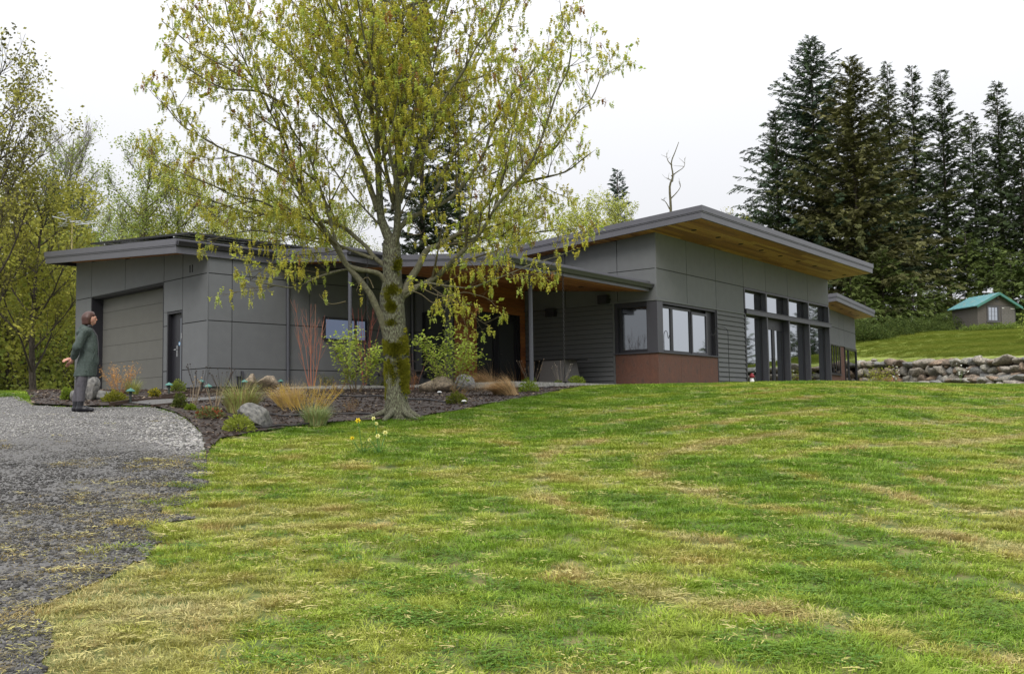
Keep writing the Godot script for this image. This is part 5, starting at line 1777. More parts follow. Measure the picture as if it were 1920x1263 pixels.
func build_conifers() -> void:
	rng.seed = 401
	var dark0 := Color(0.045, 0.070, 0.032)
	var dark1 := Color(0.105, 0.140, 0.058)
	var blue0 := Color(0.040, 0.070, 0.042)
	var blue1 := Color(0.100, 0.145, 0.075)
	var brown0 := Color(0.078, 0.088, 0.030)
	var brown1 := Color(0.150, 0.148, 0.055)
	var lime0 := Color(0.075, 0.115, 0.025)
	var lime1 := Color(0.145, 0.185, 0.05)
	# the pair of big firs beside the far wing
	fir_px("spruce_tree", "broad dark green spruce with a ragged left side behind the far wing", 1543, 66, 98, 10.6, blue0, blue1, 0.03, 1.15, 1.35, 0.35)
	fir_px("fir_tree", "broad brown-green fir leaning over the far wing's low roof", 1618, 104, 93, 9.4, brown0, brown1, 0.03, 1.2, 1.3, 0.35)
	fir_px("fir_tree", "thin open young fir at the outer edge of the tall group", 1466, 205, 96, 4.6, dark0, dark1, 0.1, 0.75, 1.0, 0.1)
	var g := "tall firs lined up behind the garden shed"
	for q in [[1655, 210, 112, 4.0, 0.3, "first"], [1683, 118, 108, 3.6, 0.30, "second"], [1728, 124, 106, 3.8, 0.34, "third"], [1785, 132, 102, 4.9, 0.30, "fourth"], [1843, 212, 110, 4.0, 0.36, "fifth"], [1888, 152, 104, 4.8, 0.30, "sixth"], [1930, 215, 102, 4.6, 0.3, "seventh"], [1975, 170, 106, 5.0, 0.3, "eighth"]]:
		fir_px("tall_fir", "tall dark fir behind the shed, %s along the row from the brown-green fir" % q[5], q[0], q[1], q[2], q[3], dark0, dark1, q[4] * 0.62, 0.95, 1.15, 0.3, g, 0.25)
	# lower fringe
	var g2 := "young hemlocks along the foot of the firs"
	for q in [[1600, 505, 88, 3.4, "beside the far wing's eave"], [1660, 470, 90, 3.6, "under the brown-green fir"], [1716, 520, 88, 3.0, "between the wing and the shed"], [1755, 545, 91, 2.6, "close to the shed's dark side wall"], [1765, 455, 96, 3.2, "tall one behind the shed's side wall"], [1820, 430, 98, 3.0, "right behind the shed's ridge"], [1870, 450, 96, 3.2, "behind the shed's door"], [1905, 470, 92, 3.0, "past the shed's deck"], [1950, 440, 92, 3.4, "furthest past the shed's deck"], [1625, 560, 84, 2.4, "low one near the far wing"], [1690, 585, 86, 2.0, "lowest one on the bank's brow"]]:
		fir_px("hemlock_tree", "young light green hemlock below the tall firs, %s" % q[4], q[0], q[1], q[2], q[3], lime0, lime1, 0.0, 1.15, 0.95, 0.5, g2)
	# behind the house
	fir_px("dark_fir", "large dark open fir rising behind the maple and the house", 792, -20, 62, 4.6, dark0, Color(0.045, 0.062, 0.032), 0.04, 0.9, 1.0, 0.25, "", 0.3)
	fir_px("dark_fir", "dark fir with a forked top behind the maple's right limbs", 868, 130, 66, 3.6, dark0, Color(0.05, 0.06, 0.032), 0.04, 0.7, 0.95, 0.25, "", 0.4)
	fir_px("blue_spruce", "small blue-green spruce showing above the wing's sloping roof", 1166, 320, 80, 3.0, blue0, Color(0.05, 0.085, 0.06), 0.02, 1.0, 1.0, 0.2)
	fir_px("small_fir", "small dark fir showing over the garage's solar panels", 396, 372, 66, 2.0, blue0, dark1, 0.02, 1.0, 0.8, 0.2)
	# out of frame to the right: the trees that the tall panes mirror
	for q in [[102, 10, 9, 2.8], [110, 20, 11, 3.0], [96, 17, 7, 2.6], [118, 14, 12, 3.2], [92, 24, 8, 2.6], [106, 33, 10, 3.0], [88, 12, 5.5, 2.2]]:
		conifer("garden_fir", "fir beside the lawn mirrored in the tall window panes", Vector3(q[0], -0.1, q[1]), q[2], q[3], dark0, dark1, 0.05, 0.7, 1.3, 0.3, 0.0, "firs mirrored in the panes")


func fir_px(called: String, label: String, px: float, top: float, dist: float, wide: float, c0: Color, c1: Color, bare: float, dens: float, spray: float, droop: float, group := "", open := 0.0) -> void:
	var b := bank_point(px, dist)
	if px < 1300.0:
		var d := ray(px, 740.0) * dist
		b = Vector3(d.x, -0.1, d.z)
	var y1 := EYE.y + ray(px, top).y * dist
	conifer(called, label, b, y1 - b.y, wide, c0, c1, bare, dens, spray * 0.82, droop, open, group)


# ---------------------------------------------------------------- broad-leaved woodland

func leaf_clump(seed_: int, n: int, spread: float, size: float) -> ArrayMesh:
	var r := RandomNumberGenerator.new()
	r.seed = seed_
	var b := MB.new()
	for i in n:
		var p := Vector3(r.randfn(0, 0.4), r.randfn(0, 0.33), r.randfn(0, 0.4)) * spread
		var e := Vector3(r.randf_range(-1, 1), r.randf_range(-0.9, 0.4), r.randf_range(-1, 1)).normalized() * size * r.randf_range(0.6, 1.2)
		var f := e.cross(Vector3(r.randf_range(-1, 1), r.randf_range(-1, 1), r.randf_range(-1, 1))).normalized() * size * 0.32
		b.col = Color(1, 1, 1) * r.randf_range(0.7, 1.15)
		b.quad(p, p + e * 0.5 + f, p + e, p + e * 0.5 - f)
	return b.done(false)


var clumps := []


func broadleaf(called: String, label: String, base: Vector3, high: float, wide: float, leafy: float, c0: Color, c1: Color, bark: String, lean := Vector3.ZERO, group := "", twiggy := 1.0, low := 0.12, leaf_scale := 1.0) -> Node3D:
	if clumps.is_empty():
		for i in 3: clumps.append(leaf_clump(60 + i, 12, 0.42, 0.13))
	var tree := thing(called, label, "tree", base, 0.0, group)
	var b := MB.new()
	var fine := MB.new()
	fine.col = Color(0.10, 0.088, 0.066) if bark != "grey_bark" else Color(0.19, 0.175, 0.155)
	var tp := bend(base - Vector3(0, 0.3, 0), Vector3.UP + lean, high * 0.9, 10, 0.15, 0.045)
	b.tube(tp, taper(11, high * 0.013 + 0.05, 0.03), 8)
	var xs := [[], [], []]
	var cs := [[], [], []]
	var n1 := int(15 + high * 0.9)
	for i in n1:
		var t := lerpf(low, 0.97, pow((i + rng.randf()) / n1, 0.9))
		var pos := t * 9.99
		var o := tp[int(pos)].lerp(tp[int(pos) + 1], pos - int(pos))
		var a := i * 2.4 + rnd(-0.5, 0.5)
		var L := wide * (0.55 + 0.75 * sin(PI * clampf(t * 0.86 + 0.12, 0, 1))) * rnd(0.55, 1.1) * (1.12 - t * 0.55)
		var sp := bend(o, Vector3(cos(a), rnd(0.55, 1.15), sin(a)), L, 6, 0.55, 0.12)
		b.tube(sp, taper(7, high * 0.0042 * (1.25 - t) + 0.018, 0.012), 5)
		var n2 := int(4 + L * 2.3 * twiggy)
		for j in n2:
			var f := lerpf(0.22, 1.0, rng.randf())
			var fp := minf(f * 6.0, 5.99)
			var q := sp[int(fp)].lerp(sp[int(fp) + 1], fp - int(fp))
			var d := ((sp[int(fp) + 1] - sp[int(fp)]).normalized() + rv() * 0.95 + Vector3(0, 0.25, 0)).normalized()
			var L2 := rnd(0.5, 1.5) * (0.5 + wide * 0.13)
			var s2 := bend(q, d, L2, 4, 0.35, 0.16)
			fine.tube(s2, taper(5, 0.016, 0.006), 3, false)
			for k in int(2 + 3 * twiggy):
				var g := rng.randi_range(1, 3)
				var d2 := ((s2[g + 1] - s2[g]).normalized() + rv() * 0.8 + Vector3(0, 0.3, 0)).normalized() * rnd(0.35, 0.9)
				var e2 := s2[g] + d2
				fine.tri(s2[g] + Vector3(0.006, 0, 0), s2[g] - Vector3(0.006, 0, 0.004), e2)
				if rng.randf() < leafy:
					var w := rng.randi_range(0, 2)
					var s := rnd(0.6, 1.25) * leaf_scale
					xs[w].append(Transform3D(Basis(Vector3.UP, rnd(0, TAU)).scaled(Vector3.ONE * s), e2))
					cs[w].append(c0.lerp(c1, rng.randf()) * rnd(0.7, 1.2))
			if rng.randf() < leafy:
				var w := rng.randi_range(0, 2)
				xs[w].append(Transform3D(Basis(Vector3.UP, rnd(0, TAU)).scaled(Vector3.ONE * rnd(0.7, 1.3) * leaf_scale), s2[4]))
				cs[w].append(c0.lerp(c1, rng.randf()) * rnd(0.7, 1.2))
	obj_world("trunk", b.done(), mats[bark], tree)
	var tw := obj_world("twigs", fine.done(), mats.twig, tree)
	tw.set_meta("kind", "stuff")
	if xs[0].size() > 8:
		for w in 3:
			multi("crown", clumps[w], mats.leaf, xs[w], cs[w], tree)
	return tree


func leaf_px(called: String, label: String, px: float, top: float, dist: float, wide: float, leafy: float, c0: Color, c1: Color, bark := "olive_bark", lean := Vector3.ZERO, group := "", twiggy := 1.0, low := 0.12, leaf_scale := 1.0) -> void:
	var d := ray(px, 740.0) * dist
	var base := Vector3(d.x, -0.1, d.z)
	var y1 := EYE.y + ray(px, top).y * dist
	broadleaf(called, label, base, y1 - base.y, wide, leafy, c0, c1, bark, lean, group, twiggy, low, leaf_scale)


func build_woodland() -> void:
	rng.seed = 902
	var y0 := Color(0.40, 0.45, 0.08)
	var y1 := Color(0.60, 0.61, 0.14)
	var g0 := Color(0.25, 0.33, 0.08)
	var g1 := Color(0.44, 0.50, 0.13)
	var o0 := Color(0.34, 0.36, 0.06)
	var o1 := Color(0.52, 0.50, 0.10)
	leaf_px("alder_tree", "dark-limbed leaning tree with olive leaves left of the garage", 62, 330, 38, 3.4, 0.72, o0, o1, "fir_bark", Vector3(-0.05, 0, -0.02), "", 1.1, 0.12)
	leaf_px("budding_tree", "dark twiggy tree with bronze buds reaching in past the drive", -62, 60, 36, 4.2, 0.55, Color(0.10, 0.10, 0.03), o1, "fir_bark", Vector3(0.02, 0, 0.04), "", 1.0, 0.2)
	leaf_px("bare_tree", "tall bare grey tree above the woodland left of the garage", 112, 196, 62, 4.4, 0.10, g0, g1, "grey_bark", Vector3.ZERO, "", 2.2, 0.3)
	leaf_px("ivy_tree", "dark green ivy-clad tree below the bare grey one", 112, 320, 60, 2.2, 0.95, Color(0.05, 0.085, 0.025), Color(0.10, 0.14, 0.04), "fir_bark", Vector3.ZERO, "", 1.6, 0.05)
	leaf_px("alder_tree", "feathery light green tree above the garage's left end", 245, 236, 58, 4.0, 0.55, g0, g1, "olive_bark", Vector3(0.03, 0, 0), "", 1.3, 0.15)
	leaf_px("willow_tree", "fuzzy yellow-green tree behind the antenna", 318, 300, 60, 3.6, 0.85, y0, y1, "olive_bark", Vector3.ZERO, "", 1.4, 0.08)
	leaf_px("willow_tree", "fuzzy yellow-green tree behind the garage roof's corner", 455, 345, 64, 3.8, 0.85, y0, y1, "olive_bark", Vector3.ZERO, "", 1.3, 0.08)
	leaf_px("alder_tree", "pale green tree behind the garage roof, left of the maple's trunk", 560, 352, 60, 3.8, 0.8, g0, y1, "olive_bark", Vector3.ZERO, "", 1.3, 0.08)
	leaf_px("alder_tree", "pale green tree hidden behind the maple's crown", 655, 370, 66, 3.6, 0.75, g0, y1, "olive_bark", Vector3.ZERO, "", 1.2, 0.08)
	leaf_px("willow_tree", "yellow budding tree behind the porch roof", 965, 345, 60, 3.6, 0.75, y0, y1, "olive_bark", Vector3.ZERO, "", 1.3, 0.08)
	leaf_px("willow_tree", "upright yellow-green thicket tree beside the wing's sloping roof", 1085, 366, 58, 3.2, 0.8, y0, y1, "olive_bark", Vector3.ZERO, "", 1.7, 0.05)
	leaf_px("alder_tree", "bright green feathery tree in front of the blue-green spruce", 1196, 326, 70, 2.6, 0.75, g1, y1, "olive_bark", Vector3.ZERO, "", 1.3, 0.1)
	leaf_px("bare_tree", "thin bare tree tops showing over the wing's roof edge", 1372, 372, 74, 2.6, 0.05, o0, o1, "fir_bark", Vector3.ZERO, "", 1.6, 0.3)
	leaf_px("alder_tree", "olive tree filling the woodland edge beside the drive", 10, 430, 44, 3.6, 0.85, o0, o1, "fir_bark", Vector3.ZERO, "", 1.2, 0.08)
	leaf_px("alder_tree", "light green tree between the alder and the garage corner", 165, 430, 50, 3.2, 0.85, g0, g1, "olive_bark", Vector3.ZERO, "", 1.3, 0.06)
	leaf_px("alder_tree", "moss-green slender tree further back left of the garage", 105, 400, 70, 4.0, 0.8, g0, g1, "olive_bark", Vector3.ZERO, "", 1.2, 0.08)
	leaf_px("alder_tree", "pale hazy tree far back above the garage roof", 210, 360, 82, 4.4, 0.75, g0, g1, "grey_bark", Vector3.ZERO, "", 1.2, 0.08)
	leaf_px("alder_tree", "pale hazy tree far back over the solar panels", 400, 340, 88, 4.6, 0.7, g0, y1, "grey_bark", Vector3.ZERO, "", 1.2, 0.08)
	leaf_px("alder_tree", "olive tree far back at the drive's edge", -20, 350, 70, 4.6, 0.8, o0, g1, "fir_bark", Vector3.ZERO, "", 1.2, 0.08)
	# dead snag with a few crooked stubs
	var base := ray(1258, 740.0) * 66.0
	base.y = -0.1
	var sn := thing("dead_snag", "bare crooked dead trunk rising over the wing's roof", "tree", base)
	var b := MB.new()
	var p := []
	for q in [[1255, 700], [1256, 560], [1257, 440], [1258, 390], [1256, 350], [1262, 330], [1259, 305], [1266, 285], [1273, 266]]:
		p.append(at(q[0], q[1], 66))
	var sp := smooth_path(p, 3)
	b.tube(sp, taper(sp.size(), 0.17, 0.018), 8)
	obj_world("trunk", b.done(), mats.grey_bark, sn)
	for q in [[[1259, 330], [1270, 322], [1283, 312], [1284, 296]], [[1260, 310], [1252, 300], [1250, 286]], [[1258, 372], [1268, 362], [1276, 350], [1274, 338]], [[1256, 392], [1248, 378], [1240, 374]], [[1262, 340], [1250, 333]]]:
		var pp := []
		for k in q: pp.append(at(k[0], k[1], 66))
		var s2 := smooth_path(pp, 3)
		var bb := MB.new()
		bb.tube(s2, taper(s2.size(), 0.055, 0.010), 6)
		for k in 3:
			bb.tube(bend(s2[s2.size() - 2 - k], Vector3(rnd(-1, 1), rnd(0.1, 1), rnd(-1, 1)), rnd(0.3, 0.8), 3, 0.2, 0.2), taper(4, 0.018, 0.006), 4)
		obj_world("stub", bb.done(), mats.grey_bark, sn)
	# brush that closes the wood below: nobody could count it
	var xs := [[], [], []]
	var cs := [[], [], []]
	for i in 15000:
		var px := rnd(-330.0, 330.0)
		var dist := rnd(39.0, 66.0)
		if px > 120.0 and dist < 44.0: dist += 14.0
		var d := ray(px, 740.0) * dist
		var top := 4.2 + 2.2 * nz.get_noise_2d(px * 0.6, dist * 2.0) + dist * 0.05
		var y := pow(rng.randf(), 1.35) * top
		var w := rng.randi_range(0, 2)
		var dense := nz2.get_noise_3d(d.x * 9.0, y * 12.0, d.z * 9.0)
		if dense < -0.12: continue
		xs[w].append(Transform3D(Basis(Vector3.UP, rnd(0, TAU)).scaled(Vector3.ONE * rnd(0.9, 1.9)), Vector3(d.x, y - 0.1, d.z)))
		cs[w].append(g0.lerp(o1, clampf(0.5 + 0.9 * nz.get_noise_2d(px * 1.5, y * 20.0), 0, 1)) * rnd(0.6, 1.2))
	for w in 3:
		var o := multi("woodland_brush", clumps[w], mats.leaf, xs[w], cs[w])
		tag(o, "tangle of green spring brush under the trees left of the garage", "brush", "woodland brush")
	var st := MB.new()
	st.col = Color(0.085, 0.075, 0.055)
	for i in 420:
		var px := rnd(-200.0, 330.0)
		var dist := rnd(42.0, 62.0)
		var d := ray(px, 740.0) * dist
		st.tube(bend(Vector3(d.x, -0.2, d.z), Vector3(rnd(-0.5, 0.5), 1, rnd(-0.5, 0.5)), rnd(2.0, 6.0), 5, 0.1, 0.16), taper(6, rnd(0.02, 0.05), 0.008), 4, false)
	var o := obj("brush_stems", st.done(), mats.twig)
	o.set_meta("kind", "stuff")
	tag(o, "thin dark stems among the brush left of the garage", "brush", "woodland brush")
	# shrubs along the foot of the firs on the bank
	for q in [[1585, 605, 80, 1.5, "half hidden by the far wing"], [1610, 600, 78, 1.6, "first clear of the far wing"], [1640, 612, 78, 1.4, "second clear of the far wing"], [1672, 618, 80, 1.3, "third clear of the far wing"], [1702, 616, 82, 1.3, "fourth clear of the far wing"], [1735, 612, 84, 1.4, "second before the shed"], [1762, 600, 87, 1.6, "nearest the shed's side wall"], [1908, 604, 92, 1.4, "just past the shed's deck"], [1935, 600, 90, 1.5, "furthest past the shed's deck"]]:
		var bp := bank_point(q[0], q[2])
		bush("salal_bush", "low dark green bush on the bank's brow, %s" % q[4], bp, q[3] * rnd(0.9, 1.6), q[3] * rnd(0.5, 1.25), Color(0.05, 0.085, 0.02), Color(0.13, 0.17, 0.04), 420, 1.0, "bushes along the top of the bank")


func bush(called: String, label: String, base: Vector3, wide: float, high: float, c0: Color, c1: Color, n: int, size: float, group := "") -> Node3D:
	if clumps.is_empty():
		for i in 3: clumps.append(leaf_clump(60 + i, 12, 0.42, 0.13))
	var t := thing(called, label, "shrub", base, 0.0, group)
	var xs := [[], [], []]
	var cs := [[], [], []]
	for i in n:
		var a := rnd(0, TAU)
		var u := pow(rng.randf(), 0.4)
		var el := asin(rnd(0.02, 1.0))
		var k := 1.0 + 0.3 * nz2.get_noise_3d(cos(a) * 30.0 + base.x * 20.0, el * 30.0, sin(a) * 30.0)
		var p := base + Vector3(cos(a) * cos(el) * wide * u * k, sin(el) * high * u * k, sin(a) * cos(el) * wide * u * k)
		var w := rng.randi_range(0, 2)
		xs[w].append(Transform3D(Basis(Vector3.UP, rnd(0, TAU)).scaled(Vector3.ONE * rnd(0.6, 1.2) * size), p))
		cs[w].append(c0.lerp(c1, rng.randf()) * rnd(0.75, 1.2))
	var st := MB.new()
	st.col = Color(0.07, 0.055, 0.035)
	for i in 9:
		st.tube(bend(base, Vector3(rnd(-0.7, 0.7), 1, rnd(-0.7, 0.7)), high * rnd(0.6, 0.95), 4, 0.1, 0.12), taper(5, 0.012, 0.004), 4, false)
	obj_world("stems", st.done(), mats.twig, t)
	for w in 3:
		multi("foliage", clumps[w], mats.leaf, xs[w], cs[w], t)
	return t


# ---------------------------------------------------------------- garden bed

func bed_y(p: Vector3) -> Vector3:
	return Vector3(p.x, ground_h(p.x, p.z) + 0.03, p.z)


func blade_clump(called: String, label: String, px: float, py: float, rad: float, high: float, n: int, c0: Color, c1: Color, arch: float, width := 0.006, lean := Vector3.ZERO, group := "", dead := 0.0) -> void:
	var base := bed_y(on_ground(px, py))
	var t := thing(called, label, "grass clump", base, 0.0, group)
	var b := MB.new()
	for i in n:
		var a := rnd(0, TAU)
		var o := base + Vector3(cos(a), 0, sin(a)) * rad * 0.28 * sqrt(rng.randf()) - Vector3(0, 0.02, 0)
		var out := Vector3(cos(a), 0, sin(a)) * rnd(0.2, 1.0)
		var L := high * rnd(0.55, 1.15)
		var d := (Vector3.UP + out * 0.35 + lean * rnd(0.5, 1.2) + rv() * 0.12).normalized()
		var p := o
		var w := Vector3(-sin(a), 0, cos(a)) * width
		var col := c0.lerp(c1, rng.randf())
		if rng.randf() < dead: col = Color(0.36, 0.26, 0.13)
		b.col = col * rnd(0.7, 1.2)
		for k in 4:
			var d2 := (d + (out + lean) * arch * (k + 0.4) * 0.32 - Vector3(0, arch * 0.17 * k, 0)).normalized()
			var q := p + d2 * L * 0.27
			var w2 := w * (1.0 - (k + 1) * 0.24)
			b.quad(p - w, q - w2, q + w2, p + w)
			p = q
			w = w2
			d = d2
	var o := obj_world("blades", b.done(), mats.blade, t)
	o.set_meta("kind", "stuff")
	var cr := MB.new()
	cr.col = c0 * 0.5
	cr.lathe([[0.0, -0.03], [rad * 0.3, -0.03], [rad * 0.26, 0.03], [rad * 0.1, 0.06], [0.0, 0.06]], 9, base)
	obj_world("crown", cr.done(), mats.twig, t)


func stem_shrub(called: String, label: String, base: Vector3, high: float, spread: float, n: int, c0: Color, c1: Color, forks: int, r0: float, leaf_n := 0, l0 := Color.BLACK, l1 := Color.BLACK, leaf := 0.05, group := "", foot := 0.10) -> void:
	var t := thing(called, label, "shrub", base, 0.0, group)
	var b := MB.new()
	var tips := []
	for i in n:
		var a := TAU * i / n + rnd(-0.4, 0.4)
		var o := base + Vector3(cos(a), 0, sin(a)) * spread * foot * sqrt(rng.randf()) - Vector3(0, 0.04, 0)
		var L := high * rnd(0.72, 1.08)
		var sp := bend(o, Vector3(cos(a) * spread / high, 1, sin(a) * spread / high) * Vector3(rnd(0.2, 1.2), 1, rnd(0.2, 1.2)), L, 7, 0.25, 0.07)
		b.col = c0.lerp(c1, rng.randf())
		b.tube(sp, taper(8, r0, r0 * 0.3), 5)
		tips.append_array([sp[7], sp[6], sp[5]])
		for k in forks:
			var g := rng.randi_range(2, 6)
			var L2 := L * rnd(0.12, 0.42) * (1.0 - g * 0.07)
			var d := ((sp[g + 1] - sp[g]).normalized() + Vector3(rnd(-1, 1), rnd(-0.1, 0.5), rnd(-1, 1)) * 0.7).normalized()
			var s2 := bend(sp[g], d, L2, 4, 0.3, 0.09)
			b.col = c0.lerp(c1, rng.randf())
			b.tube(s2, taper(5, r0 * 0.5, r0 * 0.2), 4)
			for j in 4: tips.append(s2[j + 1])
	obj_world("stems", b.done(), mats.twig, t)
	if leaf_n > 0:
		var xs := []
		var cs := []
		for i in leaf_n:
			var p: Vector3 = tips[rng.randi() % tips.size()]
			p += rv() * leaf * 1.5
			var bs := Basis(Vector3.UP, rnd(0, TAU)) * Basis(Vector3(1, 0, 0), rnd(-0.7, 0.5))
			xs.append(Transform3D(bs.scaled(Vector3.ONE * leaf * rnd(0.6, 1.25)), p))
			cs.append(l0.lerp(l1, rng.randf()) * rnd(0.75, 1.15))
		multi("leaves", leaf_mesh(), mats.leaf, xs, cs, t)


var one_leaf: ArrayMesh


func leaf_mesh() -> ArrayMesh:                              # a creased oval leaf one unit long
	if one_leaf: return one_leaf
	var b := MB.new()
	for s in [-1.0, 1.0]:
		b.quad(Vector3.ZERO, Vector3(0.22 * s, 0.07, 0.3), Vector3(0.25 * s, 0.08, 0.6), Vector3(0, 0.0, 0.5))
		b.tri(Vector3(0, 0, 0.5), Vector3(0.25 * s, 0.08, 0.6), Vector3(0, -0.05, 1.0))
	one_leaf = b.done(false)
	return one_leaf


func mound(label: String, px: float, py: float, wide_px: float, high_px: float, c0: Color, c1: Color, group := "", called := "cushion_shrub", accents := Color.BLACK) -> void:
	var base := bed_y(on_ground(px, py))
	var k := Vector2(base.x, base.z).length() / FOCAL
	var w := wide_px * k * 0.5
	var h := high_px * k
	var t := thing(called, label, "shrub", base, 0.0, group)
	var xs := []
	var cs := []
	for i in int(420 + 900 * w):
		var a := rnd(0, TAU)
		var el := asin(rnd(0.0, 1.0))
		var u := pow(rng.randf(), 0.33)
		var lob := 1.0 + 0.28 * nz2.get_noise_3d(cos(a) * 25.0 + px, el * 25.0, sin(a) * 25.0)
		var d := Vector3(cos(a) * cos(el), sin(el), sin(a) * cos(el))
		var p := base + Vector3(d.x * w, d.y * h, d.z * w) * u * lob
		var bs := Basis(Quaternion(Vector3(0, 0, 1), (d + rv() * 0.6).normalized())) * Basis(Vector3(0, 0, 1), rnd(0, TAU))
		xs.append(Transform3D(bs.scaled(Vector3.ONE * rnd(0.03, 0.06)), p))
		var c := c0.lerp(c1, rng.randf())
		if accents != Color.BLACK and rng.randf() < 0.22: c = accents
		cs.append(c * rnd(0.7, 1.2))
	multi("leaves", leaf_mesh(), mats.leaf, xs, cs, t)
	var b := MB.new()
	b.col = Color(0.06, 0.045, 0.03)
	for i in 7:
		b.tube(bend(base - Vector3(0, 0.03, 0), Vector3(rnd(-0.9, 0.9), 1, rnd(-0.9, 0.9)), h * 0.8, 3, 0.0, 0.1), taper(4, 0.009, 0.003), 4)
	obj_world("stems", b.done(), mats.twig, t)


func boulder(label: String, px: float, py: float, wide_px: float, high_px: float, m: String, seed_: int, turn: float, sink := 0.22) -> void:
	var base := bed_y(on_ground(px, py))
	var k := Vector2(base.x, base.z).length() / FOCAL
	var o := obj("boulder", lump(Vector3(wide_px * k * 1.25, high_px * k * 1.5, wide_px * k * 0.95), 0.3, seed_, 6), mats[m])
	o.transform = Transform3D(Basis(Vector3.UP, turn), base + Vector3(0, high_px * k * 0.42, 0))
	tag(o, label, "boulder")


func path_light(px: float, py: float, label: String) -> void:
	var base := bed_y(on_ground(px, py))
	var t := thing("path_light", label, "path light", base, 0.0, "verdigris path lights in the bed")
	var st := MB.new()
	st.lathe([[0.0, -0.1], [0.020, -0.1], [0.020, 0.15], [0.034, 0.16], [0.034, 0.18], [0.0, 0.18]], 12, base)
	obj_world("stem", st.done(), mats.lamp_stem, t)
	var gl := MB.new()
	gl.lathe([[0.0, 0.18], [0.028, 0.18], [0.028, 0.208], [0.0, 0.208]], 12, base)
	obj_world("lens", gl.done(), mats.lamp_stem, t)
	var cp := MB.new()
	cp.lathe([[0.0, 0.208], [0.075, 0.205], [0.079, 0.211], [0.064, 0.232], [0.034, 0.250], [0.017, 0.254], [0.013, 0.267], [0.0, 0.27]], 16, base)
	obj_world("cap", cp.done(), mats.verdigris, t)


func hose(label: String, pts: Array) -> void:
	var b := MB.new()
	var p := []
	for q in pts:
		p.append(bed_y(on_ground(q[0], q[1])) + Vector3(0, 0.02, 0))
	var sp := smooth_path(p, 6)
	for i in sp.size():
		sp[i].y = ground_h(sp[i].x, sp[i].z) + 0.055 + 0.01 * sin(i * 1.3)
	b.tube(sp, taper(sp.size(), 0.017, 0.017), 8)
	var o := obj("drip_hose", b.done(), mats.hose)
	tag(o, label, "hose", "black drip hoses on the bed")


func edging(label: String, pts: Array, high: float) -> void:
	var t := thing("edging_board", label, "edging", bed_y(on_ground(pts[0][0], pts[0][1])), 0.0, "timber edging of the path")
	for i in pts.size() - 1:
		var a := bed_y(on_ground(pts[i][0], pts[i][1]))
		var b := bed_y(on_ground(pts[i + 1][0], pts[i + 1][1]))
		var s := (b - a).cross(Vector3.UP).normalized() * 0.022
		var mb := MB.new()
		mb.hexa([a - s - Vector3(0, 0.1, 0), b - s - Vector3(0, 0.1, 0), b + s - Vector3(0, 0.1, 0), a + s - Vector3(0, 0.1, 0), a - s + Vector3(0, high, 0), b - s + Vector3(0, high, 0), b + s + Vector3(0, high, 0), a + s + Vector3(0, high, 0)])
		obj_world("board", mb.done(), mats.timber, t)


func daffodils(label: String, px: float, py: float, blooms: Array, pale: bool) -> void:
	var base := on_ground(px, py)
	var dist := Vector2(base.x, base.z).length()
	var t := thing("daffodil_clump", label, "daffodils", base)
	var b := MB.new()
	for i in 11:
		var a := rnd(0, TAU)
		b.col = Color(0.09, 0.19, 0.05).lerp(Color(0.16, 0.26, 0.09), rng.randf())
		var sp := bend(base + Vector3(cos(a), 0, sin(a)) * 0.03, Vector3(cos(a) * 0.7, 1, sin(a) * 0.7), rnd(0.18, 0.34), 4, -0.5, 0.08)
		for k in 4:
			var w := Vector3(-sin(a), 0, cos(a)) * 0.006 * (1.0 - k * 0.22)
			b.quad(sp[k] - w, sp[k + 1] - w * 0.7, sp[k + 1] + w * 0.7, sp[k] + w)
	var lv := obj_world("leaves", b.done(), mats.blade, t)
	for q in blooms:
		var head := at(q[0], q[1], dist - 0.03)
		var stem := MB.new()
		stem.col = Color(0.10, 0.20, 0.05)
		var pts := smooth_path([base, base.lerp(head, 0.5) + Vector3(rnd(-0.02, 0.02), 0.03, rnd(-0.02, 0.02)), head + Vector3(0, 0.008, 0)], 4)
		stem.tube(pts, taper(pts.size(), 0.006, 0.0045), 5)
		obj_world("stem", stem.done(), mats.twig, t)
		var f := MB.new()
		var face := (EYE - head + Vector3(rnd(-3, 3), rnd(-1, 3), rnd(-3, 3))).normalized()
		var bs := Basis(Quaternion(Vector3(0, 0, 1), face))
		var s: float = q[2]
		for k in 6:
			var a := TAU * k / 6.0
			var e := bs * Vector3(cos(a), sin(a), -0.12)
			var w := bs * Vector3(-sin(a), cos(a), 0)
			f.col = Color(0.80, 0.78, 0.33) if pale else Color(0.80, 0.60, 0.02)
			f.quad(head, head + e * s * 0.55 + w * s * 0.28, head + e * s, head + e * s * 0.55 - w * s * 0.28)
		f.col = Color(0.80, 0.70, 0.12) if pale else Color(0.75, 0.46, 0.01)
		var ring := []
		for k in 10:
			var a := TAU * k / 10.0
			ring.append([head + bs * Vector3(cos(a), sin(a), 0.0) * s * 0.22, head + bs * (Vector3(cos(a), sin(a), 0) * s * 0.34 + Vector3(0, 0, s * 0.5))])
		for k in 10:
			f.quad(ring[k][0], ring[k][1], ring[(k + 1) % 10][1], ring[(k + 1) % 10][0])
		obj_world("flower", f.done(false), mats.petal, t)


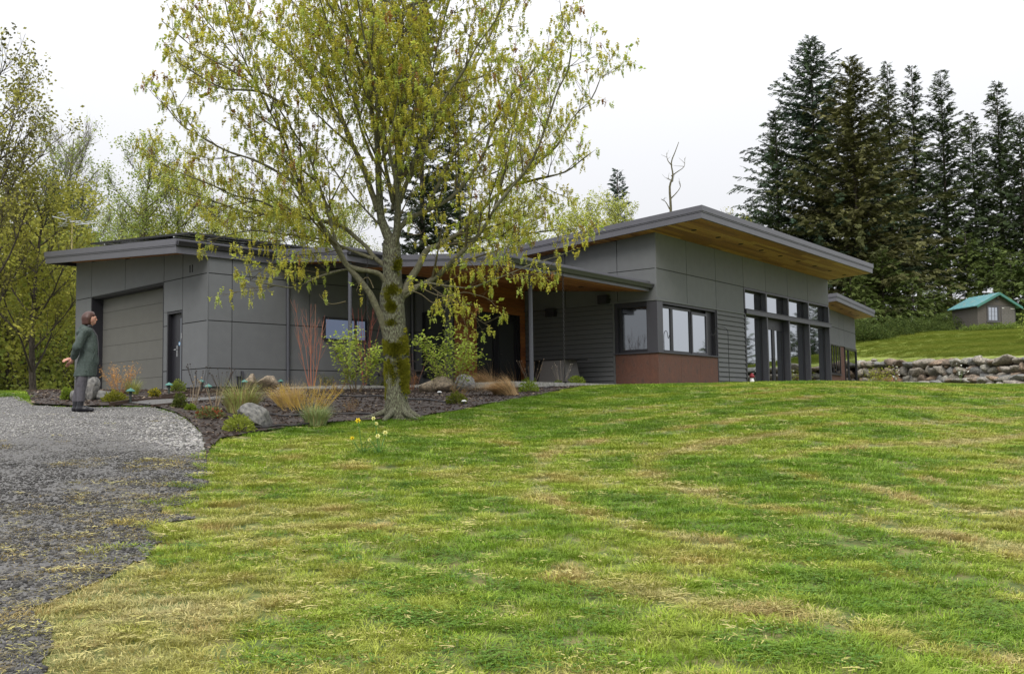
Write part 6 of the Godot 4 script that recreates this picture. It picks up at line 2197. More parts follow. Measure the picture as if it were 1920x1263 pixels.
func dry_stalks(label: String, px: float, py: float, n: int, high: float, spread: float, c: Color, heads := true) -> void:
	var base := bed_y(on_ground(px, py))
	var t := thing("dry_stalks", label, "dead stalks", base)
	var b := MB.new()
	for i in n:
		var a := rnd(0, TAU)
		b.col = c * rnd(0.7, 1.2)
		var sp := bend(base + Vector3(cos(a), 0, sin(a)) * 0.06, Vector3(cos(a) * spread, 1, sin(a) * spread), high * rnd(0.6, 1.05), 4, 0.1, 0.05)
		b.tube(sp, taper(5, 0.006, 0.003), 4)
		if heads:
			b.lathe([[0.0, -0.015], [0.014, -0.005], [0.014, 0.012], [0.0, 0.02]], 6, sp[4])
	obj_world("stalks", b.done(), mats.twig, t)


func build_garden() -> void:
	rng.seed = 1203
	var lime0 := Color(0.13, 0.20, 0.02)
	var lime1 := Color(0.27, 0.34, 0.045)
	var olive0 := Color(0.10, 0.115, 0.025)
	var olive1 := Color(0.20, 0.20, 0.05)
	# leafy shrubs each side of the maple
	stem_shrub("leafy_shrub", "bright green young-leaved shrub left of the maple's trunk", bed_y(on_ground(668, 737)), 1.45, 1.05, 9, Color(0.16, 0.11, 0.07), Color(0.20, 0.15, 0.09), 9, 0.011, 1300, Color(0.34, 0.44, 0.06), Color(0.50, 0.58, 0.11), 0.095)
	stem_shrub("leafy_shrub", "bright green young-leaved shrub before the cedar wall", bed_y(on_ground(846, 737)), 1.40, 1.05, 9, Color(0.20, 0.16, 0.10), Color(0.26, 0.20, 0.12), 9, 0.011, 1400, Color(0.34, 0.45, 0.06), Color(0.52, 0.60, 0.12), 0.095)
	# dogwoods
	stem_shrub("red_dogwood", "tall bare shrub with coral red stems before the garage wall", bed_y(on_ground(584, 728)), 2.25, 0.62, 11, Color(0.40, 0.20, 0.13), Color(0.32, 0.13, 0.10), 6, 0.012, 60, Color(0.25, 0.27, 0.08), Color(0.30, 0.28, 0.10), 0.03)
	stem_shrub("red_dogwood", "bare red-stemmed shrub before the ribbon window", bed_y(on_ground(684, 724)), 2.35, 0.55, 8, Color(0.30, 0.09, 0.07), Color(0.24, 0.08, 0.07), 5, 0.010, 40, Color(0.25, 0.2, 0.08), Color(0.30, 0.25, 0.10), 0.03)
	stem_shrub("golden_dogwood", "low bush of golden yellow twigs at the bed's middle", bed_y(on_ground(570, 771)), 0.58, 0.70, 70, Color(0.50, 0.33, 0.08), Color(0.62, 0.44, 0.12), 8, 0.0045, 700, Color(0.55, 0.42, 0.07), Color(0.48, 0.42, 0.08), 0.03, "", 0.5)
	blade_clump("dry_grass", "tan dry grass tangled with the golden twigs", 543, 766, 0.75, 0.62, 700, Color(0.55, 0.40, 0.20), Color(0.66, 0.50, 0.28), 0.9, 0.005, Vector3(-0.25, 0, -0.1))
	stem_shrub("orange_shrub", "small orange-leaved shrub in front of the garage door", bed_y(on_ground(224, 742)), 0.68, 0.55, 16, Color(0.36, 0.20, 0.10), Color(0.42, 0.24, 0.11), 6, 0.005, 560, Color(0.56, 0.28, 0.08), Color(0.62, 0.38, 0.11), 0.04)
	stem_shrub("barberry", "small sparse yellowish barberry left of the maple's base", bed_y(on_ground(657, 776)), 0.34, 0.3, 12, Color(0.16, 0.09, 0.05), Color(0.20, 0.12, 0.06), 5, 0.004, 150, Color(0.30, 0.24, 0.05), Color(0.28, 0.15, 0.05), 0.026)
	stem_shrub("barberry", "rust-tinged low barberry behind the golden twigs", bed_y(on_ground(628, 742)), 0.42, 0.45, 14, Color(0.16, 0.07, 0.05), Color(0.20, 0.10, 0.06), 5, 0.004, 260, Color(0.20, 0.09, 0.04), Color(0.18, 0.17, 0.04), 0.035)
	stem_shrub("barberry", "olive and red twiggy plant at the right shrub's foot", bed_y(on_ground(862, 756)), 0.42, 0.3, 14, Color(0.18, 0.12, 0.06), Color(0.22, 0.14, 0.07), 5, 0.004, 260, Color(0.24, 0.22, 0.05), Color(0.28, 0.12, 0.05), 0.03)
	stem_shrub("evergreen_shrub", "dark blue-green shrub behind the right-hand leafy shrub", bed_y(on_ground(838, 728)), 1.15, 0.5, 8, Color(0.10, 0.08, 0.05), Color(0.12, 0.1, 0.06), 6, 0.008, 520, Color(0.03, 0.09, 0.045), Color(0.06, 0.14, 0.07), 0.06)
	stem_shrub("low_fern", "low fern-green plant beside the patio edge left of the trunk", bed_y(on_ground(612, 728)), 0.5, 0.35, 10, Color(0.12, 0.1, 0.05), Color(0.14, 0.12, 0.05), 4, 0.005, 260, Color(0.10, 0.15, 0.03), Color(0.20, 0.20, 0.05), 0.05)
	stem_shrub("low_fern", "low fern-green plant beside the picnic table", bed_y(on_ground(702, 729)), 0.42, 0.35, 10, Color(0.12, 0.1, 0.05), Color(0.14, 0.12, 0.05), 4, 0.005, 200, Color(0.14, 0.20, 0.03), Color(0.26, 0.26, 0.06), 0.05)
	stem_shrub("rust_sedge", "rust-brown tuft at the boulders' left end", bed_y(on_ground(772, 733)), 0.45, 0.3, 18, Color(0.34, 0.17, 0.08), Color(0.28, 0.13, 0.06), 3, 0.004, 160, Color(0.36, 0.18, 0.07), Color(0.30, 0.14, 0.06), 0.03)
	# ornamental grasses
	blade_clump("ornamental_grass", "green and straw fountain grass behind the wedge boulder", 452, 778, 0.8, 0.72, 800, Color(0.30, 0.36, 0.09), Color(0.46, 0.50, 0.18), 0.85, 0.0055, Vector3.ZERO, "", 0.32)
	blade_clump("ornamental_grass", "round blue-green grass tuft at the bed's front", 592, 800, 0.55, 0.46, 700, Color(0.21, 0.28, 0.10), Color(0.38, 0.44, 0.20), 0.95, 0.005, Vector3.ZERO, "", 0.14)
	blade_clump("ornamental_grass", "light green upright grass tuft beside the orange shrub", 248, 742, 0.4, 0.42, 380, Color(0.28, 0.34, 0.07), Color(0.46, 0.48, 0.16), 0.55, 0.004, Vector3.ZERO, "", 0.15)
	blade_clump("hair_sedge", "combed tan sedge before the glazed entry doors", 912, 727, 1.0, 0.86, 1100, Color(0.48, 0.30, 0.15), Color(0.64, 0.44, 0.24), 1.1, 0.006, Vector3(-0.75, 0, -0.35), "", 0.3)
	blade_clump("hair_sedge", "combed tan sedge at the lawn's edge below the porch", 952, 743, 0.9, 0.80, 1100, Color(0.52, 0.34, 0.17), Color(0.68, 0.49, 0.28), 1.15, 0.006, Vector3(-0.65, 0, -0.5), "", 0.3)
	# cushions
	mound("bright green cushion shrub by the porch post, the rear of two", 993, 723, 30, 17, lime0, lime1)
	mound("bright green cushion shrub by the porch post, the front of two", 991, 737, 36, 20, lime0, lime1)
	mound("bright green cushion shrub before the grill table", 1081, 719, 32, 18, lime0, lime1)
	mound("tiny green tuft at the porch slab's edge", 1047, 720, 16, 9, lime0, lime1)
	mound("olive green cushion shrub at the lawn's edge right of the maple", 856, 760, 38, 21, Color(0.09, 0.12, 0.015), Color(0.19, 0.20, 0.035))
	mound("lime green cushion shrub in front of the wedge boulder", 447, 811, 54, 27, Color(0.20, 0.25, 0.03), Color(0.34, 0.38, 0.07))
	mound("grey-green cushion with red leaf tips by the path", 393, 787, 48, 20, Color(0.13, 0.15, 0.05), Color(0.24, 0.25, 0.10), "", "heather", Color(0.34, 0.10, 0.05))
	mound("dark green rounded dwarf conifer by the path's corner", 336, 768, 24, 24, Color(0.07, 0.10, 0.02), Color(0.15, 0.17, 0.04))
	mound("mid green cushion before the garage's side door", 334, 737, 26, 20, Color(0.13, 0.18, 0.03), Color(0.24, 0.27, 0.06))
	mound("yellow-green spreading cushion before the orange shrub", 214, 756, 40, 17, Color(0.16, 0.18, 0.02), Color(0.28, 0.27, 0.04))
	mound("small yellow-flecked tuft beside the timber edging", 289, 746, 18, 14, Color(0.17, 0.18, 0.04), Color(0.30, 0.28, 0.07), "", "heather", Color(0.6, 0.5, 0.02))
	mound("small green sprout below the dry stalks", 357, 772, 14, 9, lime0, lime1)
	mound("light green weed clump beside the concrete apron", 126, 752, 20, 20, lime0, lime1)
	dry_stalks("pale dry stalks beside the dwarf conifer", 358, 768, 9, 0.55, 0.25, Color(0.30, 0.24, 0.17))
	dry_stalks("pale dry stalks between the path lights", 402, 764, 16, 0.4, 0.35, Color(0.34, 0.26, 0.18), false)
	dry_stalks("dark seed-head stalks at the garage corner", 372, 738, 14, 0.62, 0.4, Color(0.06, 0.05, 0.045))
	dry_stalks("dark seed-head stalks along the garage wall", 415, 735, 14, 0.6, 0.5, Color(0.08, 0.065, 0.055))
	dry_stalks("grey-brown dry stalks at the foot of the porch post", 997, 722, 16, 0.75, 0.45, Color(0.20, 0.15, 0.11))
	dry_stalks("grey dry stalks before the grill table", 1052, 721, 12, 0.7, 0.4, Color(0.24, 0.21, 0.18))
	dry_stalks("bare reddish stems right of the maple's trunk", 775, 733, 7, 1.0, 0.3, Color(0.16, 0.09, 0.07))
	# stones
	boulder("grey wedge-shaped boulder at the front of the bed", 480, 803, 72, 38, "stone_grey", 9001, 0.4)
	boulder("tall grey pointed boulder beside the garage door's left jamb", 170, 752, 36, 34, "stone_grey", 9002, 1.2)
	boulder("small rounded grey boulder near the garage door jamb", 193, 753, 26, 18, "stone2", 9003, 2.2)
	boulder("low grey boulder at the drive's far edge", 142, 753, 22, 16, "stone_grey", 9007, 0.9)
	boulder("tan mossy boulder below the right-hand leafy shrub", 832, 737, 56, 26, "stone_warm", 9004, 0.8)
	boulder("small tan boulder beside the mossy one", 800, 738, 30, 20, "stone_warm", 9005, 2.6)
	boulder("flat grey boulder against the cedar wall", 873, 731, 36, 24, "stone_grey", 9006, 1.9)
	boulder("pale stone bench block with a stepped top", 503, 733, 46, 24, "stone_warm", 9010, 0.2)
	boulder("pale rounded stone at the bench block's left end", 471, 733, 30, 25, "stone_warm", 9011, 1.3)
	for q in [[244, 759, "verdigris path light nearest the drive, beside the spreading cushion"], [316, 745, "verdigris path light on the upper edging board"], [377, 737, "verdigris path light at the garage corner"], [390, 748, "verdigris path light among the pale stalks"], [458, 736, "verdigris path light before the pale stone block"], [526, 726, "verdigris path light at the stone block's right end"]]:
		path_light(q[0], q[1], q[2])
	hose("black drip hose running past the wedge boulder to the blue-green tuft", [[505, 783], [555, 785], [620, 781], [712, 783]])
	hose("black drip hose curving behind the maple's trunk", [[604, 750], [640, 747], [720, 748], [768, 752], [840, 758]])
	hose("black drip hose along the bed's front edge", [[470, 809], [520, 805], [585, 801]])
	hose("black drip hose before the side patio", [[700, 733], [770, 732], [845, 731]])
	hose("black drip hose coiling off the porch slab", [[1008, 731], [1030, 730], [1048, 724], [1062, 722]])
	edging("brown timber edging beside the gravel path's lower side", [[206, 764], [244, 758], [328, 751]], 0.06)
	edging("brown timber edging rising towards the stone block", [[300, 748], [345, 742], [430, 738], [486, 736]], 0.05)
	edging("thin dark edging at the bed's pointed corner", [[284, 765], [330, 760]], 0.03)
	edging("brown timber edging under the pale stone block", [[470, 738], [540, 735]], 0.05)
	daffodils("tall daffodil clump with deep yellow flowers in the lawn", 679, 851, [[671, 788, 0.036], [660, 821, 0.028]], false)
	daffodils("daffodil clump with pale cream flowers in the lawn", 711, 853, [[700, 784, 0.028], [705, 794, 0.028], [692, 824, 0.027], [708, 817, 0.034], [722, 811, 0.034]], true)
	for q in [[824, 744, "white-capped sprinkler head right of the maple"], [870, 762, "white plant tag beside the olive cushion"], [1012, 724, "pale downspout shoe at the porch slab's edge"]]:
		var p := bed_y(on_ground(q[0], q[1]))
		var s := thing("sprinkler_head", q[2], "sprinkler", p)
		var b := MB.new()
		b.lathe([[0.0, -0.05], [0.02, -0.05], [0.02, 0.06], [0.0, 0.06]], 10, p)
		obj_world("riser", b.done(), mats.black_plastic, s)
		var c := MB.new()
		c.lathe([[0.0, 0.06], [0.045, 0.06], [0.05, 0.075], [0.03, 0.09], [0.0, 0.092]], 12, p)
		obj_world("cap", c.done(), mats.white_paint, s)
	# by the stone wall and on the bank
	var yp := at_dist(1650, 44.0)
	stem_shrub("yellow_shrub", "yellow-green straggly shrub before the boulder wall", yp, 1.05, 0.95, 12, Color(0.20, 0.14, 0.06), Color(0.25, 0.2, 0.08), 7, 0.009, 420, Color(0.32, 0.36, 0.05), Color(0.42, 0.42, 0.08), 0.11)
	var op := at_dist(1672, 45.0)
	stem_shrub("orange_shrub", "low orange-brown shrub at the foot of the boulder wall", op, 0.62, 0.7, 12, Color(0.26, 0.13, 0.06), Color(0.3, 0.16, 0.07), 6, 0.008, 300, Color(0.40, 0.22, 0.08), Color(0.34, 0.16, 0.06), 0.10)
	for q in [[1682, 44.5], [1803, 45.2]]:
		var fp := at_dist(q[0], q[1])
		stem_shrub("white_flower", "small white flower standing before the boulder wall", fp + Vector3(0, 0.35, 0), 0.7, 0.2, 4, Color(0.12, 0.18, 0.05), Color(0.14, 0.2, 0.06), 1, 0.008, 16, Color(0.8, 0.8, 0.76), Color(0.85, 0.85, 0.8), 0.13, "white flowers before the boulder wall")
	var rp := bank_point(1962, 64)
	bush("rhododendron", "light green broad-leaved bush on the bank beyond the shed", rp, 1.0, 2.4, Color(0.22, 0.30, 0.05), Color(0.38, 0.44, 0.10), 260, 1.6)
	var gp := bank_point(1858, 81.5)
	for i in 5:
		var p := bank_point(1822 + i * 20, 80.5 + (i % 2))
		bush("weed_patch", "tall weeds growing at the shed's deck", p, 0.8, 0.32, Color(0.12, 0.19, 0.03), Color(0.24, 0.30, 0.06), 110, 0.9, "weeds at the shed's deck")
	# bark chips over the soil
	var chip := MB.new()
	chip.hexa([Vector3(-0.5, 0, -0.2), Vector3(0.45, 0, -0.26), Vector3(0.5, 0, 0.18), Vector3(-0.42, 0, 0.22), Vector3(-0.46, 0.16, -0.16), Vector3(0.4, 0.2, -0.2), Vector3(0.44, 0.14, 0.14), Vector3(-0.38, 0.18, 0.18)])
	var xs := []
	var cs := []
	var lo := P_BED[0]
	var hi := P_BED[0]
	for p in P_BED:
		lo = lo.min(p)
		hi = hi.max(p)
	for i in 42000:
		var x := rnd(lo.x, hi.x)
		var z := rnd(lo.y, hi.y)
		if not inside(P_BED, x, z): continue
		var s := rnd(0.025, 0.075)
		xs.append(Transform3D(Basis.from_euler(Vector3(rnd(-0.5, 0.5), rnd(0, TAU), rnd(-0.5, 0.5))).scaled(Vector3(s, s, s)), Vector3(x, ground_h(x, z) + 0.035 + 0.03 * nz2.get_noise_2d(x * 16.0, z * 16.0), z)))
		var u := rng.randf()
		cs.append(Color(0.030, 0.022, 0.018).lerp(Color(0.085, 0.058, 0.042), u * u) if u < 0.93 else Color(0.24, 0.19, 0.14))
	var o := multi("bark_mulch", chip.done(), mats.chip, xs, cs)
	tag(o, "dark bark mulch covering the garden bed", "mulch")


# ---------------------------------------------------------------- person

# meshes tapered capsules joined by a smooth minimum (surface nets); prim: [a, ra, b, rb]
func flesh(prims: Array, cell: float, k: float, clip_lo := -9.0, clip_hi := 9.0, wide := 1.0, folds := 0.0) -> ArrayMesh:
	var lo := Vector3(9, 9, 9)
	var hi := -lo
	var pr := []
	for q in prims:
		var a: Vector3 = q[0]
		var b: Vector3 = q[2]
		a.z /= wide
		b.z /= wide
		var r := maxf(q[1], q[3]) + k + cell * 2.0
		lo = lo.min(a - Vector3.ONE * r).min(b - Vector3.ONE * r)
		hi = hi.max(a + Vector3.ONE * r).max(b + Vector3.ONE * r)
		pr.append([a, q[1], b - a, q[3] - q[1], maxf((b - a).length_squared(), 1e-8)])
	lo.y = maxf(lo.y, clip_lo - cell * 2.0)
	hi.y = minf(hi.y, clip_hi + cell * 2.0)
	var nx := int((hi.x - lo.x) / cell) + 1
	var ny := int((hi.y - lo.y) / cell) + 1
	var nz_ := int((hi.z - lo.z) / cell) + 1
	var f := PackedFloat32Array()
	f.resize(nx * ny * nz_)
	var i := 0
	for z in nz_:
		for y in ny:
			for x in nx:
				var p := lo + Vector3(x, y, z) * cell
				var d := 9.0
				for q in pr:
					var pa: Vector3 = p - q[0]
					var h := clampf(pa.dot(q[2]) / q[4], 0.0, 1.0)
					var e: float = (pa - q[2] * h).length() - q[1] - q[3] * h
					var m := maxf(k - absf(d - e), 0.0) / k
					d = minf(d, e) - m * m * k * 0.25
				if folds > 0.0 and d < 0.05: d += folds * nz2.get_noise_3d(p.x * 260.0 + p.y * 60.0, p.y * 95.0, p.z * 260.0)
				f[i] = maxf(d, maxf(clip_lo - p.y, p.y - clip_hi))
				i += 1
	var b := MB.new()
	var id := {}
	var sy := nx
	var sz := nx * ny
	var corner := [0, 1, sy, sy + 1, sz, sz + 1, sz + sy, sz + sy + 1]
	var off := [Vector3(0, 0, 0), Vector3(1, 0, 0), Vector3(0, 1, 0), Vector3(1, 1, 0), Vector3(0, 0, 1), Vector3(1, 0, 1), Vector3(0, 1, 1), Vector3(1, 1, 1)]
	var edge := [[0, 1], [2, 3], [4, 5], [6, 7], [0, 2], [1, 3], [4, 6], [5, 7], [0, 4], [1, 5], [2, 6], [3, 7]]
	for z in nz_ - 1:
		for y in ny - 1:
			for x in nx - 1:
				var o := x + y * sy + z * sz
				var neg := 0
				for c in 8:
					if f[o + corner[c]] < 0.0: neg += 1
				if neg == 0 or neg == 8: continue
				var s := Vector3.ZERO
				var n := 0
				for e in edge:
					var d0 := f[o + corner[e[0]]]
					var d1 := f[o + corner[e[1]]]
					if (d0 < 0.0) != (d1 < 0.0):
						s += (off[e[0]] as Vector3).lerp(off[e[1]], d0 / (d0 - d1))
						n += 1
				var g := Vector3(f[o + 1] - f[o], f[o + sy] - f[o], f[o + sz] - f[o]) + Vector3(f[o + sz + sy + 1] - f[o + sz + sy], f[o + sz + sy + 1] - f[o + sz + 1], f[o + sz + sy + 1] - f[o + sy + 1])
				id[o] = b.v.size()
				var w := lo + (Vector3(x, y, z) + s / n) * cell
				w.z *= wide
				b.v.append(w)
				b.n.append(g.normalized())
				b.c.append(Color(1, 1, 1))
	for o in id:
		for ax in 3:
			var st: int = [1, sy, sz][ax]
			var u: int = [sy, sz, 1][ax]
			var v: int = [sz, 1, sy][ax]
			if (f[o] < 0.0) == (f[o + st] < 0.0): continue
			if not (id.has(o - u) and id.has(o - v) and id.has(o - u - v)): continue
			var q := [id[o], id[o - u], id[o - u - v], id[o - v]]
			if f[o] < 0.0:
				b.ix.append_array([q[0], q[2], q[1], q[0], q[3], q[2]])
			else:
				b.ix.append_array([q[0], q[1], q[2], q[0], q[2], q[3]])
	return b.done()


func build_person() -> void:
	rng.seed = 8
	mat("coat_cloth", lin(0.062, 0.088, 0.078), 0.75, 0.0, noise_tex(91, 0.02, [[0.2, Color(0.78, 0.78, 0.78)], [0.8, Color(1, 1, 1)]]), Vector3(3, 3, 3))
	mat("jeans", lin(0.105, 0.10, 0.115), 0.9, 0.0, noise_tex(92, 0.05, [[0.2, Color(0.8, 0.8, 0.8)], [0.8, Color(1, 1, 1)]]), Vector3(4, 4, 4))
	mat("boot_rubber", lin(0.013, 0.013, 0.018), 0.4)
	mat("skin", lin(0.50, 0.26, 0.19), 0.55)
	mat("brown_hair", lin(0.062, 0.024, 0.017), 0.5)
	mats.skin.subsurf_scatter_enabled = true
	mats.skin.subsurf_scatter_strength = 0.15
	var base := on_ground(152, 773)
	var face := (RT * Vector3(1, 0, 1)).normalized() + (FW * Vector3(1, 0, 1)).normalized() * 0.22
	var p := thing("person", "person in a long green hooded raincoat looking up, hands clasped behind the back", "person", base + Vector3(0, 0.008, 0), atan2(-face.z, face.x))
	p.scale = Vector3.ONE * (Vector2(base.x, base.z).length() * 172.0 / FOCAL / 1.70)
	# local axes: x the way they face, y up, z their right side, towards the viewer
	var body := [
		[Vector3(0.085, 1.42, 0), 0.055, Vector3(0.105, 1.50, 0), 0.052],
		[Vector3(0.115, 1.585, 0), 0.090, Vector3(0.105, 1.60, 0), 0.094],
		[Vector3(0.15, 1.545, 0), 0.060, Vector3(0.172, 1.515, 0), 0.030],
		[Vector3(0.09, 1.30, 0), 0.10, Vector3(0.08, 0.90, 0), 0.09],
		[Vector3(0.06, 0.82, 0.06), 0.06, Vector3(0.012, 0.45, 0.09), 0.05], [Vector3(0.012, 0.45, 0.09), 0.055, Vector3(-0.005, 0.09, 0.085), 0.038],
		[Vector3(0.05, 0.82, -0.06), 0.06, Vector3(-0.05, 0.47, -0.07), 0.05], [Vector3(-0.05, 0.47, -0.07), 0.055, Vector3(-0.10, 0.09, -0.075), 0.038],
		[Vector3(0.05, 1.34, 0.16), 0.055, Vector3(-0.055, 1.08, 0.235), 0.044], [Vector3(-0.055, 1.08, 0.235), 0.044, Vector3(-0.145, 0.885, 0.07), 0.03],
		[Vector3(0.05, 1.34, -0.16), 0.055, Vector3(-0.10, 1.09, -0.22), 0.044], [Vector3(-0.10, 1.09, -0.22), 0.044, Vector3(-0.165, 0.90, -0.02), 0.03],
	]
	var body_mesh := flesh(body, 0.02, 0.03)
	# head and hands on finer grids, added to the same mesh
	var head := [
		[Vector3(0.108, 1.60, 0), 0.088, Vector3(0.095, 1.615, 0), 0.09],
		[Vector3(0.150, 1.575, 0), 0.066, Vector3(0.165, 1.535, 0), 0.044],
		[Vector3(0.172, 1.520, 0), 0.026, Vector3(0.165, 1.516, 0), 0.028],
		[Vector3(0.200, 1.598, 0), 0.010, Vector3(0.218, 1.572, 0), 0.013],
		[Vector3(0.195, 1.618, 0.025), 0.016, Vector3(0.195, 1.618, -0.025), 0.016],
		[Vector3(0.198, 1.546, 0.012), 0.011, Vector3(0.198, 1.546, -0.012), 0.011],
		[Vector3(0.098, 1.585, 0.083), 0.013, Vector3(0.094, 1.555, 0.083), 0.009],
		[Vector3(0.098, 1.585, -0.083), 0.013, Vector3(0.094, 1.555, -0.083), 0.009],
		[Vector3(0.10, 1.52, 0), 0.052, Vector3(0.088, 1.42, 0), 0.055],
	]
	var parts := [body_mesh, flesh(head, 0.0065, 0.014)]
	for h in 2:                                              # near hand rests palm-up in the far one
		var w := Vector3(-0.150, 0.875, 0.055) if h == 0 else Vector3(-0.170, 0.90, 0.0)
		var d := Vector3(-0.62, -0.42, -0.50).normalized() if h == 0 else Vector3(-0.70, -0.10, 0.60).normalized()
		var s := d.cross(Vector3(0.2, 1, 0.2)).normalized()
		var up_ := s.cross(d).normalized()
		var palm := w + d * 0.07
		var hand := [[w, 0.026, palm, 0.030], [palm + s * 0.022, 0.017, w + d * 0.02 + s * 0.012, 0.022], [palm - s * 0.022, 0.017, w + d * 0.02 - s * 0.012, 0.022]]
		var lens_ := [0.062, 0.074, 0.078, 0.070]
		for k in 4:
			var o := palm + d * 0.018 + s * (0.030 - k * 0.020)
			var ln: float = lens_[k]
			var m := o + (d + up_ * -0.25).normalized() * ln * 0.52
			hand.append([o, 0.0098, m, 0.0088])
			hand.append([m, 0.0088, m + (d * 0.75 - up_ * 0.65).normalized() * lens_[k] * 0.5, 0.0072])
		var t0 := w + d * 0.028 + s * 0.026
		var t1 := t0 + (d * 0.6 + s * 0.75).normalized() * 0.036
		hand.append([t0, 0.012, t1, 0.0105])
		hand.append([t1, 0.0105, t1 + (d * 0.95 + s * 0.15 - up_ * 0.2).normalized() * 0.030, 0.0085])
		parts.append(flesh(hand, 0.0045, 0.008))
	var st := SurfaceTool.new()
	st.begin(Mesh.PRIMITIVE_TRIANGLES)
	for m in parts: st.append_from(m, 0, Transform3D())
	obj("body", st.commit(), mats.skin, p)
	# clothing
	var coat := [
		[Vector3(0.085, 1.36, 0.10), 0.085, Vector3(0.085, 1.36, -0.10), 0.085],
		[Vector3(0.095, 1.28, 0), 0.134, Vector3(0.105, 1.08, 0), 0.146],
		[Vector3(0.105, 1.08, 0), 0.146, Vector3(0.095, 0.86, 0), 0.156],
		[Vector3(0.095, 0.86, 0), 0.156, Vector3(0.035, 0.55, 0), 0.180],
		[Vector3(0.060, 1.36, 0.165), 0.074, Vector3(-0.045, 1.09, 0.235), 0.066], [Vector3(-0.045, 1.09, 0.235), 0.066, Vector3(-0.125, 0.925, 0.095), 0.050],
		[Vector3(0.060, 1.36, -0.165), 0.074, Vector3(-0.095, 1.10, -0.215), 0.066], [Vector3(-0.095, 1.10, -0.215), 0.066, Vector3(-0.150, 0.935, -0.035), 0.050],
		[Vector3(0.015, 1.43, 0.06), 0.062, Vector3(0.015, 1.43, -0.06), 0.062],
		[Vector3(-0.045, 1.34, 0.06), 0.058, Vector3(-0.045, 1.34, -0.06), 0.058],
		[Vector3(-0.01, 1.42, 0), 0.05, Vector3(-0.055, 1.36, 0), 0.045],
	]
	obj("coat", flesh(coat, 0.014, 0.035, 0.60, 9.0, 1.05, 0.016), mats.coat_cloth, p)
	var legs := [
		[Vector3(0.050, 0.86, 0.085), 0.105, Vector3(0.014, 0.46, 0.092), 0.074], [Vector3(0.014, 0.46, 0.092), 0.074, Vector3(-0.004, 0.19, 0.087), 0.066],
		[Vector3(0.030, 0.86, -0.085), 0.105, Vector3(-0.048, 0.47, -0.072), 0.074], [Vector3(-0.048, 0.47, -0.072), 0.074, Vector3(-0.098, 0.19, -0.077), 0.066],
	]
	obj("trousers", flesh(legs, 0.013, 0.015, 0.17, 0.66, 1.0, 0.016), mats.jeans, p)
	for s in 2:
		var a := Vector3(-0.002, 0, 0.087) if s == 0 else Vector3(-0.100, 0, -0.077)
		var boot := [[a + Vector3(0, 0.23, 0), 0.056, a + Vector3(-0.008, 0.07, 0), 0.052], [a + Vector3(-0.03, 0.045, 0), 0.045, a + Vector3(0.09, 0.052, 0), 0.045], [a + Vector3(0.09, 0.045, 0), 0.042, a + Vector3(0.185, 0.036, 0.0), 0.034]]
		obj("boot", flesh(boot, 0.009, 0.03, 0.0, 0.215), mats.boot_rubber, p)
	var hair := [
		[Vector3(0.092, 1.625, 0), 0.098, Vector3(0.082, 1.60, 0), 0.102], [Vector3(0.070, 1.60, 0), 0.096, Vector3(0.066, 1.53, 0), 0.088],
		[Vector3(0.09, 1.60, 0.055), 0.055, Vector3(0.085, 1.52, 0.058), 0.045], [Vector3(0.09, 1.60, -0.055), 0.055, Vector3(0.085, 1.52, -0.058), 0.045],
		[Vector3(0.14, 1.67, 0), 0.05, Vector3(0.165, 1.655, 0.02), 0.035],
	]
	obj("hair", flesh(hair, 0.0085, 0.02, 1.485), mats.brown_hair, p)
	for z in [-0.030, 0.030]:
		var eye := SphereMesh.new()
		eye.radius = 0.009
		eye.height = 0.018
		var e := obj("eye", eye, mats.boot_rubber, p)
		e.position = Vector3(0.199, 1.597, z)
	var collar := [[Vector3(0.105, 1.455, 0.03), 0.052, Vector3(0.105, 1.455, -0.03), 0.052]]
	obj("collar", flesh(collar, 0.009, 0.01), mats.boot_rubber, p)
	var zip_b := MB.new()
	zip_b.tube(PackedVector3Array([Vector3(0.165, 1.42, 0.075), Vector3(0.243, 1.30, 0.06), Vector3(0.262, 1.15, 0.045), Vector3(0.262, 0.95, 0.04)]), taper(4, 0.007, 0.006), 5)
	obj("coat_zip", zip_b.done(), mats.jeans, p)
	var pk := MB.new()
	pk.tube(PackedVector3Array([Vector3(0.225, 1.02, 0.115), Vector3(0.20, 0.93, 0.145), Vector3(0.19, 0.88, 0.155)]), taper(3, 0.009, 0.009), 5)
	obj("pocket_flap", pk.done(), mats.coat_cloth, p)



# ---------------------------------------------------------------- lawn and gravel

func grass_tuft(seed_: int, n: int, rad: float, high: float, width: float, flop: float) -> ArrayMesh:
	var r := RandomNumberGenerator.new()
	r.seed = seed_
	var b := MB.new()
	for i in n:
		var a := r.randf() * TAU
		var p := Vector3(cos(a), 0, sin(a)) * rad * sqrt(r.randf())
		var o := Vector3(cos(a + r.randf_range(-1, 1)), 0, sin(a + r.randf_range(-1, 1)))
		var h := high * r.randf_range(0.5, 1.2)
		var w := Vector3(-o.z, 0, o.x) * width
		var m := p + o * h * flop * 0.45 + Vector3(0, h * 0.62, 0)
		var t := p + o * h * flop * 1.35 + Vector3(0, h * (1.0 - flop * 0.25), 0)
		b.col = Color(1, 1, 1) * r.randf_range(0.72, 1.18)
		b.quad(p - w, m - w * 0.75, m + w * 0.75, p + w)
		b.tri(m - w * 0.75, t, m + w * 0.75)
	return b.done(false)


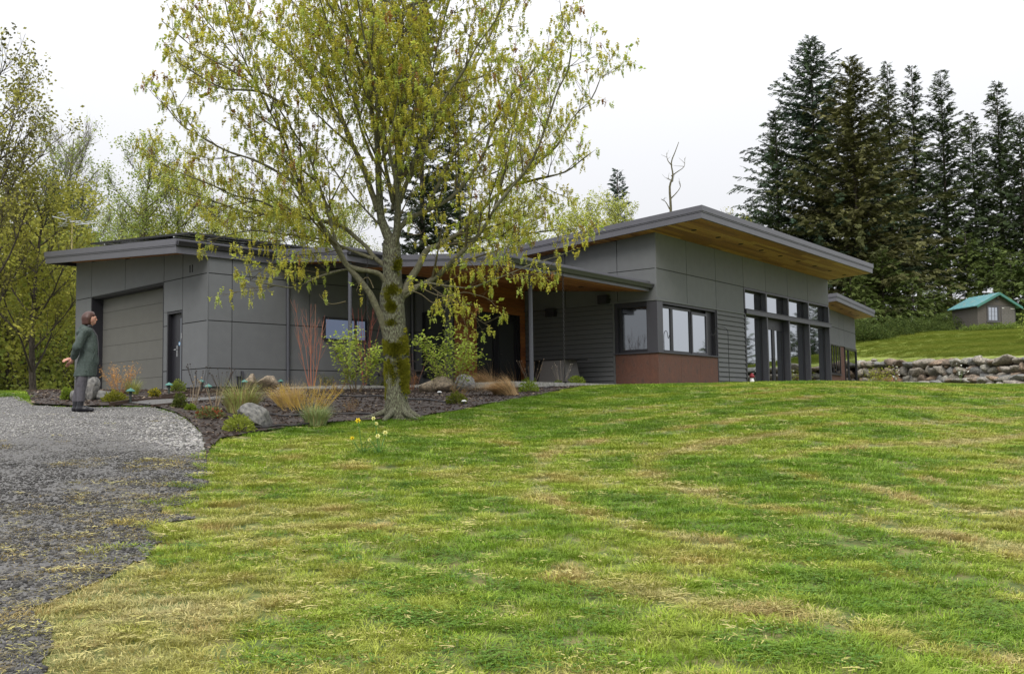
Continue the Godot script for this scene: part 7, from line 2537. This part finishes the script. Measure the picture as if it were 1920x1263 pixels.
func straw_piece(seed_: int) -> ArrayMesh:                  # a few dry clippings lying in the grass
	var r := RandomNumberGenerator.new()
	r.seed = seed_
	var b := MB.new()
	for i in 34:
		var a := r.randf() * TAU
		var p := Vector3(r.randf_range(-0.1, 0.1), r.randf_range(0.008, 0.04), r.randf_range(-0.1, 0.1))
		var e := Vector3(cos(a), r.randf_range(-0.22, 0.3), sin(a)) * r.randf_range(0.015, 0.042)
		var w := Vector3(-sin(a), 0, cos(a)) * 0.0018 + Vector3(0, 0.001, 0)
		b.col = Color(1, 1, 1) * r.randf_range(0.75, 1.15)
		b.quad(p - w, p + e - w, p + e + w, p + w)
	return b.done(false)


func clover(seed_: int) -> ArrayMesh:
	var r := RandomNumberGenerator.new()
	r.seed = seed_
	var b := MB.new()
	for i in 40:
		var p := Vector3(r.randf_range(-0.1, 0.1), r.randf_range(0.015, 0.045), r.randf_range(-0.1, 0.1))
		for k in 3:
			var a := TAU * k / 3.0 + r.randf()
			var e := Vector3(cos(a), r.randf_range(-0.1, 0.35), sin(a)) * 0.013
			var w := Vector3(-sin(a), 0, cos(a)) * 0.007
			b.col = Color(1, 1, 1) * r.randf_range(0.8, 1.15)
			b.quad(p, p + e * 0.7 + w, p + e, p + e * 0.7 - w)
	return b.done(false)


func capsule_dist(p: Vector2, a: Vector2, b: Vector2) -> float:
	var t := clampf((p - a).dot(b - a) / (b - a).length_squared(), 0.0, 1.0)
	return p.distance_to(a.lerp(b, t))


func build_lawn() -> void:
	rng.seed = 3107
	var big := FastNoiseLite.new()
	big.seed = 12
	big.frequency = 0.32
	big.fractal_octaves = 4
	var mid := FastNoiseLite.new()
	mid.seed = 33
	mid.frequency = 1.3
	mid.fractal_octaves = 3
	var g1 := on_ground(1790, 905)
	var g2 := on_ground(2400, 760)
	var ta := Vector2(g1.x, g1.z)
	var tb := Vector2(g2.x, g2.z)
	var blobs := []                                          # where dry grass has crept over the drive's edge: centre, with y the radius
	for q in [[225, 975, 0.75], [165, 1065, 0.75], [330, 950, 0.8], [345, 1005, 0.7], [60, 1075, 0.5], [30, 1140, 0.45], [120, 1180, 0.45], [250, 930, 0.6], [290, 1040, 0.5], [380, 930, 0.6], [70, 1215, 0.4], [330, 868, 0.4], [200, 1010, 0.5], [15, 1060, 0.35], [150, 870, 0.25]]:
		var c := on_ground(q[0], q[1])
		blobs.append(Vector3(c.x, q[2] * 1.55, c.z))
	var xs := [[], [], [], [], []]
	var cs := [[], [], [], [], []]
	var green := Color(0.20, 0.345, 0.030)
	var lime := Color(0.36, 0.46, 0.055)
	var olive := Color(0.44, 0.44, 0.095)
	var straw := Color(0.56, 0.49, 0.22)
	var rust := Color(0.50, 0.33, 0.12)
	# rings of growing radius: dense near, sparse far, tufts a little larger with distance
	var bands := [[3.6, 7.0, 190.0, 1.0], [7.0, 11.0, 150.0, 1.05], [11.0, 17.0, 105.0, 1.2], [17.0, 24.0, 75.0, 1.35], [24.0, 40.0, 34.0, 1.8], [40.0, 62.0, 9.0, 2.4]]
	for bd in bands:
		var r0: float = bd[0]
		var r1: float = bd[1]
		var wide := 0.66 if r0 < 24.0 else 0.58
		var n := int(wide * (r1 * r1 - r0 * r0) * bd[2])
		for i in n:
			var r := sqrt(rnd(r0 * r0, r1 * r1))
			var az := rnd(-wide, wide)
			if r > 24.0 and az < 0.06: continue
			var ca := cos(az)
			var sa := sin(az)
			var x := (0.80135 * ca + 0.5984 * sa) * r
			var z := (-0.5982 * ca + 0.8012 * sa) * r
			if az < 0.25 and inside(P_BED, x, z): continue
			if r > 24.0 and (inside(P_HOUSE, x, z) or inside(P_SLAB, x, z)): continue
			var nb := big.get_noise_2d(x, z)
			var nm := mid.get_noise_2d(x, z)
			var ragged := 1.1 * smoothstep(13.0, 10.0, r)
			var gravelly := az < -0.02 and r < 21.0 and inside(P_GRAVEL, x + (nm * 0.8 + nb) * ragged, z + (nm * 0.5 - nb * 0.6) * ragged)
			var on_stone := 0.0
			if gravelly:
				# straw and weeds creep over the stones along the edge
				on_stone = 1.0
				var creep := 0.0
				for bl in blobs:
					var e: float = Vector2(x - bl.x, z - bl.z).length() / bl.y
					creep = maxf(creep, smoothstep(1.05, 0.55, e + nm * 0.75 + nb * 0.3))
				if rng.randf() > creep * 0.8 + 0.02 * smoothstep(0.0, 0.2, nm): continue
			var track := 0.0
			var dcap := capsule_dist(Vector2(x, z), ta, tb)
			if dcap < 8.5 and x * 0.599 + z * 0.8006 > 0.2:
				track = (pow(maxf(0.0, sin(dcap * 4.6 + nb * 0.9 + nm * 0.4)), 3.0) * 1.2 - 0.22) * smoothstep(8.5, 6.5, dcap)
			var dry := clampf(0.33 + nb * 0.80 + nm * 0.42 + track * 0.55, 0.0, 1.0)
			dry += 0.35 * smoothstep(0.06, -0.22, az) * smoothstep(12.0, 8.0, r)      # worn strip beside the drive
			dry -= 0.30 * smoothstep(13.0, 17.0, r) * smoothstep(0.30, 0.0, az)        # lush band below the bed
			dry = clampf(dry + on_stone * 0.75, 0.0, 1.0)
			var c := green.lerp(lime, smoothstep(0.05, 0.42, dry)).lerp(olive, smoothstep(0.42, 0.68, dry)).lerp(straw, smoothstep(0.68, 1.0, dry))
			if on_stone > 0.0 or (nm > 0.34 and dry > 0.7): c = c.lerp(rust, 0.45)
			c = c.lerp(straw if rng.randf() < 0.5 else green, rnd(0.0, 0.22)) * rnd(0.8, 1.16)
			var s: float = bd[3] * rnd(0.75, 1.25)
			var y := ground_h(x, z) - 0.004
			var k := 0
			var u := rng.randf()
			if u < 0.05 + dry * 0.16: k = 3
			elif u > 0.86 and nb < 0.05 and dry < 0.5: k = 4
			else: k = rng.randi_range(0, 2)
			var hs := 1.0 + 0.35 * nm - 0.25 * dry
			if k == 3:
				s = minf(s, 1.3)
				c = straw.lerp(olive, rng.randf() * 0.6) * rnd(0.8, 1.15)
				hs = rnd(0.6, 1.1)
			if k == 4: c = Color(0.085, 0.19, 0.025).lerp(Color(0.15, 0.26, 0.04), rng.randf())
			if on_stone > 0.0: s *= 0.8
			xs[k].append(Transform3D(Basis(Vector3.UP, rnd(0, TAU)).scaled(Vector3(s, s * hs * (0.8 if r > 17.0 else 1.0), s)), Vector3(x, y, z)))
			cs[k].append(c)
	var kinds := ["lawn_grass", "lawn_grass", "lawn_grass", "dry_clippings", "lawn_clover"]
	var labels := ["short mown lawn grass in mixed green and straw tones", "", "", "dry straw-coloured clippings lying on the lawn", "dark green clover and weeds in the lawn"]
	var shapes := [grass_tuft(1, 60, 0.085, 0.044, 0.0024, 0.6), grass_tuft(2, 60, 0.09, 0.048, 0.0022, 0.9), grass_tuft(3, 54, 0.095, 0.052, 0.0022, 1.15), straw_piece(4), clover(5)]
	for k in 5:
		var o := multi(kinds[k], shapes[k], mats.blade, xs[k], cs[k])
		tag(o, labels[maxi(k, 0)] if k > 2 else labels[0], ["grass", "grass", "grass", "grass", "clover"][k], "turf of the lawn")
	# longer mown grass on the bank above the wall
	var bx := []
	var bc := []
	for i in 16000:
		var dist := rnd(50.0, 90.0)
		var px := rnd(1560.0, 2010.0)
		var d := ray(px, 640.0) * dist
		var y := bank_at(d.x, d.z)
		if (Vector2(d.x, d.z) - WALL_A).dot(Vector2(0.654, 0.756)) < 1.0: continue
		var band := 0.5 + 0.5 * sin(y * 9.0 + big.get_noise_2d(d.x * 0.3, d.z * 0.3) * 2.0)
		bx.append(Transform3D(Basis(Vector3.UP, rnd(0, TAU)).scaled(Vector3(2.6, rnd(1.3, 2.2), 2.6)), Vector3(d.x, y - 0.02, d.z)))
		bc.append(Color(0.20, 0.26, 0.04).lerp(Color(0.35, 0.38, 0.09), clampf(band * 0.6 + rnd(0.0, 0.4), 0, 1)))
	var bo := multi("bank_grass", shapes[1], mats.blade, bx, bc)
	tag(bo, "mown grass on the bank above the boulder wall", "grass")
	# loose stones on the drive
	var st := lump(Vector3.ONE, 0.3, 77, 1)
	var st2 := lump(Vector3.ONE, 0.3, 78, 1)
	var gx := [[], []]
	var gc := [[], []]
	for i in 120000:
		var r := 4.6 + pow(rng.randf(), 1.25) * 19.5
		var az := rnd(-0.62, -0.10)
		var x := (0.80135 * cos(az) + 0.5984 * sin(az)) * r
		var z := (-0.5982 * cos(az) + 0.8012 * sin(az)) * r
		if not inside(P_GRAVEL, x, z): continue
		var q := azimuth_px(Vector3(x, -1.0, z))
		var coarse := smoothstep(200.0, 380.0, q) * smoothstep(11.0, 13.0, r) * (1.0 - smoothstep(16.0, 18.0, r))
		var s := rnd(0.008, 0.019) * (1.0 + coarse * 0.8) * (1.0 + (0.8 if rng.randf() < 0.06 else 0.0))
		var k := i % 2
		gx[k].append(Transform3D(Basis.from_euler(Vector3(rnd(-0.5, 0.5), rnd(0, TAU), rnd(-0.5, 0.5))).scaled(Vector3(s * 1.5, s * 0.9, s * 1.1)), Vector3(x, ground_h(x, z) + 0.012 + s * 0.2, z)))
		var far := smoothstep(11.5, 15.0, r + big.get_noise_2d(x, z) * 2.0)
		var v := lerpf(rnd(0.035, 0.12), rnd(0.12, 0.40), clampf(far + coarse, 0.0, 1.0))
		gc[k].append(Color(v, v * rnd(0.95, 0.99), v * rnd(0.88, 0.97)))
	for k in 2:
		var o := multi("drive_gravel", st if k == 0 else st2, mats.chip, gx[k], gc[k])
		tag(o, "grey crushed gravel covering the drive", "gravel", "gravel of the drive")
